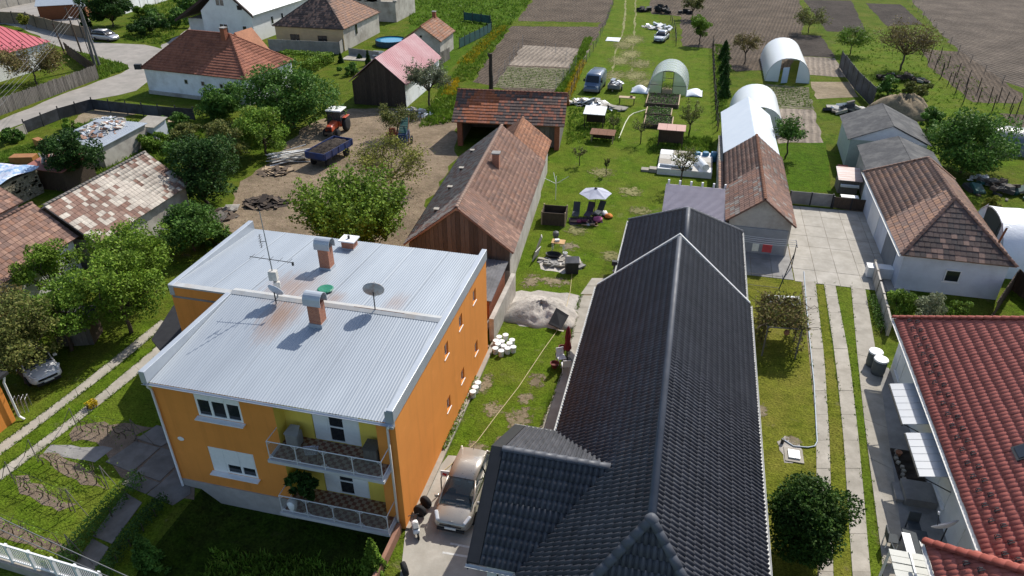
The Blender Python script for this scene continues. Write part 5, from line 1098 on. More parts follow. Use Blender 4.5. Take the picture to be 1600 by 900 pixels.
# clipped hedge and small conifers in the tidy garden
t = thing('clipped_hedge', 'clipped L-shaped box hedge in the garden beside the white hipped house', 'hedge', at(495, 105))
rng = np.random.default_rng(5); P = []
for (x0, x1, y0, y1) in ((-6.5, 1.0, 1.8, 3.4), (-.6, 1.0, -3.2, 1.8)):
    k = 1500; q = np.stack([rng.uniform(x0, x1, k), rng.uniform(y0, y1, k), rng.uniform(.05, 1.3, k)], 1); f = rng.integers(0, 3, k); q[f == 0, 2] = 1.3; q[f == 1, 0] = np.where(rng.random(np.sum(f == 1)) < .5, x0, x1); q[f == 2, 1] = np.where(rng.random(np.sum(f == 2)) < .5, y0, y1); P.append(q+rng.normal(size=q.shape)*.05)
V, F = leaf_quads(np.concatenate(P), .3, rng); plain('crown', np_mesh('crown', V, F, LF['bright']), t); m = MB()
for x, y in ((-5, 2.6), (-2, 2.6), (.2, 2.4), (.2, -1)): m.cyl((x, y, 0), (x, y, 1), .06, n=5)
m.build('stems', bark, t, True, kind='stuff')
for lb, bx, by, x0, x1, yt in (('small conical conifer by the clipped hedge', 533, 98, 528, 539, 82), ('slim conifer beside the garden pool terrace', 576, 102, 570, 582, 78), ('low conifer near the terrace wall', 562, 92, 556, 568, 84)):
    tpx('conifer', lb, bx, by, x0, x1, yt, 'cone', 'dark', 500, size=.22, trunk=.05)
tpx('shrub', 'low round shrub on the tidy lawn', 548, 116, 525, 570, 100, 'shrub', 'mid', 900, size=.24, cat='bush', clusters=12)
# gardens in the middle and at the right
tpx('small_tree', 'bright green egg-shaped tree beside the ploughed field', 1092, 69, 1080, 1113, 18, 'round', 'bright', 2200, size=.22, trunk=.22, clusters=26)
tpx('small_tree', 'dark twiggy tree at the far end of the lane', 1081, 30, 1066, 1100, -12, 'open', 'olive', 1100, size=.24, clusters=36)
tpx('fruit_tree', 'sparse orange-brown tree between the two fields', 1162, 100, 1146, 1193, 45, 'open', 'brown', 1200, size=.2, clusters=40)
tpx('fruit_tree', 'sparse crooked tree beside the dark garden plots', 1263, 52, 1238, 1296, 10, 'open', 'olive', 1300, size=.22, clusters=42)
tpx('fruit_tree', 'pale green bushy tree near the dark mesh screen', 1328, 85, 1300, 1355, 40, 'open', 'bright', 2200, size=.2, clusters=48)
tpx('walnut_tree', 'large bare-branched brownish tree above the woodpile', 1407, 110, 1368, 1462, 28, 'open', 'brown', 2600, size=.2, clusters=84)
for i, (by, yt) in enumerate([(92, 62), (112, 82), (132, 100), (152, 118)]):
    tpx('columnar_shrub', ['farthest', 'second farthest', 'second nearest', 'nearest'][i] + ' of the four dark columnar shrubs along the garden fence', 1131, by, 1119, 1143, yt, 'cone', 'dark', 1100, size=.22, trunk=.02, group='columnar shrubs along the fence')
tpx('cherry_tree', 'young tree with upright shoots on the small lawn right of the garage', 1226, 246, 1210, 1267, 178, 'upright', 'mid', 1500, size=.2, trunk=.42, clusters=30)
tpx('pear_tree', 'young pear tree with dark upright branches right of the clear greenhouse', 1076, 214, 1062, 1105, 148, 'upright', 'olive', 800, size=.14, trunk=.3, clusters=16, barkm=bark_d)
tpx('plum_tree', 'slender young tree in front of the concrete terrace', 1063, 292, 1045, 1092, 222, 'open', 'olive', 700, size=.13, trunk=.35, clusters=30)
for lb, bx, by, x0, x1, yt in (('bare sapling left of the grey parasol', 905, 259, 892, 918, 226, ), ('thin staked sapling just behind the grey parasol', 947, 274, 942, 953, 244), ('bare fruit tree beside the garden hose', 1000, 225, 985, 1016, 180), ('small leafy tree next to the rusty shelter', 958, 210, 945, 970, 178)):
    tpx('sapling', lb, bx, by, x0, x1, yt, 'open', 'olive', 160, size=.13, trunk=.4, clusters=20, barkm=bark_d)
tpx('broadleaf_tree', 'large dense green tree behind the hipped outbuilding', 1502, 270, 1428, 1572, 172, 'shrub', 'mid', 9000, size=.22, trunk=.1, clusters=60)
tpx('round_bush', 'big dense dark green bush beside the driveway near the bottom', 1246, 868, 1190, 1304, 760, 'shrub', 'deep', 22000, size=.12, clusters=90, cat='bush', dens=.4)
tpx('shrub', 'light green shrub at the left end of the row above the red roof', 1402, 500, 1385, 1432, 456, 'shrub', 'bright', 2200, size=.13, cat='bush', clusters=22)
tpx('shrub', 'leafy grey-green shrub in the middle of the row above the red roof', 1442, 512, 1422, 1480, 458, 'shrub', 'grey', 2600, size=.13, cat='bush', clusters=24)
tpx('shrub', 'loose green shrub at the right end of the row above the red roof', 1485, 512, 1468, 1512, 468, 'shrub', 'bright', 1800, size=.13, cat='bush', clusters=20)
tpx('shrub', 'yellowish bush behind the white tarpaulin tunnel', 1545, 325, 1530, 1562, 305, 'shrub', 'yellow', 1000, size=.18, cat='bush', clusters=14)
for lb, bx, by, x0, x1, yt, lf in (('bushy scrub in front of the woodpile', 1385, 150, 1360, 1415, 122, 'mid'), ('scrub right of the woodpile', 1430, 152, 1408, 1452, 125, 'olive'), ('green bush on the near side of the hay heap', 1445, 205, 1420, 1475, 172, 'mid'), ('bush below the hay heap', 1400, 210, 1380, 1425, 185, 'olive'), ('low bush on the slope behind the felt roofed shed', 1372, 180, 1362, 1385, 162, 'mid')):
    tpx('shrub', lb, bx, by, x0, x1, yt, 'shrub', lf, 1500, size=.22, cat='bush', clusters=18)
# vines over the pergola
pg = thing('pergola', 'weathered pergola of grey poles overgrown by brown vines on the lawn', 'pergola', at(1215, 545))
a, b_, c_, d_ = at(1190, 556), at(1242, 560), at(1239, 508), at(1190, 505)
for q in (a, b_, c_, d_, a.lerp(d_, .5), b_.lerp(c_, .5)): MB().cyl((q.x, q.y, 0), (q.x, q.y, 2.1), .05, n=7).build('post', wood_grey, pg)
for u, v in ((a, b_), (b_, c_), (c_, d_), (d_, a), (a.lerp(d_, .5), b_.lerp(c_, .5))): MB().cyl((u.x, u.y, 2.1), (v.x, v.y, 2.1), .04, n=6).build('beam', wood_grey, pg)
MB().prism([(p.x, p.y, 2.14) for p in (d_.lerp(a, .3), c_.lerp(b_, .3), c_, d_)], (0, 0, .02)).build('roof_sheet', glass_mat('weathered_plastic', (.5, .55, .6), .4, .75), pg)
rng = np.random.default_rng(9); x0, x1, y0, y1 = a.x-.1, b_.x+.15, a.y+.1, d_.y-.1
P = np.stack([rng.uniform(x0, x1, 5200), rng.uniform(y0, y1, 5200), 2.1+rng.exponential(.12, 5200)], 1); ed = rng.random(5200) < .35; P[ed, 0] = np.where(rng.random(ed.sum()) < .6, x0, x1)+rng.normal(size=ed.sum())*.2; P[ed, 2] = rng.uniform(.3, 2.5, ed.sum())
P[:, :2] -= np.array(pg.location)[:2]
V, F = leaf_quads(P[:3600], .17, rng); plain('vine_leaves', np_mesh('vine_leaves', V, F, LF['brown']), pg); V, F = leaf_quads(P[3600:], .18, rng); plain('vine_leaves', np_mesh('vine_leaves', V, F, LF['olive']), pg)
m = MB()
for i in range(160):
    p = Vector((rng.uniform(x0, x1), rng.uniform(y0, y1), 2.15)); q = p+Vector((rng.normal()*.6, rng.normal()*.6, rng.uniform(-.1, .25))); limb(m, p, q, .025, .01, rng, 3, .2)
m.build('vine_stems', bark, pg)
MB().lathe([(.03, -.2), (.14, -.12), (.17, 0), (.12, .14), (.03, .18)], (a.x+1.15, a.y+.3, 1.7), 10).build('hanging_pot', clay_orange[0], pg, smooth=True)
# front garden in the shade of the orange house
tpx('conifer', 'small feathery conifer in the shade before the orange house', 236, 892, 200, 268, 832, 'cone', 'mid', 1500, size=.14, trunk=.02, z0=-.75)
tpx('thuja_bush', 'bright green thuja at the corner below the lower balcony', 588, 912, 558, 618, 838, 'cone', 'bright', 3200, size=.12, trunk=.02, cat='bush', z0=-.75)
def hedge_row(name, label, pts, h, w, leaf, n, size):
    t = thing(name, label, 'hedge', at(*pts[0])); rng = np.random.default_rng(len(label)); Pw = [at(*p) for p in pts]; P = []
    for u, v in zip(Pw[:-1], Pw[1:]):
        d = (v-u); nrm = Vector((-d.y, d.x, 0)).normalized(); k = n//(len(Pw)-1)
        for s, o, z in zip(rng.uniform(0, 1, k), rng.uniform(-1, 1, k), rng.uniform(.02, 1, k)**.6): q = u+d*s+nrm*(o*w/2); P.append((q.x-t.location.x, q.y-t.location.y, z*h*(1-.25*o*o)))
    V, F = leaf_quads(np.array(P), size, rng); plain('crown', np_mesh('crown', V, F, LF[leaf]), t); m = MB()
    for i in range(6):
        q = Pw[0].lerp(Pw[-1], i/5) - Vector(t.location); m.cyl((q.x, q.y, 0), (q.x, q.y, h*.7), .03, n=5)
    m.build('stems', bark, t, True, kind='stuff'); return t
hedge_row('low_hedge', 'low dark hedge along the shaded garden path, nearer the vines', [(222, 752), (175, 800), (130, 852), (95, 905)], .9, .8, 'mid', 2600, .1)
hedge_row('low_hedge', 'low dark hedge along the shaded garden path, nearer the house', [(262, 785), (214, 830), (162, 905)], .7, .7, 'dark', 2000, .1)
hedge_row('flower_border', 'green border of plants along the low yard wall', [(1360, 468), (1368, 490), (1376, 520)], .55, .55, 'mid', 900, .1)
hedge_row('wild_flower_strip', 'clump of yellow flowers beside the left driveway', [(138, 640), (152, 632)], .45, .5, 'flower', 500, .09)
hedge_row('weed_strip', 'green weeds along the foot of the orange side wall', [(690, 705), (712, 662), (742, 590)], .3, .45, 'bright', 900, .12)

# grasses, weeds: uncountable ground cover
def inside(poly, x, y):
    c = np.zeros(len(x), bool); n = len(poly)
    for i in range(n):
        (x0, y0), (x1, y1) = poly[i], poly[(i+1) % n]; k = ((y0 > y) != (y1 > y)) & (x < (x1-x0)*(y-y0)/((y1-y0) or 1e-9)+x0); c ^= k
    return c
def tufts(name, label, polys, n, h, leaf, seed, cat='grass', clump=4, wide=.5, z0=0.0):
    rng = np.random.default_rng(seed); V = []
    for poly in polys:
        W_ = [(at(*p, z0).x, at(*p, z0).y) for p in poly]; xs, ys = zip(*W_); A = (max(xs)-min(xs))*(max(ys)-min(ys))
        x = rng.uniform(min(xs), max(xs), n*3); y = rng.uniform(min(ys), max(ys), n*3); k = inside(W_, x, y); x, y = x[k][:n], y[k][:n]
        k = len(x); x = np.repeat(x, clump)+rng.normal(size=k*clump)*h*.35; y = np.repeat(y, clump)+rng.normal(size=k*clump)*h*.35; hh = h*rng.uniform(.4, 1.3, k*clump); a = rng.uniform(0, 6.28, k*clump); w = hh*wide*.5
        dx, dy = np.cos(a)*w, np.sin(a)*w; lx, ly = rng.normal(size=k*clump)*hh*.4, rng.normal(size=k*clump)*hh*.4; z = np.full(k*clump, .01)
        V.append(np.stack([np.stack([x-dx, y-dy, z], 1), np.stack([x+dx, y+dy, z], 1), np.stack([x+lx, y+ly, hh], 1)], 1).reshape(-1, 3))
    V = np.concatenate(V); V[:, 2] += z0; me = np_mesh(name, V, np.arange(len(V)).reshape(-1, 3), LF[leaf], tri=True); return tag(plain(name, me), label, cat, None, 'stuff')
tufts('weeds', 'tall yellow-green weeds along the field edge and barn', [[(700, 130), (740, 125), (800, 36), (780, 36), (720, 95)], [(655, 200), (712, 190), (725, 140), (690, 135)], [(878, 150), (905, 105), (925, 60), (915, 60), (890, 110), (868, 145)]], 900, .35, 'lime', 1)
tufts('flowering_weeds', 'bright yellow flowering weeds along the fences', [[(715, 100), (735, 100), (795, 40), (775, 45)], [(876, 165), (886, 165), (915, 95), (905, 95)], [(690, 150), (712, 150), (716, 122), (700, 130)]], 500, .32, 'flower', 2)
tufts('rough_grass', 'long rough grass on the left plots', [[(60, 230), (150, 185), (300, 195), (330, 215), (250, 300), (120, 300), (20, 290)], [(0, 240), (60, 225), (50, 255), (0, 262)]], 2600, .3, 'grass', 3)
tufts('bank_grass', 'long grass on the bank across the road', [[(190, 64), (250, 70), (320, 20), (330, -10), (230, 0), (200, 35)], [(105, 78), (150, 90), (195, 102), (200, 108), (155, 124), (150, 100)]], 1500, .35, 'grass', 4)
tufts('meadow_grass', 'long meadow grass beyond the huts', [[(640, -10), (840, -10), (800, 36), (770, 60), (720, 60), (640, 40)]], 1800, .4, 'grass', 5)
tufts('orchard_grass', 'grass under the fruit trees at the right', [[(1300, 80), (1440, 45), (1600, 190), (1600, 250), (1450, 250), (1340, 150)]], 900, .22, 'grass', 6)
tufts('garden_weeds', 'green weeds round the scrap in the garden', [[(885, 225), (970, 222), (968, 170), (890, 170)], [(1010, 240), (1115, 245), (1112, 215), (1015, 215)], [(1118, 190), (1135, 190), (1140, 70), (1118, 70)]], 900, .25, 'grass', 7)
tufts('yard_weeds', 'sparse weeds and litter on the dirt yard', [[(350, 350), (440, 240), (540, 175), (715, 190), (650, 380), (420, 390)]], 350, .1, 'dry', 8)
#tufts('lawn_tufts', 'uneven tufts on the lawn between the houses', [[(700, 715), (765, 545), (800, 510), (870, 525), (840, 660), (780, 700)], [(810, 440), (860, 330), (960, 300), (975, 360), (930, 440)], [(-20, 760), (230, 560), (240, 600), (100, 700), (60, 800), (-20, 850)]], 2600, .12, 'grass', 9)
tufts('shade_plants', 'mixed low plants in the shaded front garden', [[(330, 860), (600, 880), (580, 960), (300, 960)]], 1200, .2, 'grass', 10, z0=-.75)
def along(L, d=2.2): return [(x-d, y) for x, y in L] + [(x+d, y) for x, y in reversed(L)]
tufts('edge_grass', 'grass creeping over the edges of the driveway slabs', [along(q) for q in ([(1254, 440), (1268, 560), (1275, 672), (1276, 760), (1279, 897)], [(1274, 440), (1288, 560), (1295, 672), (1298, 760), (1302, 897)], [(1287, 440), (1305, 560), (1317, 672), (1324, 780), (1332, 897)], [(1304, 440), (1327, 560), (1340, 672), (1350, 780), (1360, 897)], [(1329, 440), (1340, 560), (1352, 672), (1366, 780), (1381, 897)], [(0, 694), (100, 622), (190, 550), (252, 500)], [(0, 712), (100, 636), (195, 563), (262, 505)], [(0, 735), (110, 655), (205, 575), (250, 537)], [(0, 752), (110, 669), (215, 586), (258, 545)], [(845, 672), (885, 560), (907, 462)])], 420, .1, 'grass', 12)
# stubble and clods on the beds
tufts('crop_rows', 'young crops in the vegetable beds', [[(1196, 134), (1262, 137), (1270, 168), (1212, 166)], [(772, 136), (793, 106), (902, 109), (880, 139)]], 500, .15, 'grass', 11)
# ---------------------------------------------------------------- vehicles
def paint(name, c, rough=.25, metal=.0):
    m, nt, b = new_mat(name); b.inputs['Base Color'].default_value = (*c, 1); b.inputs['Roughness'].default_value = rough; b.inputs['Metallic'].default_value = metal; b.inputs['Coat Weight'].default_value = .6; b.inputs['Coat Roughness'].default_value = .08
    n = pos_noise(nt, 3, 4); nt.links.new(ramp(nt, n.outputs[0], [(.3, rough-.05), (.8, rough+.12)]).outputs[0], b.inputs['Roughness']); return m
rubber = M('rubber', (.022, .022, .023), (.015, .015, .016), 8, .85, .2, 20)
alloy = M('alloy', (.4, .4, .41), (.32, .32, .33), 6, .4, metal=.5)
lampg = glass_mat('lamp_glass', (.55, .57, .6), .12); taill = glass_mat('tail_lamp', (.3, .01, .01), .2)
car_glass = glass_mat('car_glass', (.03, .045, .055), .04, .62); car_glass_d = glass_mat('dark_car_glass', (.012, .015, .018), .05)
interior = M('seat_cloth', (.16, .17, .18), (.12, .13, .14), 6, .9); seat_l = M('pale_seat', (.4, .42, .44), (.33, .35, .37), 6, .9)
plate_m = M('plate', (.7, .7, .68), (.64, .64, .62), 8, .5); black_p = M('black_plastic', (.02, .02, .021), (.014, .014, .015), 6, .6)
def wheel(t, p, r=.31, w=.2, name='wheel'):
    o = MB().lathe([(r*.5, -w/2), (r*.92, -w/2), (r, -w*.3), (r, w*.3), (r*.92, w/2), (r*.5, w/2)], p, 18, 'X').build(name, rubber, t, True, smooth=True)
    s = 1 if p[0] > 0 else -1
    MB().lathe([(.03, w*.3*s), (r*.3, w*.46*s), (r*.56, w*.42*s), (r*.64, w*.5*s), (r*.64, 0)] if s > 0 else [(r*.64, 0), (r*.64, w*.5*s), (r*.56, w*.42*s), (r*.3, w*.46*s), (.03, w*.3*s)], p, 14, 'X').build('rim', alloy, o, True)
    return o
def car(name, label, loc, rz, L, Wd, H, prof, pm, glass, cabin, logo=False, group=None):
    """prof: lower body stations (y, half width, z bottom, z top); cabin: (y, half base, z base, half top, z top)"""
    t = thing(name, label, 'car', loc, rz, group); h = L/2
    def sec(y, w, zb, zt): 
        q = [(w*.9, zb), (w, zb+.12), (w*1.0, (zb+zt)/2+.05), (w*.96, zt-.1), (w*.86, zt-.02), (w*.45, zt+.015)]
        return [(x, y, z) for x, z in q] + [(-x, y, z) for x, z in reversed(q)]
    m = MB(); m.loft([sec(*s) for s in prof]); m.build('body', pm, t, True, smooth=True, sub=1)
    m = MB(); secs = []
    for y, wb, zb, wt, zt in cabin:
        q = [(wb, zb), ((wb*.5+wt*.5)+.03, (zb+zt)/2), (wt, zt-.03), (wt*.6, zt)]; secs.append([(x, y, z) for x, z in q] + [(-x, y, z) for x, z in reversed(q)])
    m.loft(secs); m.build('windows', glass, t, True, smooth=True)
    ci = cabin[1:-1]; m = MB(); secs = []
    for y, wb, zb, wt, zt in ci:
        q = [(wt+.035, zt-.07), (wt+.01, zt-.005), (wt*.6, zt+.025)]; secs.append([(x, y, z) for x, z in q] + [(-x, y, z) for x, z in reversed(q)])
    m.loft(secs); m.build('roof', pm, t, True, smooth=True)
    f, f2, r2, r = cabin[0], cabin[1], cabin[-2], cabin[-1]
    for s in (-1, 1):
        m = MB(); m.tube([(s*(f[1]+.0), f[0]+.02, f[2]-.02), (s*(f2[1]*.5+f2[3]*.5+.02), (f[0]+f2[0])/2, (f[2]+f2[4])/2+.01), (s*(f2[3]+.01), f2[0], f2[4]-.02)], .04, 6); m.build('front_pillar', pm, t, True, smooth=True)
        m = MB(); m.tube([(s*(r[1]+.0), r[0]-.02, r[2]), (s*(r2[3]+.0), r2[0], r2[4]-.02)], .07, 6); m.build('rear_pillar', pm, t, True, smooth=True)
        ym = (f2[0]+r2[0])/2; m = MB(); m.tube([(s*(f2[1]+.01), ym, f2[2]), (s*(f2[1]*.5+f2[3]*.5+.045), ym, (f2[2]+f2[4])/2), (s*(f2[3]+.02), ym, f2[4]-.04)], .035, 6); m.build('middle_pillar', black_p, t, True)
        for y in (h*.6, -h*.6): wheel(t, (s*(Wd/2-.1), y, .31))
        mr = MB().box((s*(Wd/2+.08), f[0]-.35, f[2]+.06), (.2, .12, .15), s*.15).build('mirror', pm, t, True, bevel=.03)
        zt = prof[-3][3]; MB().box((s*Wd*.385, h-.27, zt-.02), (.17, .46, .11), s*.5, -.42).build('headlight', lampg, t, True, bevel=.05)
        MB().box((s*Wd*.42, -h+.1, .85), (.16, .08, .3), -s*.3).build('tail_light', taill, t, True, bevel=.02)
    MB().box((0, h+.03, .43), (.52, .06, .11)).build('number_plate', plate_m, t, True); MB().box((0, h+.0, .56), (1.0, .08, .1)).build('grille', black_p, t, True, bevel=.02)
    MB().box((0, -h+.02, .7), (.52, .03, .11)).build('number_plate', plate_m, t, True)
    m = MB(); m.box((0, h-.0, .3), (Wd*.7, .1, .16)); m.build('lower_grille', black_p, t, True, bevel=.03)
    m = MB()
    for sx in (-.3, .25): m.box((sx, f[0]-.02, f[2]+.03), (.55, .025, .02), .12)
    m.build('wipers', black_p, t, True)
    if logo:
        m = MB()
        for dz in (0, .05): m.tube([(-.11, h-.12, .66+dz), (0, h-.1, .72+dz), (.11, h-.12, .66+dz)], .014, 5); 
        m.tube([(-.6, h-.28, .67), (-.12, h-.1, .655)], .012, 5); m.tube([(.6, h-.28, .67), (.12, h-.1, .655)], .012, 5); m.build('chevron_badge', alloy, t, True)
        for x, y in ((-.4, .15), (.4, .15), (-.4, -.8), (.4, -.8), (0, -.8)):
            s_ = MB().box((x, y, .75), (.5, .5, .25)).box((x, y-.22, 1.02), (.48, .16, .6), 0, -.2).box((x, y-.27, 1.38), (.26, .1, .16)).build('seat', seat_l if y > 0 else interior, t, True, bevel=.04)
        MB().box((0, 1.0, .95), (1.4, .5, .2)).build('dashboard', black_p, t, True, bevel=.05); MB().lathe([(.19, -.015), (.21, 0), (.19, .015)], (.4, .68, 1.02), 14).build('steering_wheel', black_p, t, True)
        MB().cyl((0, -1.5, 1.6), (0, -1.72, 1.9), .012, .006, 5).build('aerial', black_p, t, True)
        MB().box((-.15, 1.12, 1.06), (.34, .02, .2), 0, -.9).build('sunshield', plate_m, t, True)
    return t
mpv = ([(-2.2, .72, .4, .85), (-2.1, .84, .25, 1.0), (-1.2, .9, .2, 1.03), (0, .91, .2, 1.02), (1.1, .91, .2, 1.0), (1.55, .89, .2, .93), (1.95, .84, .22, .8), (2.15, .74, .26, .68), (2.22, .6, .3, .6)],
       [(1.42, .76, .96, .72, 1.0), (.35, .84, 1.0, .63, 1.63), (-.7, .85, 1.0, .64, 1.66), (-1.6, .82, 1.0, .62, 1.6), (-2.12, .74, 1.0, .62, 1.04)])
sed = ([(-2.2, .7, .4, .8), (-2.1, .82, .25, .93), (-1.2, .87, .2, .95), (0, .88, .2, .93), (1.0, .88, .2, .92), (1.6, .85, .2, .85), (2.0, .8, .24, .75), (2.2, .64, .3, .62)],
       [(1.15, .74, .9, .7, .93), (.3, .8, .92, .6, 1.4), (-.6, .8, .92, .6, 1.43), (-1.5, .78, .92, .58, 1.36), (-2.05, .72, .92, .6, .98)])
car('parked_car', 'gold-beige family car parked facing the viewer beside the orange wall', (-7.82, 22.8, .02), R(180), 4.44, 1.82, 1.66, mpv[0], paint('gold_paint', (.40, .365, .315), .3, .45), car_glass, mpv[1], True)
car('parked_car', 'silver hatchback parked under the large tree across the road', at(166, 63), R(-96), 4.3, 1.78, 1.6, mpv[0], paint('silver_paint', (.34, .34, .35), .3, .4), car_glass_d, mpv[1])
hd = Vector((.88, -.47, 0)); p = at(80, 602) - hd*2.2
car('parked_car', 'white car half hidden under the tree by the left driveway', (p.x, p.y, 0), R(-118), 4.4, 1.8, 1.45, sed[0], paint('white_paint', (.72, .72, .72), .3), car_glass_d, sed[1])
p = at(1026, 67); car('parked_car', 'silver-blue estate car parked on the grass lane', (p.x+.6, p.y+2.0, 0), R(170), 4.4, 1.78, 1.45, sed[0], paint('silver_blue_paint', (.42, .46, .5), .3, .3), car_glass_d, sed[1])
# blue van
blue = paint('van_blue', (.045, .085, .15), .35); grey_p = M('grey_bumper', (.2, .2, .21), (.15, .15, .16), 4, .7)
t = thing('delivery_van', 'old blue van parked on the grass beside the fence', 'van', (-11.6, 92.2, 0), R(176))
def rsec(y, w, zb, zt, top): 
    q = [(w*.95, zb), (w, zb+.15), (w, zt-.5), (w*top, zt-.12), (w*top*.8, zt)]; return [(x, y, z) for x, z in q] + [(-x, y, z) for x, z in reversed(q)]
m = MB(); m.loft([rsec(-2.5, .95, .35, 2.1, .9), rsec(-1, 1.0, .3, 2.25, .9), rsec(.9, 1.0, .3, 2.25, .9), rsec(1.3, 1.0, .3, 2.1, .9), rsec(1.75, 1.0, .3, 1.35, .95), rsec(2.3, .96, .3, 1.1, .95), rsec(2.5, .85, .4, .9, .9)]); m.build('body', blue, t, True, smooth=True)
MB().prism([(-.82, 1.82, 1.3), (.82, 1.82, 1.3), (.76, 1.38, 2.0), (-.76, 1.38, 2.0)], (0, .05, .04)).build('windscreen', car_glass_d, t, True)
MB().box((0, 2.48, .5), (1.9, .2, .32)).build('bumper', grey_p, t, True, bevel=.05); MB().box((0, 2.44, .85), (1.1, .1, .2)).build('grille', black_p, t, True)
for s in (-1, 1):
    MB().box((s*.72, 2.4, .88), (.34, .1, .24)).build('headlight', lampg, t, True); MB().box((s*1.12, 1.5, 1.45), (.2, .1, .34)).build('mirror', black_p, t, True); MB().box((s*1.0, .95, 1.55), (.03, .8, .5)).build('side_window', car_glass_d, t, True)
    for y in (1.6, -1.6): wheel(t, (s*.9, y, .34), .34, .22)
for k in range(5): MB().box((0, -1.9+.6*k, 2.27), (1.3, .05, .03)).build('roof_rib', blue, t, True)
# tractor
orange_p = paint('tractor_red', (.5, .075, .025), .4); cabm = paint('cab_black', (.03, .03, .032), .4)
t = thing('tractor', 'red tractor with a white cab roof standing in the dirt yard', 'tractor', (-36.3, 69.0, 0), R(183))
m = MB(); m.loft([[(s*.36, y, z) for s, z in ((1, z0), (1, z1-.1), (.7, z1), (-.7, z1), (-1, z1-.1), (-1, z0))] for y, z0, z1 in ((.3, .75, 1.45), (1.4, .75, 1.38), (1.85, .7, 1.25), (1.95, .75, 1.1))]); m.build('bonnet', orange_p, t, True, bevel=.03)
MB().box((0, 1.92, .95), (.6, .06, .4)).build('grille', black_p, t, True); MB().box((0, .9, .62), (.5, 2.0, .35)).build('chassis', cabm, t, True)
m = MB()
for x in (-.72, .72):
    for y in (.3, -1.05): m.box((x, y, 1.75), (.07, .07, 1.25))
m.build('cab_frame', cabm, t, True); MB().box((0, -.38, 2.45), (1.75, 1.7, .16)).build('cab_roof', M('cab_white', (.75, .75, .73), (.7, .7, .68), 4, .5), t, True, bevel=.06)
for c, d in (((0, .32, 1.85), (1.36, .02, 1.0)), ((-.73, -.38, 1.85), (.02, 1.25, 1.0)), ((.73, -.38, 1.85), (.02, 1.25, 1.0)), ((0, -1.06, 1.85), (1.36, .02, 1.0))): MB().box(c, d).build('cab_pane', car_glass, t, True)
MB().box((0, -.5, 1.0), (1.3, 1.3, .6)).build('cab_base', orange_p, t, True); MB().box((0, -.55, 1.5), (.5, .5, .5)).build('seat', interior, t, True, bevel=.05)
for s in (-1, 1):
    wheel(t, (s*.85, -.75, .78), .78, .4, 'rear_wheel'); wheel(t, (s*.7, 1.35, .42), .42, .25, 'front_wheel'); MB().box((s*.88, -.75, 1.62), (.44, 1.2, .06)).build('mudguard', orange_p, t, True, bevel=.02)
MB().cyl((.3, .9, 1.4), (.3, .9, 2.2), .04, n=8).build('exhaust', steel_dark, t, True); MB().box((0, 2.1, .6), (.9, .2, .2)).build('front_weight', cabm, t, True)
# blue tipper trailer with a load of dark earth
tb = M('trailer_blue', (.025, .05, .16), (.02, .038, .12), 4, .6, .2, 10, c3=(.1, .07, .05), scale3=1.5, amt3=.5)
t = thing('farm_trailer', 'blue four-wheeled farm trailer loaded with dark earth', 'trailer', (-33.3, 61.3, 0), R(-9))
MB().box((0, 0, .95), (2.15, 4.7, .12)).build('bed', tb, t, True)
for s in (-1, 1):
    MB().box((s*1.1, 0, 1.28), (.05, 4.8, .6)).build('side_board', tb, t, True); MB().box((0, s*2.4, 1.28), (2.15, .05, .6)).build('end_board', tb, t, True)
    for k in range(5): MB().box((s*1.14, -2.2+1.1*k, 1.25), (.06, .07, .66)).build('stake', tb, t, True)
    for y in (1.5, -1.5): wheel(t, (s*.85, y, .45), .45, .26)
m = MB(); m.box((0, 0, .75), (.9, 4.4, .16)); m.tube([(0, 2.3, .7), (0, 3.6, .55)], .06, 6); m.build('chassis', steel_dark, t, True)
rng = np.random.default_rng(4); n = 18; X, Y = np.meshgrid(np.linspace(-1.06, 1.06, n), np.linspace(-2.35, 2.35, n)); Z = 1.35+.45*np.maximum(0, 1-(X/1.1)**2)*np.maximum(0, 1-(Y/2.4)**2)+rng.normal(size=X.shape)*.05
m = MB(); m.add(list(zip(X.ravel(), Y.ravel(), Z.ravel())), [(j*n+i, j*n+i+1, (j+1)*n+i+1, (j+1)*n+i) for j in range(n-1) for i in range(n-1)]); m.build('load', soil_mat('dark_load', (.075, .06, .05), (.04, .033, .028)), t, True)
# machines beside the yard tree
gp = M('machine_green', (.02, .09, .08), (.015, .07, .06), 4, .6, c3=(.1, .06, .04), scale3=1.5, amt3=.4); bp = M('machine_blue', (.02, .05, .13), (.015, .04, .1), 4, .6)
p = at(632, 224); t = thing('sorting_machine', 'green and blue farm machine with red wheel beside the yard tree', 'machine', p, R(8))
MB().box((0, 0, .8), (.9, 1.6, .9)).build('hopper', bp, t, True, bevel=.03); m = MB(); m.prism([(-.42, -.6, 1.25), (.42, -.6, 1.25), (.42, 1.4, 2.2), (-.42, 1.4, 2.2)], (0, 0, .12)); m.build('chute', gp, t, True)
for k in range(6): MB().box((0, -.4+.32*k, 1.46+.15*k), (.8, .05, .05)).build('slat', gp, t, True)
m = MB(); m.tube([(.6, -.6, .1), (.6, -.5, 1.6), (.45, .9, 2.6)], .05, 6); m.tube([(-.6, -.6, .1), (-.6, -.5, 1.6)], .05, 6); m.build('frame', rust, t, True); wheel(t, (.75, .2, .4), .4, .14); wheel(t, (-.75, .2, .4), .4, .14)
p = at(614, 220); t = thing('cultivator', 'rusty orange cultivator next to the green machine', 'machine', p, R(20))
m = MB(); 
for k in range(4): m.box((0, -.6+.4*k, .7), (1.3, .1, .1))
m.box((-.6, 0, .7), (.1, 1.4, .12)); m.box((.6, 0, .7), (.1, 1.4, .12)); m.build('frame', M('orange_rust', (.36, .1, .05), (.25, .07, .04), 4, .7), t, True)
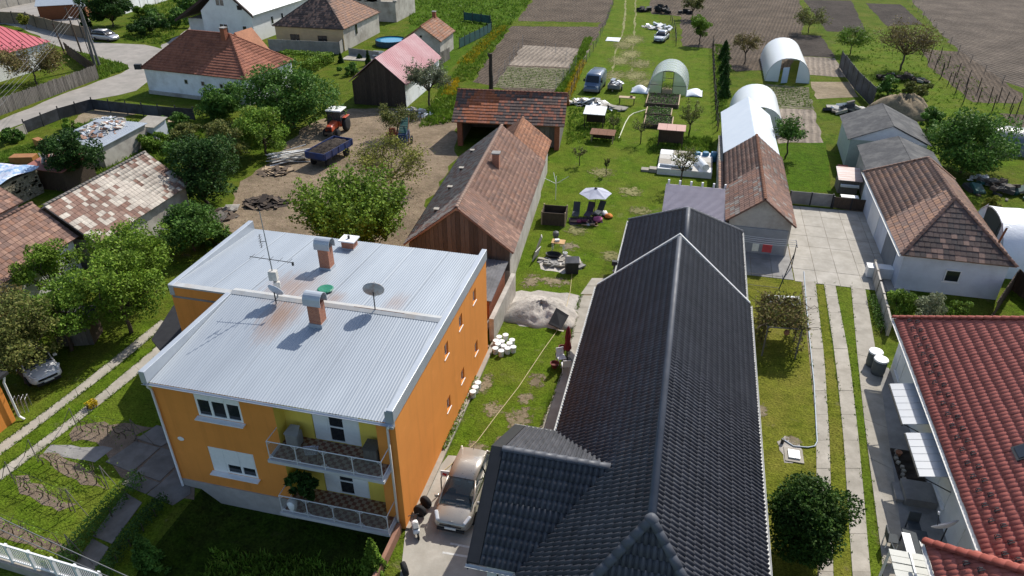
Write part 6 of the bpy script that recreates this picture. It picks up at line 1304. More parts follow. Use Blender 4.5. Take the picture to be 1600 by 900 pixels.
for k in range(5): MB().tube([(-.5+.25*k, -.3, .7), (-.5+.25*k, -.5, .4), (-.5+.25*k, -.3, .05)], .03, 5).build('tine', steel_dark, t, True)
MB().box((0, .3, 1.0), (.7, .5, .5)).build('engine', MATS['orange_rust'], t, True, bevel=.04)
# small box trailer with scrap
p = at(959, 145); t = thing('car_trailer', 'small grey car trailer filled with white scrap beside the blue van', 'trailer', (p.x, p.y+1.2, 0), R(176))
MB().box((0, 0, .5), (1.5, 2.3, .08)).build('bed', grey_p, t, True)
for s in (-1, 1): MB().box((s*.76, 0, .72), (.04, 2.3, .42)).build('side_board', grey_p, t, True); MB().box((0, s*1.16, .72), (1.5, .04, .42)).build('end_board', grey_p, t, True); wheel(t, (s*.85, 0, .28), .28, .16)
for k in range(14): MB().box((rnd.uniform(-.55, .55), rnd.uniform(-.9, .9), rnd.uniform(.7, 1.15)), (rnd.uniform(.2, .7), rnd.uniform(.08, .9), .05), rnd.uniform(0, 3), rnd.uniform(-.4, .4), rnd.uniform(-.4, .4)).build('scrap_piece', white_pvc if k % 3 else zinc, t, True)
MB().tube([(0, 1.2, .45), (0, 2.0, .4)], .04, 6).build('drawbar', steel_dark, t, True)
# ---------------------------------------------------------------- fences and walls
mesh_black = M('black_membrane', (.028, .03, .034), (.018, .019, .022), 1.5, .7, .4, 4, c3=(.09, .1, .12), scale3=.5, amt3=.5)
def polyline(pts, z=0): return [at(*p, z) for p in pts]
def board_fence(name, label, pts, h, bw, mat, gap=.02, rail=True, th=.03, lean=.03, posts=None):
    P = polyline(pts); t = thing(name, label, 'fence', P[0]); 
    for a, b in zip(P[:-1], P[1:]):
        d = b-a; n = max(1, int(d.length/bw)); ang = math.atan2(d.y, d.x); me = None
        for i in range(n):
            c = a+d*((i+.5)/n); hh = h*rnd.uniform(.95, 1.04); MB().box((c.x, c.y, hh/2), (d.length/n-gap, th, hh), ang, rnd.uniform(-lean, lean)).build('board', mat, t)
        if rail:
            for z in (.3, h-.3): c = a+d*.5; nn_ = Vector((-d.y, d.x, 0)).normalized()*.05; MB().box((c.x+nn_.x, c.y+nn_.y, z), (d.length, .05, .09), ang).build('rail', mat, t)
    return t
def panel_fence(name, label, pts, h, pw, mat, post_mat, th=.06, ph=None, cat='fence', sag=0.0):
    P = polyline(pts); t = thing(name, label, cat, P[0])
    for a, b in zip(P[:-1], P[1:]):
        d = b-a; n = max(1, round(d.length/pw)); ang = math.atan2(d.y, d.x)
        for i in range(n):
            c = a+d*((i+.5)/n); MB().box((c.x, c.y, h/2+.03), (d.length/n-.1, th, h-sag*rnd.random()), ang, rnd.uniform(-.03, .03) if sag else 0).build('panel', mat, t)
        for i in range(n+1): c = a+d*(i/n); MB().box((c.x, c.y, (ph or h+.08)/2), (.11, th+.05, ph or h+.08), ang).build('post', post_mat, t)
    return t
def post_fence(name, label, pts, h, n, mat, r=.05, wires=3, lean=.08, wire_m=None):
    P = polyline(pts); L = [0]
    for a, b in zip(P[:-1], P[1:]): L.append(L[-1]+(b-a).length)
    def pt(s):
        for i in range(1, len(L)):
            if s <= L[i]+1e-6: return P[i-1].lerp(P[i], (s-L[i-1])/(L[i]-L[i-1]))
        return P[-1]
    t = thing(name, label, 'fence', P[0])
    for i in range(n):
        c = pt(L[-1]*i/(n-1)); hh = h*rnd.uniform(.85, 1.12); MB().cyl((c.x, c.y, -.05), (c.x+rnd.uniform(-lean, lean), c.y+rnd.uniform(-lean, lean), hh), r, r*.85, 6).build('post', mat, t)
    for k in range(wires):
        MB().tube([pt(L[-1]*i/(n-1))+Vector((0, 0, h*(k+.7)/wires*.9)) for i in range(n)], .012, 4).build('wire', wire_m or steel_dark, t)
    return t
board_fence('plank_fence', 'weathered grey plank fence along the village road', [(-60, 205), (0, 181), (155, 123)], 1.8, .22, wood_grey)
board_fence('plank_fence', 'plank fence running back from the roadside corner, coloured dark for its shaded side', [(155, 122), (104, 84)], 1.7, .25, wood_dark)  # shadow side of the roadside fence, shade painted in with darker wood
panel_fence('mesh_screen', 'black membrane fence round the scrap plot beside the road', [(42, 208), (95, 187), (147, 172), (200, 178), (250, 183), (305, 188)], 1.3, 2.0, mesh_black, steel_dark, .03, 1.55, sag=.12)
panel_fence('concrete_fence', 'pale concrete end panels where the membrane fence starts', [(22, 218), (42, 209)], 1.0, 1.6, concrete, concrete)
panel_fence('concrete_fence', 'grey concrete panel fence before the beige house', [(422, 80), (532, 85), (545, 72)], 1.75, 2.2, concrete_d, concrete_d)
panel_fence('concrete_fence', 'low grey concrete fence beside the garden terrace', [(546, 86), (592, 92)], 1.0, 2.2, concrete_d, concrete_d)
panel_fence('boundary_wall', 'brown boundary wall with dark gate pillars across the road', [(-20, 35), (45, 38), (58, 43), (75, 47), (88, 51), (145, 63)], 1.9, 3.0, M('brown_wall', (.22, .165, .11), (.17, .125, .085), 2, .9, .3, 10), steel_dark, .12, 2.1, 'wall')
panel_fence('concrete_fence', 'white concrete panel fence at the top left', [(196, 22), (232, 10), (275, -4), (300, -14)], 2.0, 2.6, plaster_white, concrete_d)
panel_fence('concrete_fence', 'long white panel fence behind the timber shed', [(-40, 22), (30, 8), (100, -6), (150, -20)], 2.0, 2.6, concrete, concrete_d)
panel_fence('panel_fence', 'row of grey lattice panels along the concrete yard', [(1232, 318), (1298, 324)], 1.15, 2.0, concrete_d, steel_dark, .05)
panel_fence('yard_gate', 'dark boarded gate between the lattice panels and the outbuilding', [(1300, 325), (1356, 331)], 1.0, 1.6, wood_dark, steel_dark, .05)
panel_fence('mesh_screen', 'tall black mesh screen along the vegetable plots', [(1311, 106), (1322, 122), (1335, 140), (1362, 168)], 2.3, 2.4, mesh_black, steel_dark, .03, 2.4, sag=.2)
panel_fence('yard_wall', 'low beige wall beside the green border and yard', [(1362, 428), (1370, 460), (1386, 524)], 1.05, 1.6, plaster_old, concrete, .12, cat='wall')
board_fence('plank_fence', 'dark plank fence behind the red roofed house', [(1548, 500), (1580, 452), (1640, 500)], 1.6, .2, wood_dark)
panel_fence('mesh_screen', 'green mesh screen beside the tiled hut', [(718, 76), (750, 60), (768, 50), (766, 38), (725, 32)], 1.5, 2.0, M('green_mesh', (.035, .1, .095), (.025, .075, .07), 2, .8), steel_dark, .03, 1.7, sag=.2)
board_fence('plank_fence', 'short grey plank fence between the pink shed and the hut', [(688, 102), (703, 92)], 1.7, .3, wood_grey)
panel_fence('mesh_screen', 'dark green mesh fence behind the orange house', [(330, 372), (385, 392), (440, 398), (560, 410)], 1.0, 2.5, M('green_mesh_dark', (.02, .05, .045), (.015, .04, .035), 2, .8), steel_dark, .03, 1.2, sag=.15)
post_fence('wire_fence', 'wire fence on thin posts along the left side of the grass lane', [(958, 8), (946, 40), (930, 75), (905, 115), (884, 172)], 1.4, 22, steel_dark, .04)
post_fence('post_fence', 'leaning dark posts along the right side of the lawn', [(1113, 72), (1114, 110), (1117, 160), (1121, 205)], 1.5, 22, wood_dark, .07)
post_fence('post_fence', 'short row of posts at the upper end of the grass lane', [(1048, 32), (1055, 50), (1056, 72)], 1.4, 7, wood_dark, .06)
post_fence('wire_fence', 'wire fence along the edge of the far ploughed field', [(1418, 3), (1500, 86), (1560, 128), (1610, 150)], 1.2, 13, wood_grey, .04)
for i, (a, b) in enumerate((((1442, 88), (1505, 160)), ((1455, 84), (1545, 160)), ((1470, 122), (1600, 205)), ((1560, 158), (1620, 200)))):
    post_fence('trellis_row', ['leftmost', 'second', 'third', 'rightmost'][i]+' row of vine trellis posts on the right-hand meadow', [a, b], 1.8, 7, wood_dark, .06, 2)
post_fence('garden_net', 'wire net on slender posts round the pale garden plot', [(770, 138), (795, 104), (815, 72), (850, 75), (900, 105), (868, 142)], 1.6, 14, M('galv_post', (.3, .3, .3), (.25, .25, .25), 5, .6), .03, 3)
t = thing('rendered_wall', 'narrow rendered wall running from the barn along the orange house', 'wall', at(797, 480))
MB().b6(-10.05, -9.75, 35.3, 41.0, 0, 1.7).build('wall', plaster_old, t); MB().b6(-9.86+.01, -9.6, 20.4, 35.2, 0, .12).build('kerb', concrete, t)
for i in range(5): MB().box((-10.6+rnd.uniform(-.1, .1), 35.0+i*.75, .9-.1*i), (.7, .7, .12), rnd.uniform(-.2, .2), .1).build('loose_slab', concrete_d, t)
t = lean('corrugated_lean_to', 'small corrugated lean-to squeezed between the orange house and the barn', 'shed', -12.6, -10.4, 36.6, 40.6, 2.2, 2.6, brick_m, asb, .2)
t = thing('retaining_wall', 'thin brown wall beside the parking bay below the orange house', 'wall', at(632, 850))
MB().b6(-10.15, -9.98, 14, 20.2, -.8, .55).build('wall', M('brown_render', (.3, .16, .11), (.25, .13, .09), 2, .9, .2, 12), t)
# white ornamental fence at the lower left
t = thing('ornamental_fence', 'white railing fence with slanted posts on a low wall, lower left', 'fence', at(60, 905))
a, b = at(-40, 868), at(170, 932); d = b-a; ang = math.atan2(d.y, d.x); nrm = Vector((-d.y, d.x, 0)).normalized(); c = a+d*.5
MB().box((c.x, c.y, .2), (d.length, .35, .45), ang).build('base_wall', concrete, t)
for z in (.55, 1.45): MB().box((c.x, c.y, z), (d.length, .07, .07), ang).build('rail', white_pvc, t)
for i in range(7): q = a+d*(i/6); MB().box((q.x, q.y, .95), (.13, .13, 1.15), ang).build('post', white_pvc, t)
for i in range(66): q = a+d*((i+.5)/66); MB().box((q.x, q.y, 1.0), (.025, .025, .9), ang).build('baluster', white_pvc, t)
# ---------------------------------------------------------------- poles and wires
conc_pole = M('pole_concrete', (.2, .19, .175), (.14, .135, .125), 3, .9, .3, 10)
p = at(152, 104); t = thing('utility_pole', 'thick double concrete utility pole at the road corner', 'utility pole', p)
MB().cyl((-.35, 0, 0), (-.1, 0, 8.2), .2, .13, 8).build('pole', conc_pole, t, True); MB().cyl((.45, 0, 0), (.0, 0, 7.6), .17, .12, 8).build('strut', conc_pole, t, True)
m = MB(); m.box((-.1, 0, 8.0), (1.8, .12, .12), .3); m.build('cross_arm', steel_dark, t, True)
for k in range(4): MB().cyl((-.8+.48*k, -.2+.14*k, 8.05), (-.8+.48*k, -.2+.14*k, 8.3), .05, n=6).build('insulator', white_pvc, t, True)
for bx, by, top, lb in ((128, 84, 6.6, 'slim dark utility pole behind the concrete one'), (102, 86, 4.6, 'short dark pole left of the slim utility pole')):
    p = at(bx, by); t = thing('utility_pole', lb, 'utility pole', p); MB().cyl((0, 0, 0), (-.5, 0, top), .13, .09, 7).build('pole', wood_dark, t, True); MB().box((-.5, 0, top-.2), (.5, .08, .08)).build('cross_arm', steel_dark, t, True)
m = thing('street_lamp', 'street lamp on a thin arm at the road corner', 'street lamp', at(143, 92)); MB().tube([(0, 0, 0), (-.4, 0, 5.4), (-1.2, 0, 5.7)], .06, 6).build('pole', steel_dark, m, True); MB().box((-1.5, 0, 5.7), (.6, .2, .12)).build('lamp_head', white_pvc, m, True, bevel=.03)
wire = M('cable', (.16, .16, .16), (.12, .12, .12), 3, .6)
def cable(label, a, b, sag=.6, r=.02, mat=None):
    a, b = Vector(a), Vector(b); pts = [a.lerp(b, i/14) - Vector((0, 0, 4*sag*(i/14)*(1-i/14))) for i in range(15)]; tag(MB().tube(pts, r, 5).build('overhead_cable', mat or wire), label, 'cable')
pt = at(152, 104)
for k, lb in enumerate(('uppermost of the overhead cables above the plank fence', 'second overhead cable above the plank fence', 'third overhead cable above the plank fence', 'lowest overhead cable above the plank fence')):
    q = at(-40, 175+k*10, 5.5); cable(lb, (pt.x-.8+.48*k, pt.y-.2+.14*k, 8.2), q, .5, .014)
cable('upper overhead cable crossing the lower left corner', at(-60, 780, 6), at(300, 945, 6), .1, .018); cable('lower overhead cable crossing the lower left corner', at(-60, 800, 6), at(300, 955, 6), .1, .015)
# ---------------------------------------------------------------- tunnels and greenhouses
def film(name, col, alpha, rough=.35):
    m, nt, b = new_mat(name); b.inputs['Base Color'].default_value = (*col, 1); b.inputs['Roughness'].default_value = rough; b.inputs['Alpha'].default_value = alpha
    n = pos_noise(nt, 1.2, 5, .6); bump(nt, b, n.outputs[0], .5, .1); return m
film_w = film('white_film', (.76, .79, .8), .8); film_c = film('clear_film', (.7, .77, .8), .4, .25); film_d = film('grey_film', (.12, .14, .17), .9)
def tunnel(name, label, cat, c, rz, w, L, h, fm, ribs=7, front=True, door=.9, power=2.2, rib_m=None):
    t = thing(name, label, cat, (c[0], c[1], 0), rz); n = 16
    def arc(y, k=1.0): return [(w/2*k*math.copysign(abs(math.cos(a))**(2/power), math.cos(a)), y, h*k*abs(math.sin(a))**(2/power)) for a in [math.pi*i/n for i in range(n+1)]]
    m = MB(); ny = ribs*2
    m.loft([arc(-L/2+L*j/ny, 1.0 if j % 2 == 0 else .985) for j in range(ny+1)], caps=False, closed=False); m.build('film', fm, t, True, smooth=True)
    for j in range(ribs+1): MB().tube(arc(-L/2+L*j/ribs, .985), .035, 5).build('hoop', rib_m or M('hoop_steel', (.4, .41, .41), (.34, .35, .35), 4, .5), t, True)
    for y, s in ((-L/2, -1), (L/2, 1)):
        if s < 0 and not front: continue
        for sx in (-1, 1):
            q = [p for p in arc(y) if p[0]*sx >= door*.5]; q = sorted(q, key=lambda p: p[2]); e = [(sx*door*.5, y, 0)] + q + [(sx*door*.5, y, h*.97)]
            m = MB(); m.add(e, [tuple(range(len(e))) if sx*s < 0 else tuple(reversed(range(len(e))))]); m.build('end_panel', fm, t, True)
    return t
tunnel('polytunnel', 'white polytunnel behind the pale metal roofed store', 'polytunnel', (7.7, 83.6), R(0), 5.4, 9, 3.0, film_w)
tt = tunnel('polytunnel', 'white polytunnel with its end door standing open beside the vegetable plots', 'polytunnel', (12.5, 107.6), R(0), 5.6, 12.5, 3.1, film_w, 9, door=2.2)
MB().box((-.4, -6.7, 1.0), (.9, .05, 2.0), .5).build('door', M('blue_white_film', (.5, .58, .68), (.44, .52, .62), 3, .4), tt, True)
gh = tunnel('greenhouse', 'clear rounded greenhouse with a door frame on the lawn', 'greenhouse', (-2.5, 95.0), R(-1), 4.9, 6.0, 2.95, film_c, 5, door=1.3, power=2.1)
m = MB(); 
for x in (-.65, .65): m.box((x, -3.02, 1.4), (.06, .06, 2.8))
for z in (2.0, 2.8): m.box((0, -3.02, z), (1.3, .06, .06))
m.box((-1.5, -3.02, 1.1), (1.8, .05, .05)); m.box((1.5, -3.02, 1.1), (1.8, .05, .05)); m.build('door_frame', steel_dark, gh, True); MB().b6(-.6, .6, -2.6, -.6, 0, .5).build('planter', wood_light, gh, True)
V, F = leaf_quads(np.stack([nrng.uniform(-.6, .6, 300), nrng.uniform(-2.6, -.6, 300), nrng.uniform(.5, .85, 300)], 1), .18, nrng); plain('seedlings', np_mesh('seedlings', V, F, LF['bright']), gh)
white_tarp = M('white_tarp', (.76, .78, .8), (.7, .72, .75), .8, .4, .5, 1.2, bdist=.12)
tunnel('tarpaulin_tunnel', 'white tarpaulin storage tunnel at the right edge behind the outbuilding', 'tunnel', (28.9, 55.0), R(90), 7.2, 12, 3.6, white_tarp, 6, door=3.2)
tunnel('dark_tunnel', 'dark film tunnel at the right edge beside the big tree', 'tunnel', (34.8, 80.2), R(78), 4.4, 9, 2.2, film_d, 6)
def heap_sheet(name, label, cat, x0, y0, w, d, h, mat, seed, parent=None):
    return tag(cloth(name, x0-w/2, x0+w/2, y0-d/2, y0+d/2, lambda x, y: .06+h*max(0, 1-((x-x0)/(w*.5))**2)*max(0, 1-((y-y0)/(d*.5))**2), mat, 16, .07*min(1, h*2), seed=seed), label, cat)
heap_sheet('crumpled_film', 'crumpled white film at the left foot of the clear greenhouse', 'tarpaulin', -5.9, 92.6, 2.2, 2.6, .7, white_tarp, 11); heap_sheet('crumpled_film', 'crumpled white film at the right foot of the clear greenhouse', 'tarpaulin', .8, 93.0, 2.0, 3.0, .5, white_tarp, 12)
p = at(958, 62); heap_sheet('dust_sheet', 'white sheet spread on the grass lane', 'sheet', p.x, p.y, 2.2, 2.6, .12, white_tarp, 13)
# ---------------------------------------------------------------- heaps
def mound(name, label, cat, px, rx, ry, h, mat, seed, n=40, rough=.08, pw=2.6):
    p = at(*px); r = np.random.default_rng(seed); t = np.linspace(0, 2*math.pi, n, endpoint=False); V = []; nr = 14
    for j in range(nr+1):
        s = j/nr; rad = s*(1+.12*np.sin(3*t+seed)+.08*np.sin(7*t)); z = h*(1-s**pw)*(1+.15*np.sin(2*t+1)) + r.normal(size=n)*rough*(1-s*.6); z = np.maximum(z, -.02) if j < nr else np.full(n, -.05)
        V.append(np.stack([p.x+rx*rad*np.cos(t), p.y+ry*rad*np.sin(t), z], 1))
    m = MB(); m.loft([[tuple(q) for q in ring] for ring in V], caps=True); return tag(m.build(name, mat, smooth=True), label, cat)
mound('sand_heap', 'heap of pale grey sand and rubble on the lawn', 'sand heap', (845, 490), 2.5, 1.9, .85, s_sand, 3, 48, .07)
mound('hay_heap', 'rounded heap of old straw on the slope behind the felt roofed shed', 'hay heap', (1408, 178), 3.4, 2.6, 2.0, M('old_straw', (.3, .23, .14), (.17, .13, .085), 5, .95, .9, 14, c3=(.1, .08, .06), scale3=.8, amt3=.5), 5, 48, .12)
rubble_n = 0
def debris(name, label, cat, px, n, rx, ry, hz, mats, size=(.15, .5), flat=.25, z0=0.0, seed=1, piece='piece', base=None):
    p = base if base is not None else at(*px); r = random.Random(seed); t = thing(name, label, cat, (p[0], p[1], z0))
    for i in range(n):
        a, q = r.uniform(0, 6.28), math.sqrt(r.random()); s = r.uniform(*size); z = hz*(1-q)*r.uniform(.3, 1)+s*flat*.5
        MB().box((rx*q*math.cos(a), ry*q*math.sin(a), z), (s, s*r.uniform(.3, .9), s*flat), r.uniform(0, 3.1), r.uniform(-.4, .4), r.uniform(-.4, .4)).build(piece, r.choice(mats), t, True)
    return t
def plank_pile(name, label, px, n, L, wd, mats, rz, seed=1, hz=.6, sec=(.16, .05)):
    p = at(*px); r = random.Random(seed); t = thing(name, label, 'wood pile', p, rz)
    for i in range(n): MB().box((r.uniform(-wd, wd), r.uniform(-.4, .4), r.uniform(.05, hz)), (r.uniform(.6, 1.2)*sec[0], L*r.uniform(.6, 1.1), sec[1]), r.gauss(0, .12), r.gauss(0, .06), r.gauss(0, .15)).build('plank', r.choice(mats), t, True)
    return t
pale_mix = [white_pvc, concrete, M('weathered_white', (.5, .48, .44), (.42, .4, .36), 4, .8)]
debris('scrap_heap', 'white scrap and broken tiles heaped on the collapsing shed roof', 'scrap', None, 90, 2.4, 2.6, .5, pale_mix+[clay_mix[0], clay_mix[2], zinc], (.2, .7), .2, 2.25, 2, base=(-56.4, 58.2))
debris('scrap_heap', 'white and blue rubbish lying behind the collapsing shed', 'scrap', (168, 192), 60, 2.2, 1.6, .6, pale_mix+[plaster_blue, steel_dark], (.2, .8), .2, 0, 3)
debris('scrap_heap', 'brown rubble and bricks near the black membrane fence corner', 'scrap', (248, 198), 60, 2.0, 1.8, .7, [clay_mix[0], wood_light, concrete_d, concrete], (.2, .6), .4, 0, 4)
t = thing('wooden_cabinet', 'orange-brown cabinet lying on the grass beside the stone hut', 'cabinet', at(40, 255)); MB().box((0, 0, .4), (2.2, 1.1, .8), .3).build('body', M('varnished_wood', (.35, .16, .05), (.28, .12, .04), 3, .5), t, True, bevel=.03); 
for k in range(2): MB().box((-.5+1.0*k, -.56+.3*k, .4), (.9, .03, .7), .3).build('door', MATS['varnished_wood'], t, True)
t = thing('broken_cabinet', 'broken orange cabinet panel leaning near the dark lean-to', 'cabinet', at(65, 232)); MB().box((0, 0, .5), (1.4, .6, 1.0), -.4).build('body', MATS['varnished_wood'], t, True); MB().box((.5, -.3, .75), (.6, .05, .5), .3, .4).build('door', MATS['varnished_wood'], t, True)
plank_pile('board_stack', 'loose boards lying across the dark lean-to roof', (80, 262), 14, 2.6, 1.2, [wood_light, wood_grey, concrete], R(40), 5, .4)
for o in [bpy.data.objects['board_stack']]: o.location = (-54.6, 50.4, 2.25)
plank_pile('white_plank_pile', 'pile of long white planks at the edge of the dirt yard', (455, 250), 34, 4.2, 1.1, pale_mix, R(-48), 6, .8)
debris('brush_heap', 'heap of cut branches behind the orange house', 'brush', (415, 318), 70, 1.8, 1.2, .5, [bark, bark_d], (.5, 1.2), .05, 0, 7, 'branch'); debris('brush_heap', 'twigs and brush below the white plank pile', 'brush', (432, 268), 60, 1.4, 1.2, .5, [bark, wood_light], (.4, 1.0), .05, 0, 8, 'branch')
debris('brush_heap', 'heap of twigs between the patchwork shed and the dirt yard', 'brush', (335, 338), 60, 1.8, 1.4, .5, [bark, wood_grey], (.4, 1.2), .05, 0, 18, 'branch')
t = thing('wooden_pallet', 'white slatted pallet lying beside the twigs at the yard edge', 'pallet', at(362, 326), R(20)); 
for k in range(5): MB().box((0, -.5+.25*k, .12), (1.2, .12, .03)).build('slat', pale_mix[2], t, True)
for k in range(3): MB().box((-.5+.5*k, 0, .06), (.1, 1.1, .1)).build('bearer', wood_grey, t, True)
debris('scrap_heap', 'white window frames and scrap piled below the blue van', 'scrap', (922, 162), 46, 2.6, 1.4, .9, pale_mix+[zinc], (.4, 1.6), .06, 0, 9); debris('scrap_heap', 'white boards and foil right of the window frame scrap', 'scrap', (952, 170), 24, 2.2, .9, .4, pale_mix, (.4, 1.4), .08, 0, 10)
debris('scrap_heap', 'white and blue scrap behind the silver-blue estate car', 'scrap', (1028, 44), 46, 2.6, 2.0, .9, pale_mix+[plaster_blue, zinc], (.3, 1.2), .15, 0, 11); debris('tyre_row', 'black scrap tyres and barrels at the end of the lane', 'scrap', (1036, 20), 26, 5.0, 1.2, 1.0, [rubber, black_p], (.6, 1.1), .7, 0, 12)
debris('woodpile', 'long low woodpile with a dark cover and pale weights', 'wood pile', (1405, 126), 60, 3.6, .9, 1.2, [wood_dark, bark_d, wood_dark, concrete], (.3, 1.0), .35, 0, 13, 'log')
debris('scrap_heap', 'white sheets and machinery scrap at the end of the felt roofed sheds', 'scrap', (1325, 176), 50, 2.4, 1.8, 1.4, pale_mix+[steel_dark, wood_grey], (.3, 1.3), .25, 0, 14)
debris('scrap_heap', 'white scrap metal under the big tree at the right', 'scrap', (1535, 282), 20, 1.2, 1.0, .6, [white_pvc, zinc], (.3, .9), .06, 0, 15); debris('scrap_heap', 'pale rubbish along the pink shed wall', 'scrap', (645, 178), 26, 2.2, 1.4, .7, pale_mix+[steel_dark], (.3, .9), .15, 0, 16)
debris('scrap_heap', 'dark clutter in the yard beside the dark film tunnel', 'scrap', (1565, 300), 40, 3.0, 2.2, .7, [steel_dark, wood_dark, wood_grey, gp], (.3, 1.2), .3, 0, 17)
debris('slab_heap', 'broken paving slabs laid round the garden pump', 'slabs', (876, 412), 24, 1.6, .7, .12, [concrete, concrete_d], (.4, .9), .12, 0, 19, 'slab')
debris('brick_heap', 'loose bricks and stone slabs between the orange house and the wall', 'bricks', None, 30, .45, 1.6, .5, [clay_mix[0], clay_orange[0], concrete], (.2, .45), .4, 0, 20, 'brick', base=(-10.4, 33.9))
p = at(868, 508); tag(MB().prism([(p.x-.4, p.y-.5, .35), (p.x+.5, p.y-.9, .3), (p.x+.8, p.y+.1, .75), (p.x-.1, p.y+.5, .95)], (.02, .03, .04)).build('black_panel', black_p), 'black plastic panel lying on the sand heap', 'panel')
# dead trunk
t = thing('dead_trunk', 'tall dead tree trunk without branches behind the brick shed', 'tree trunk', at(767, 146)); m = MB(); m.tube([(0, 0, -.1), (.05, 0, 1.5), (-.02, .05, 3.0), (.05, 0, 4.9)], .3, 9, .2); m.build('trunk', bark_d, t, True); MB().tube([(0, 0, 4.2), (-.25, 0, 4.7), (-.3, 0, 4.95)], .12, 6, .08).build('stub', bark_d, t, True)
# ---------------------------------------------------------------- garden things
# round pool
p = at(611, 70); t = thing('garden_pool', 'round blue garden pool on the lawn behind the pink shed', 'pool', p)
MB().lathe([(2.35, 0), (2.4, .1), (2.4, .85), (2.3, .88), (2.28, .7)], (0, 0, 0), 28).build('wall', M('pool_wall', (.03, .07, .11), (.02, .05, .09), 3, .5), t, True); MB().lathe([(.01, .72), (2.27, .72), (2.27, .70), (.01, .70)], (0, 0, 0), 28).build('water', M('pool_water', (.03, .22, .36), (.025, .19, .32), 1.5, .08), t, True)
t = thing('garden_terrace', 'small paved terrace with a bench in the tidy garden', 'terrace', at(555, 95)); 
for i in range(3):
    for j in range(2): MB().b6(-2.2+i*1.5, -.75+i*1.5, j*1.5, j*1.5+1.45, 0, .12).build('slab', concrete, t, True)
m = MB(); m.box((2.8, 2.0, .45), (1.6, .5, .08)); m.box((2.8, 2.25, .8), (1.6, .06, .5)); m.build('bench_seat', white_pvc, t, True)
# raised beds
for i, (bx, by, w, L, lb) in enumerate(((1034, 168, 4.0, 4.4, 'largest raised wooden bed, nearest the clear greenhouse'), (1028, 184, 3.0, 2.6, 'middle of the three raised wooden beds'), (1027, 201, 3.2, 3.2, 'raised wooden bed nearest the rusty shelter'))):
    p = at(bx, by); t = thing('raised_bed', lb, 'raised bed', p, 0, 'raised vegetable beds'); w *= .95
    for x in (-w/2, w/2): MB().b6(x-.05, x+.05, 0, L, 0, .45).build('side_board', wood_light, t, True)
    for y in (0, L): MB().b6(-w/2+.06, w/2-.06, y-.05, y+.05, 0, .45).build('end_board', wood_dark, t, True)
    MB().b6(-w/2+.06, w/2-.06, .06, L-.06, 0, .36).build('soil', s_dark, t, True); k = 420
    V, F = leaf_quads(np.stack([nrng.uniform(-w/2+.1, w/2-.1, k), nrng.uniform(.1, L-.1, k), .36+nrng.exponential(.1, k)], 1), .2, nrng); plain('plants', np_mesh('plants', V, F, LF['mid']), t)['kind'] = 'stuff'
# hose on the lawn
m = MB(); pts = [at(*p, .05) for p in ((967, 216), (972, 204), (977, 192), (983, 182), (990, 177), (1000, 174), (1010, 171), (1018, 166), (1023, 160))]; m.tube(pts, .06, 6); tag(m.build('garden_hose', M('cream_hose', (.6, .6, .42), (.52, .52, .36), 5, .5)), 'pale hose curving over the lawn to the raised beds', 'hose')
m = MB(); m.tube([at(*p, .04) for p in ((893, 402), (894, 425), (891, 455), (885, 480), (874, 512), (850, 545), (810, 605), (775, 650), (745, 690), (700, 730), (690, 738))], .018, 5); tag(m.build('garden_hose', M('yellow_hose', (.5, .38, .16), (.42, .32, .13), 5, .5)), 'thin yellow hose running from the slabs past the sand heap to the car', 'hose')
m = MB(); m.tube([at(*p, .05) for p in ((1256, 424), (1262, 500), (1272, 600), (1276, 675), (1277, 690), (1273, 697), (1262, 699), (1240, 697), (1226, 688), (1222, 685))], .035, 6); tag(m.build('water_hose', M('grey_hose', (.3, .36, .42), (.26, .31, .37), 5, .5)), 'blue-grey hose along the driveway edge to the well cover', 'hose')
t = thing('well_cover', 'white well cover on a small concrete pad in the right lawn', 'well cover', at(1240, 712)); MB().box((0, 0, .03), (.9, 1.0, .06)).build('pad', concrete, t, True); MB().box((0, 0, .1), (.55, .6, .08)).build('lid', white_pvc, t, True); MB().cyl((-.5, .8, 0), (-.5, .8, .3), .08).build('tap', steel_dark, t, True)
tag(sheet('bare_patch', [(1213, 690), (1225, 682), (1250, 686), (1255, 720), (1228, 724)], .016, s_sand, .3, .08, seed=71), kind='structure')
# rusty shelters and tables of the garden
def shelter(name, label, px, w, d, h, roofm, postm, tilt=.1):
    p = at(*px); t = thing(name, label, 'shelter', p); 
    for x in (-w/2+.1, w/2-.1):
        for y in (.1, d-.1): MB().b6(x-.05, x+.05, y-.05, y+.05, 0, h).build('post', postm, t, True)
    n = 3
    for i in range(n): MB().prism([(-w/2-.1+(w+.2)*i/n, -.1, h), (-w/2-.12+(w+.2)*(i+1)/n, -.1, h), (-w/2-.12+(w+.2)*(i+1)/n, d+.1, h+tilt), (-w/2-.1+(w+.2)*i/n, d+.1, h+tilt)], (0, 0, .05)).build('roof_board', roofm, t, True)
    MB().b6(-w/2+.1, w/2-.1, d-.15, d-.1, .1, h-.05).build('back_panel', wood_dark, t, True); return t
shelter('garden_shelter', 'small shelter with a pink board roof by the concrete terrace', (1046, 232), 2.6, 1.5, 1.9, M('pink_board', (.5, .3, .25), (.44, .26, .21), 3, .7), wood_dark); shelter('rabbit_hutch', 'dark hutch with a white sloping top among the weeds', (927, 200), 2.2, 1.8, 1.5, white_pvc, wood_dark, .35)
shelter('rusty_hutch', 'rusty topped hutch at the bottom of the weedy patch', (940, 224), 2.4, 1.4, .9, rust, wood_light, .1)
p = at(979, 163); t = thing('garden_table', 'wooden table with a vice beside the scrap trailer', 'table', p); MB().box((0, 0, .85), (1.9, .8, .07)).build('tabletop', wood_light, t, True); 
for x in (-.85, .85):
    for y in (-.3, .3): MB().box((x, y, .42), (.07, .07, .82)).build('leg', wood_dark, t, True)
MB().box((.5, 0, .98), (.3, .25, .2)).build('vice', rust, t, True)
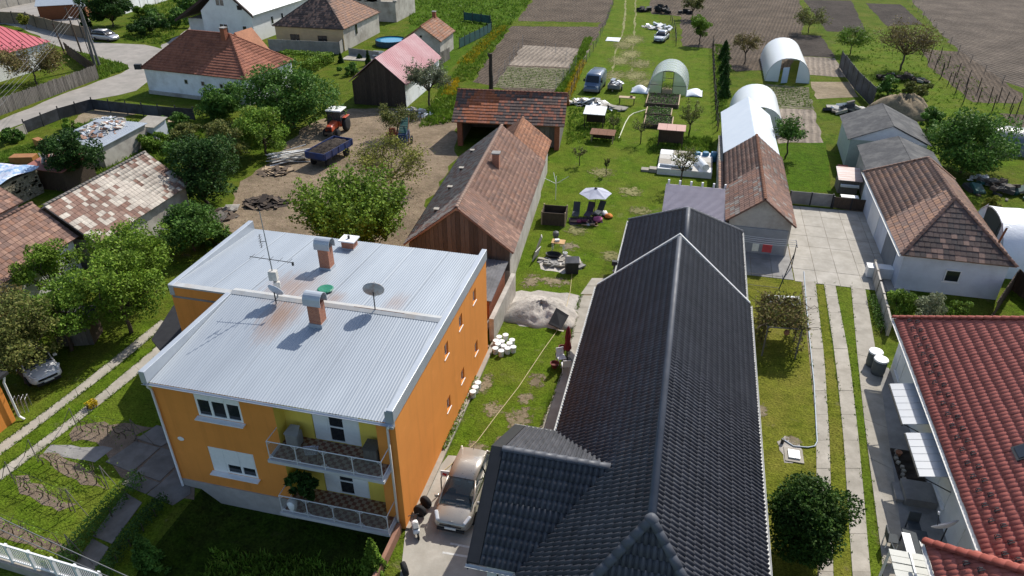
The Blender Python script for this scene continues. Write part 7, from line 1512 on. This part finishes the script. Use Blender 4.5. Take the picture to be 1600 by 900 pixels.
# concrete terrace with rolled film
a = at(1026, 272); t = thing('concrete_terrace', 'raised white concrete terrace with steps in the garden', 'terrace', (a.x, a.y, 0)); w = 5.0
MB().b6(0, w, 0, 5.2, 0, .55).build('base', plaster_white, t, True)
for i in range(4):
    for j in range(4): MB().b6(.03+i*w/4, (i+1)*w/4-.02, .03+j*1.3, (j+1)*1.3-.02, .55, .60+rnd.uniform(0, .02)).build('slab', pale_mix[(i+j) % 3], t, True)
for k in range(2): MB().b6(-.75-.75*k, -.05-.75*k, .3, 1.0, 0, .35-.15*k).build('step', concrete, t, True)
tag(MB().cyl((a.x+3.6, a.y+2.4, .95), (a.x+4.4, a.y+.2, .95), .34, n=14).build('film_roll', film_w), 'roll of white film lying on the concrete terrace', 'film roll'); tag(MB().cyl((a.x+.2, a.y+.55, .75), (a.x+3.2, a.y+.35, .75), .13, n=8).build('pipe', zinc), 'grey pipe lying along the terrace edge', 'pipe')
for k, lb in enumerate(('blue drum at the left behind the concrete terrace', 'blue drum in the middle behind the concrete terrace', 'blue drum nearest the boundary wall behind the terrace')):
    q = at(1088+k*13, 252); tag(MB().lathe([(.3, 0), (.34, .1), (.32, .45), (.34, .8), (.28, .95), (.03, .97)], (q.x, q.y, 0), 12).build('plastic_drum', M('drum_blue', (.06, .2, .32), (.05, .17, .28), 4, .5)), lb, 'drum', 'blue drums')
# parasols, loungers, people
def parasol(name, label, base, r, h, mat, sides=6, closed=False):
    t = thing(name, label, 'parasol', base); MB().cyl((0, 0, 0), (0, 0, h), .03, n=8).build('pole', steel_dark, t, True); MB().lathe([(.3, 0), (.3, .06), (.06, .12), (.05, .3)], (0, 0, 0), 12).build('base', black_p, t, True)
    if closed:
        m = MB(); m.lathe([(.03, h+.05), (.1, h-.1), (.17, h-.7), (.14, h-1.0), (.24, h-1.5), (.16, h-1.62), (.04, h-1.6)], (0, 0, 0), 14); m.v = [(x*(1+.25*math.sin(6*math.atan2(y, x))), y*(1+.25*math.sin(6*math.atan2(y, x))), z) for x, y, z in m.v]; m.build('canopy', mat, t, True, smooth=True); return t
    for k in range(sides):
        a0, a1 = 2*math.pi*k/sides+.25, 2*math.pi*(k+1)/sides+.25
        p0, p1, c = Vector((r*math.cos(a0), r*math.sin(a0), h-.48)), Vector((r*math.cos(a1), r*math.sin(a1), h-.48)), Vector((0, 0, h)); mid = (p0+p1)/2+Vector((0, 0, .04)); m = MB(); q = (c+mid)/2-Vector((0, 0, .05)); m.add([c, p0, mid, p1, q], [(0, 1, 4), (1, 2, 4), (2, 3, 4), (3, 0, 4)]); o = m.build('panel', mat, t, True); md = o.modifiers.new('thick', 'SOLIDIFY'); md.thickness = .01
        MB().cyl((0, 0, h-.06), p0-Vector((0, 0, .03)), .012, n=5).build('rib', steel_dark, t, True)
    MB().lathe([(.14, -.03), (.1, .04), (.02, .08)], (0, 0, h), 8).build('cap', steel_dark, t, True); return t
parasol('parasol', 'open pale grey parasol on the lawn', (-6.35, 55.1, 0), 1.35, 2.35, M('grey_canvas', (.42, .43, .5), (.38, .39, .46), 3, .8))
parasol('parasol', 'closed dark red parasol on the side path by the dark roofed house', (-5.05, 34.5, 0), 1, 2.4, M('red_canvas', (.2, .025, .03), (.16, .02, .025), 3, .8), closed=True)
gm = M('lounger_grey', (.06, .07, .075), (.05, .055, .06), 4, .8)
def lounger(label, px, rz, m_):
    p = at(*px); t = thing('deck_chair', label, 'deck chair', p, rz, 'deck chairs by the parasol')
    MB().prism([(-.28, -.9, .33), (.28, -.9, .33), (.28, 0, .36), (-.28, 0, .36)], (0, 0, .04)).build('seat', m_, t, True); MB().prism([(-.28, 0, .36), (.28, 0, .36), (.28, .55, 1.0), (-.28, .55, 1.0)], (0, .03, .03)).build('backrest', m_, t, True)
    for x in (-.26, .26):
        for y in (-.8, .1): MB().cyl((x, y, 0), (x, y+.08, .36), .02, n=5).build('leg', steel_dark, t, True)
lounger('grey deck chair left of the parasol', (900, 337), R(3), gm); lounger('deck chair draped with a dark purple towel under the parasol', (921, 337), R(-8), M('purple_towel', (.075, .06, .085), (.06, .045, .07), 4, .9)); lounger('dark deck chair right of the parasol pole', (937, 335), R(-18), gm)
skin = M('skin', (.42, .26, .19), (.38, .23, .165), 6, .6); hair = M('hair_dark', (.03, .02, .015), (.02, .014, .01), 8, .6)
def skinned(name, verts, edges, rad, mat, parent, root=0, sub=1):
    me = bpy.data.meshes.new(name); me.from_pydata(verts, edges, []); me.materials.append(mat); o = bpy.data.objects.new(name, me); link(o, parent)
    md = o.modifiers.new('skin', 'SKIN'); md.use_smooth_shade = True
    for i, sv in enumerate(me.skin_vertices[0].data if me.skin_vertices else []): sv.radius = (rad[i], rad[i])
    o.modifiers.new('sub', 'SUBSURF').levels = sub; o.modifiers['sub'].render_levels = sub; return o
def lying_person(label, base, rz, s, cloth_m, short_m, hair_m, knees=.0):
    t = thing('person', label, 'person', base, rz)
    V = [(0, 0, .13), (.22, 0, .15), (.45, 0, .16), (.6, 0, .17), (.78, 0, .2),
         (-.06, .1, .12), (-.45, .13, .09), (-.85, .16, .08), (-.98, .18, .06), (-.06, -.1, .12), (-.45, -.12, .09+knees), (-.85, -.1, .08+knees*1.6), (-.95, -.1, .12+knees*1.6),
         (.5, .19, .13), (.68, .36, .06), (.9, .26, .05), (.98, .2, .05), (.5, -.19, .13), (.7, -.35, .06), (.9, -.24, .05), (.98, -.17, .05)]
    E = [(0, 1), (1, 2), (2, 3), (3, 4), (0, 5), (5, 6), (6, 7), (7, 8), (0, 9), (9, 10), (10, 11), (11, 12), (2, 13), (13, 14), (14, 15), (15, 16), (2, 17), (17, 18), (18, 19), (19, 20)]
    rad = [.13, .115, .13, .055, .095, .085, .06, .042, .035, .085, .06, .042, .035, .055, .042, .032, .028, .055, .042, .032, .028]
    for hnd, b_ in ((16, 1), (20, -1)):
        hx, hy, hz = V[hnd]
        for k in range(5): V.append((hx+(.08-.012*abs(k-2) if k else .02), hy+(k-2)*.02*b_ - (.05*b_ if k == 0 else 0), hz-.01)); rad.append(.009); E.append((hnd, len(V)-1))
    try: skinned('body', [(x*s, y*s, z*s) for x, y, z in V], E, [q*s for q in rad], skin, t)
    except Exception as e: print('skin', e)
    m = MB(); m.loft([[(x*s, (w*math.cos(a))*s, (.15+hh*math.sin(a))*s) for a in [k*math.pi/6 for k in range(12)]] for x, w, hh in ((-.02, .17, .14), (.15, .16, .13), (.35, .18, .14), (.5, .2, .13), (.57, .12, .09))]); m.build('shirt', cloth_m, t, True, smooth=True)
    for y in (.1, -.1): 
        m = MB(); m.loft([[(x*s, (y*k2+w*math.cos(a))*s, (.12+w*math.sin(a))*s) for a in [k*math.pi/5 for k in range(10)]] for x, w, k2 in ((.03, .12, .6), (-.12, .11, 1.0), (-.36, .09, 1.15))]); m.build('shorts', short_m, t, True, smooth=True)
    m = MB(); m.lathe([(.03, -.1), (.1, -.05), (.115, .03), (.09, .09), (.02, .12)], (.8*s, 0, .23*s), 12); m.v = [(x, y, z) for x, y, z in m.v]; m.build('hair', hair_m, t, True, smooth=True)
p = at(911, 349); tag(sheet('picnic_blanket', [(888, 341), (940, 338), (942, 348), (890, 352)], .02, M('dark_blanket', (.05, .035, .05), (.035, .025, .035), 3, .95), .4, .05, seed=5, kind=None), 'dark blanket spread on the lawn under the parasol', 'blanket')
lying_person('person lying on the blanket in a maroon top and floral pink shorts', (p.x-.2, p.y+.1, .03), R(8), .95, M('maroon_cloth', (.12, .03, .06), (.09, .02, .045), 6, .9), M('floral_pink', (.45, .1, .2), (.15, .03, .07), 14, .9), hair)
p = at(921, 353); lying_person('smaller person lying on the near edge of the blanket in grey shorts', (p.x, p.y, .03), R(22), .68, M('tan_cloth', (.3, .21, .14), (.25, .17, .11), 6, .9), M('grey_cloth', (.33, .35, .38), (.28, .3, .33), 6, .9), M('hair_red', (.16, .05, .025), (.12, .04, .02), 8, .6), .08)
def soft(name, label, cat, px, r, mat, seed):
    p = at(*px); m = MB(); n = 10; rr = random.Random(seed); m.lathe([(r*.4, 0), (r, .08), (r*.95, .2), (r*.5, .32), (.03, .35)], (p.x, p.y, .01), n); m.v = [(x+rr.uniform(-.08, .08)*r, y+rr.uniform(-.1, .1)*r, z*rr.uniform(.8, 1.2)) for x, y, z in m.v]; tag(m.build(name, mat, smooth=True), label, cat)
soft('towel', 'crumpled pink towel at the head end of the blanket', 'towel', (934, 345), .42, M('pink_cloth', (.55, .16, .3), (.4, .1, .2), 8, .9), 1); soft('towel', 'orange towel beside the bag on the lawn', 'towel', (951, 340), .36, M('orange_cloth', (.6, .25, .05), (.5, .15, .04), 6, .9), 2); soft('bag', 'white bag beside the right deck chair', 'bag', (944, 336), .3, white_pvc, 3); soft('bag', 'green bag between the deck chairs', 'bag', (934, 338), .36, M('green_cloth', (.04, .09, .045), (.03, .07, .035), 6, .9), 4)
# compost box, grill and work table beside the barn
p = at(866, 346); t = thing('compost_box', 'dark open compost box of panels beside the barn', 'compost box', p, R(4)); w = 1.9
for c, d in (((0, -.75, .55), (w, .06, 1.1)), ((0, .75, .55), (w, .06, 1.1)), ((-w/2, 0, .55), (.06, 1.5, 1.1)), ((w/2, 0, .55), (.06, 1.5, 1.1))): MB().box(c, d).build('panel', wood_dark, t, True)
for x in (-w/2, w/2):
    for y in (-.75, .75): MB().box((x, y, .6), (.1, .1, 1.2)).build('post', wood_light, t, True)
MB().box((0, 0, .3), (w-.1, 1.4, .5)).build('compost', s_dark, t, True); MB().box((.3, -.3, .62), (.9, .35, .05), .2).build('white_sheet', white_pvc, t, True)
t = thing('clothes_airer', 'tall pale rotary airer beside the long barn', 'airer', at(868, 312)); MB().cyl((0, 0, 0), (0, 0, 2.2), .03, n=6).build('pole', white_pvc, t, True)
for k in range(4): MB().cyl((0, 0, 1.5), (1.1*math.cos(k*1.57+.4), 1.1*math.sin(k*1.57+.4), 2.1), .018, n=5).build('arm', white_pvc, t, True)
p = at(872, 393); t = thing('work_table', 'wooden work table with tools on the lawn beside the barn', 'table', p); MB().box((0, 0, .85), (1.0, .7, .05)).build('tabletop', M('yellow_wood', (.5, .3, .13), (.42, .25, .1), 4, .7), t, True)
for x in (-.42, .42):
    for y in (-.28, .28): MB().cyl((x, y, 0), (x, y, .84), .025, n=6).build('leg', white_pvc, t, True)
tag(MB().lathe([(.12, .0), (.2, .5), (.26, .62), (.22, .85), (.05, .95)], (at(868, 378).x, at(868, 378).y, 0), 12).build('kettle_grill', M('grey_enamel', (.14, .14, .14), (.1, .1, .1), 5, .5)), 'grey kettle grill behind the work table', 'grill'); tag(MB().box((p.x-.1, p.y, .96), (.35, .25, .15), .3).build('tool_box', white_pvc, bevel=.02), 'white box on the work table', 'box')
p = at(865, 402); tag(MB().lathe([(.3, 0), (.5, .25), (.52, .3), (.46, .28), (.3, .12), (.02, .1)], (p.x, p.y, 0), 16, squash=(1.2, .8)).build('mortar_tub', black_p), 'black mortar tub at the edge of the slabs', 'tub'); p = at(883, 400); tag(MB().lathe([(.14, 0), (.18, .3), (.16, .3), (.12, .05)], (p.x, p.y, 0), 14).build('bucket', white_pvc), 'white bucket beside the mortar tub', 'bucket')
p = at(893, 424); t = thing('dark_box', 'dark box-like kennel on the paving slabs', 'kennel', p, R(15)); MB().box((0, 0, .45), (.9, .8, .9)).build('body', steel_dark, t, True); MB().prism([(-.5, -.45, .9), (.5, -.45, .9), (.5, 0, 1.2), (-.5, 0, 1.2)], (0, 0, .04)).build('roof', asb, t, True); MB().prism([(-.5, .45, .9), (.5, .45, .9), (.5, 0, 1.2), (-.5, 0, 1.2)], (0, 0, .04)).build('roof', asb, t, True)
for lb, px, sz, rz in (('white board leaning against the barn wall', (842, 392), (.06, .5, 1.3), .3), ('grey sheet leaning on the barn beside the white board', (838, 405), (.06, 1.0, .9), -.2)): p = at(*px); tag(MB().box((p.x, p.y, sz[2]/2), sz, rz, 0, .3).build('leaning_board', pale_mix[2] if 'white' in lb else concrete_d), lb, 'board')
# white buckets in the grass
bm = MB(); bm.lathe([(.15, 0), (.175, .36), (.185, .37), (.185, .4), (.17, .405), (.02, .41)], (0, 0, 0), 14); bme = bm.mesh('bucket', white_pvc, False)
bl_ = MB(); bl_.tube([(.18, 0, .33), (.12, -.16, .2), (-.12, -.16, .2), (-.18, 0, .33)], .008, 4); blm = bl_.mesh('bail', steel_dark)
spots = [(774, 552), (783, 556), (793, 552), (802, 550), (778, 545), (787, 548), (796, 544), (775, 540), (784, 541), (780, 534), (790, 531), (800, 539), (739, 620), (743, 613), (747, 606)]
for i, (x, y) in enumerate(spots):
    p = at(x, y); o = bpy.data.objects.new('bucket', None); COL.objects.link(o); o.location = (p.x, p.y, 0); o.rotation_euler = (0, 0, rnd.uniform(0, 6))
    for nm, me in (('tub', bme), ('bail', blm)): c = bpy.data.objects.new(nm, me); COL.objects.link(c); c.parent = o
    tag(o, 'white lidded bucket in the cluster on the grass' if i < 12 else ['nearest', 'middle', 'farthest'][i-12]+' white bucket in the row of three by the orange wall', 'bucket', 'cluster of white buckets' if i < 12 else 'three buckets by the wall')
# things round the parked car
def tyre(label, loc, rot):
    t = thing('tyre', label, 'tyre', loc, rot); MB().lathe([(.17, -.1), (.29, -.1), (.32, -.05), (.32, .05), (.29, .1), (.17, .1)], (0, 0, .32), 18, 'X').build('tread', rubber, t, True, smooth=True); MB().lathe([(.03, .03), (.1, .06), (.18, .04), (.18, -.04), (.03, -.03)], (0, 0, .32), 14, 'X').build('rim', alloy, t, True)
p = at(666, 792); tyre('upright tyre with a rim leaning against the orange wall', (p.x, p.y, 0), R(65)); p = at(657, 806); tyre('tyre lying in the shade below the leaning one', (p.x, p.y, 0), R(80)); p = at(633, 897); tyre('black tyre at the bottom edge beside the brown wall', (p.x, p.y, 0), R(40))
t = thing('child_scooter', 'small white and grey ride-on scooter near the orange corner', 'scooter', at(650, 832), R(30)); MB().box((0, 0, .35), (.3, .7, .25)).build('body', white_pvc, t, True, bevel=.08); MB().box((0, -.1, .52), (.25, .35, .08)).build('seat', interior, t, True, bevel=.03); MB().cyl((-.25, .35, .75), (.25, .35, .75), .02, n=6).build('handlebar', steel_dark, t, True); MB().cyl((0, .4, .15), (0, .33, .75), .03, n=6).build('fork', steel_dark, t, True); wheel(t, (.05, .42, .16), .16, .08); wheel(t, (.05, -.38, .16), .16, .08)
t = thing('garden_sign', 'small white sign with a red mark on a black post beside the car', 'sign', at(690, 770)); MB().tube([(0, 0, 0), (0, .05, .9), (.1, .08, 1.25)], .03, 6).build('post', black_p, t, True); MB().box((.22, .06, 1.25), (.42, .05, .36), .1).build('board', white_pvc, t, True); MB().box((.2, .03, 1.23), (.2, .02, .14), .1, 0, .4).build('red_mark', M('sign_red', (.5, .03, .03), (.45, .025, .025), 5, .5), t, True)
# side path furniture
p = at(881, 572); tag(MB().lathe([(.14, 0), (.26, .3), (.28, .34), (.24, .33), (.2, .2), (.02, .18)], (p.x-.5, p.y-.3, .03), 12).build('flower_pot', M('terracotta_dark', (.16, .04, .03), (.13, .03, .025), 5, .7)), 'large dark red flower pot at the edge of the side path', 'flower pot'); tag(MB().lathe([(.14, 0), (.24, .3), (.26, .34), (.22, .33), (.18, .2), (.02, .18)], (p.x-.35, p.y+1.4, .03), 12).build('flower_pot', MATS['terracotta_dark']), 'dark red flower pot behind the folded parasol', 'flower pot')
def patio_chair(label, p, rz):
    t = thing('garden_chair', label, 'chair', p, rz); MB().box((0, 0, .43), (.5, .5, .05)).build('seat', white_pvc, t, True, bevel=.02); MB().box((0, .26, .68), (.48, .05, .5), 0, -.15).build('backrest', white_pvc, t, True, bevel=.02)
    for x in (-.22, .22):
        for y in (-.22, .22): MB().box((x, y, .21), (.04, .04, .42)).build('leg', white_pvc, t, True)
patio_chair('white garden chair left of the folded red parasol', (-5.35, 34.15, .03), R(30)); patio_chair('white garden chair in front of the folded red parasol', (-4.95, 33.5, .03), R(200))
# right-hand yard: barrels, dish, table, step, washing
for k, (x, y) in enumerate(((1377, 562), (1385, 578))):
    p = at(x, y); t = thing('water_barrel', ['grey water barrel with a white lid, the farther one by the red roofed house', 'grey water barrel with a white lid, the nearer one by the red roofed house'][k], 'barrel', (12.55+.15*k, 38.3-.75*k, 0)); MB().lathe([(.34, 0), (.38, .2), (.38, .75), (.36, .95)], (0, 0, 0), 16).build('barrel', M('barrel_grey', (.12, .13, .13), (.09, .1, .1), 4, .6), t, True, smooth=True); MB().lathe([(.4, .95), (.41, 1.0), (.38, 1.05), (.02, 1.07)], (0, 0, 0), 16).build('lid', white_pvc, t, True)
dish('satellite_dish', 'white satellite dish on the wall of the red roofed house', (12.75, 24.4, .9), .55, R(-150), R(55), M('white_dish', (.62, .58, .58), (.55, .52, .52), 3, .5), .9)
t = thing('patio_table', 'dark patio table with a white cloth runner beside the red roofed house', 'table', (11.9, 24.2, 0)); MB().box((0, 0, .72), (1.0, 1.7, .05)).build('tabletop', gm, t, True); MB().box((-.4, -.1, .755), (.34, 1.3, .015)).build('table_runner', white_pvc, t, True)
for x in (-.42, .42):
    for y in (-.75, .75): MB().box((x, y, .35), (.06, .06, .7)).build('leg', steel_dark, t, True)
for lb, p, r_ in (('dark patio chair on the driveway side of the table, farther', (11.0, 24.6, 0), R(90)), ('dark patio chair on the driveway side of the table, nearer', (11.05, 23.7, 0), R(100)), ('rounded dark patio chair at the far end of the table', (12.1, 25.6, 0), R(0))):
    t = thing('patio_chair', lb, 'chair', p, r_); MB().box((0, 0, .43), (.5, .5, .05)).build('seat', gm, t, True); MB().box((0, .26, .7), (.48, .05, .5), 0, -.15).build('backrest', gm, t, True)
    for x in (-.22, .22):
        for y in (-.22, .22): MB().box((x, y, .21), (.04, .04, .42)).build('leg', white_pvc if 'driveway' in lb else gm, t, True)
t = thing('entrance_step', 'concrete entrance landing beside the white wall', 'step', (12.7, 27.8, 0)); MB().b6(12.1, 13.45, 27.2, 28.5, 0, .45).build('landing', concrete_d, t); MB().b6(11.75, 12.08, 27.3, 28.4, 0, .22).build('tread', concrete_d, t)
t = thing('flower_bed', 'dark planted bed with pots and stones under the nearer canopy', 'flower bed', (12.8, 29.8, 0)); MB().b6(12.2, 13.4, 28.7, 31.0, 0, .1).build('soil', s_dark, t)
for k in range(8): MB().box((12.3+rnd.uniform(0, .2), 28.8+k*.28, .16), (.16, .16, .12), k).build('stone', concrete, t)
MB().lathe([(.1, .1), (.16, .35), (.14, .35), (.02, .3)], (12.45, 30.5, 0), 10).build('pot', clay_orange[0], t)
t = thing('plastic_roof', 'pale corrugated plastic roof at the bottom beside the red roofed house', 'canopy', (10.8, 20.5, 0))
for k in range(11): MB().b6(10.0, 11.6, 18.6+k*.34, 18.6+k*.34+.3, 2.2+(k % 2)*.02, 2.24+(k % 2)*.02).build('sheet', M('plastic_cream', (.52, .52, .47), (.46, .46, .42), 3, .6), t)
for x in (10.05, 11.5): MB().b6(x-.04, x+.04, 22.2, 22.28, 0, 2.2).build('post', white_pvc, t)
MB().b6(10.72, 10.78, 18.6, 22.3, 2.27, 2.31).build('batten', white_pvc, t)
t = thing('washing_line', 'washing line with white wires across the yard', 'washing line', (6.6, 49.2, 0))
for x in (4.9, 8.9): MB().cyl((x, 49.4, 0), (x, 49.4, 2.0), .035, n=6).build('post', steel_dark, t); MB().box((x, 49.4, 2.0), (.05, 1.2, .05)).build('cross_bar', steel_dark, t)
for k in range(4): MB().tube([(4.9, 48.9+k*.32, 2.02), (6.9, 48.9+k*.32, 1.95), (8.9, 48.9+k*.32, 2.02)], .012, 4).build('line', white_pvc, t)
for lb, x, w, c in (('small white cloth hanging on the washing line', 6.1, .45, (.7, .68, .64)), ('red cloth hanging on the washing line', 6.9, .65, (.5, .07, .08))): tag(MB().box((x, 48.9, 1.62), (w, .02, .6)).build('laundry', M('cloth_'+str(int(x*10)), c, [q*.8 for q in c], 5, .9)), lb, 'laundry')
t = thing('clothes_pole', 'slanted dark frame of poles on the right lawn', 'clothes pole', at(1232, 436)); a = Vector(t.location); q0 = at(1217, 452)-a; 
MB().tube([(q0.x, q0.y, 0), (.0, .0, 2.0)], .035, 6).build('pole', steel_dark, t, True); MB().tube([(q0.x, q0.y, 1.0), (q0.x-3.4, q0.y, 1.0)], .02, 5).build('rail', steel_dark, t, True); MB().tube([(q0.x, q0.y, .1), (q0.x-3.4, q0.y, .1)], .02, 5).build('rail', steel_dark, t, True)
# yard corner: hutch with mossy cover, barrow, bench
t = thing('feed_hutch', 'white boxed hutch with a rust-striped cover beside the outbuilding', 'hutch', (14.8, 65.2, 0)); MB().b6(14.0, 15.6, 64.6, 66.4, 0, 1.3).build('body', wood_grey, t); MB().prism([(13.8, 64.3, 1.3), (15.8, 64.3, 1.3), (15.8, 66.6, 1.7), (13.8, 66.6, 1.7)], (0, 0, .05)).build('cover', M('striped_cover', (.6, .58, .56), (.42, .22, .16), 2, .6, stretch=(.3, 4, 1)), t); MB().box((14.8, 64.2, .9), (1.5, .25, .2)).build('roll', white_pvc, t)
t = thing('yard_bench', 'dark framed bench with a white board at the edge of the concrete yard', 'bench', (14.5, 61.6, 0)); MB().b6(13.8, 15.2, 61.7, 62.3, .8, .85).build('board', white_pvc, t); 
for x in (13.8, 15.2):
    for y in (61.2, 62.3): MB().b6(x-.04, x+.04, y-.04, y+.04, 0, .8).build('leg', steel_dark, t)
MB().b6(13.8, 15.2, 61.2, 61.26, .5, .56).build('rail', wood_light, t); MB().b6(13.8, 15.2, 61.3, 61.8, .4, .45).build('seat', wood_dark, t)
t = thing('wheelbarrow', 'red wheelbarrow parked beside the felt roofed sheds', 'wheelbarrow', (15.0, 69.2, 0)); m = MB(); m.loft([[(-.3, -.4, .4), (.3, -.4, .4), (.3, .4, .4), (-.3, .4, .4)], [(-.45, -.6, .75), (.45, -.6, .75), (.45, .6, .75), (-.45, .6, .75)]]); m.build('tray', M('barrow_red', (.4, .1, .07), (.33, .08, .06), 5, .6), t, True); wheel(t, (.02, .75, .2), .2, .1)
for x in (-.25, .25): MB().tube([(x, .7, .25), (x, -.4, .45), (x, -1.1, .7)], .025, 5).build('handle', steel_dark, t, True)
p = at(1370, 425); t = thing('white_chest', 'white chest at the corner of the concrete yard', 'chest', (14.9, 49.6, 0)); MB().box((0, 0, .4), (1.9, .7, .75)).build('body', white_pvc, t, True, bevel=.03); MB().box((0, 0, .8), (1.95, .75, .06)).build('lid', white_pvc, t, True)
# small table, chair and rack seen on the balconies
t = thing('balcony_chair', 'folding chair with a striped cover on the upper balcony', 'chair', (-13.6, 20.0, ZU+.02), R(200)); MB().box((0, 0, .42), (.5, .5, .05)).build('seat', M('striped_cloth', (.6, .58, .6), (.1, .08, .14), 10, .9, stretch=(6, .3, 1)), t, True); MB().box((0, .28, .7), (.5, .05, .55), 0, -.2).build('backrest', MATS['striped_cloth'], t, True)
for x in (-.22, .22): MB().tube([(x, -.25, 0), (x, .25, .8)], .02, 5).build('leg', wood_light, t, True); MB().tube([(x, .25, 0), (x, -.25, .42)], .02, 5).build('leg', wood_light, t, True)
t = thing('storage_box', 'grey covered box at the left end of the upper balcony', 'box', (-14.75, 20.6, ZU+.02)); MB().box((0, 0, .36), (.6, .5, .72)).build('body', concrete_d, t, True, bevel=.06); MB().prism([(-.32, -.27, .72), (.32, -.27, .72), (.22, .15, .85), (-.22, .15, .85)], (0, .1, .03)).build('cover', concrete_d, t, True)
t = thing('storage_box', 'small brown box at the right end of the upper balcony', 'box', (-11.1, 20.6, ZU+.02)); MB().box((0, 0, .35), (.6, .6, .7)).build('body', wood_grey, t, True, bevel=.03); MB().box((0, 0, .73), (.66, .66, .05)).build('lid', wood_grey, t, True)
tree('potted_palm', 'dark potted palm at the left end of the lower balcony', (-14.6, 20.2, ZL+.02), 1.7, .75, 'round', 'dark', 500, .28, .35, 'plant', None, 77, 14)
tag(MB().lathe([(.14, 0), (.2, .25), (.24, .5), (.16, .62), (.05, .7)], (-14.9, 19.7, ZL+.02), 14).build('garden_ornament', white_pvc, smooth=True), 'white round ornament beside the potted palm', 'ornament')
# vines in rows with angled end posts, lower left
NUM = ['first', 'second', 'third', 'fourth', 'fifth', 'sixth', 'seventh', 'eighth', 'ninth']
def vine_row(px0, px1, n, k):
    a, b = at(*px0), at(*px1); ends = ['upper', 'second', 'third', 'lowest'][k]
    t = thing('vine_trellis', f'{ends} wire trellis row of the little vineyard at the lower left', 'trellis', a, 0, 'vineyard trellises'); d = b-a
    for q, s in ((a, -1), (b, 1)):
        MB().cyl((q.x, q.y, 0), (q.x, q.y, 1.5), .024, n=6).build('post', wood_grey, t); e = q - d.normalized()*s*-1.0; MB().cyl((q.x, q.y, 1.5), (e.x-d.normalized().x*s*2*1.0*0+0, e.y, .0), .016, n=5).build('brace', wood_grey, t)
    for z in (.7, 1.3): MB().tube([(a.x, a.y, z), ((a.x+b.x)/2, (a.y+b.y)/2, z-.03), (b.x, b.y, z)], .008, 4).build('wire', steel_dark, t)
    for i in range(n):
        q = a+d*((i+.6)/n); r = np.random.default_rng(50+i+k*20); v = thing('grape_vine', f'{NUM[i]} vine stump from the driveway end of the {ends} trellis row', 'vine', (q.x, q.y, 0), 0, f'vines of the {ends} row'); m = MB(); top = Vector((r.normal()*.06, r.normal()*.06, .65)); limb(m, (0, 0, -.03), top, .035, .022, r, 3, .25)
        for s in range(3): limb(m, top, top+Vector((r.normal()*.35, r.normal()*.2, r.uniform(.05, .4))), .022, .01, r, 3, .2)
        m.build('stem', bark, v, True); V, F = leaf_quads(np.array([top])+r.normal(size=(26, 3))*np.array([.3, .3, .12]), .1, r); plain('leaves', np_mesh('leaves', V, F, LF['bright']), v)
vine_row((122, 672), (215, 690), 7, 0); vine_row((60, 722), (170, 764), 8, 1); vine_row((25, 757), (118, 800), 8, 2); vine_row((-15, 822), (118, 872), 9, 3)
# bicycle frame by the left gatehouse and small stump shed under the trees
t = thing('bicycle_stand', 'pale tubular stand beside the orange corner at the left edge', 'stand', at(38, 640), R(30)); 
for k in range(4): MB().tube([(-.3+.2*k, -.3, 0), (-.3+.2*k, -.2, .8), (-.3+.2*k, .3, .8), (-.3+.2*k, .3, 0)], .02, 5).build('hoop', alloy, t, True)
t = thing('garden_shack', 'small grey plank shack under the trees by the left driveway', 'shed', at(120, 540), R(20)); 
for k in range(7): MB().box((-.9+.3*k, 0, .75), (.28, .04, 1.5)).build('board', wood_grey, t, True)
MB().prism([(-1.1, -.2, 1.5), (1.1, -.2, 1.5), (1.1, 1.6, 1.8), (-1.1, 1.6, 1.8)], (0, 0, .06)).build('roof', felt_m, t, True); MB().box((-1.0, .75, .75), (.05, 1.5, 1.5)).build('side', wood_dark, t, True); MB().box((1.0, .75, .75), (.05, 1.5, 1.5)).build('side', wood_dark, t, True)
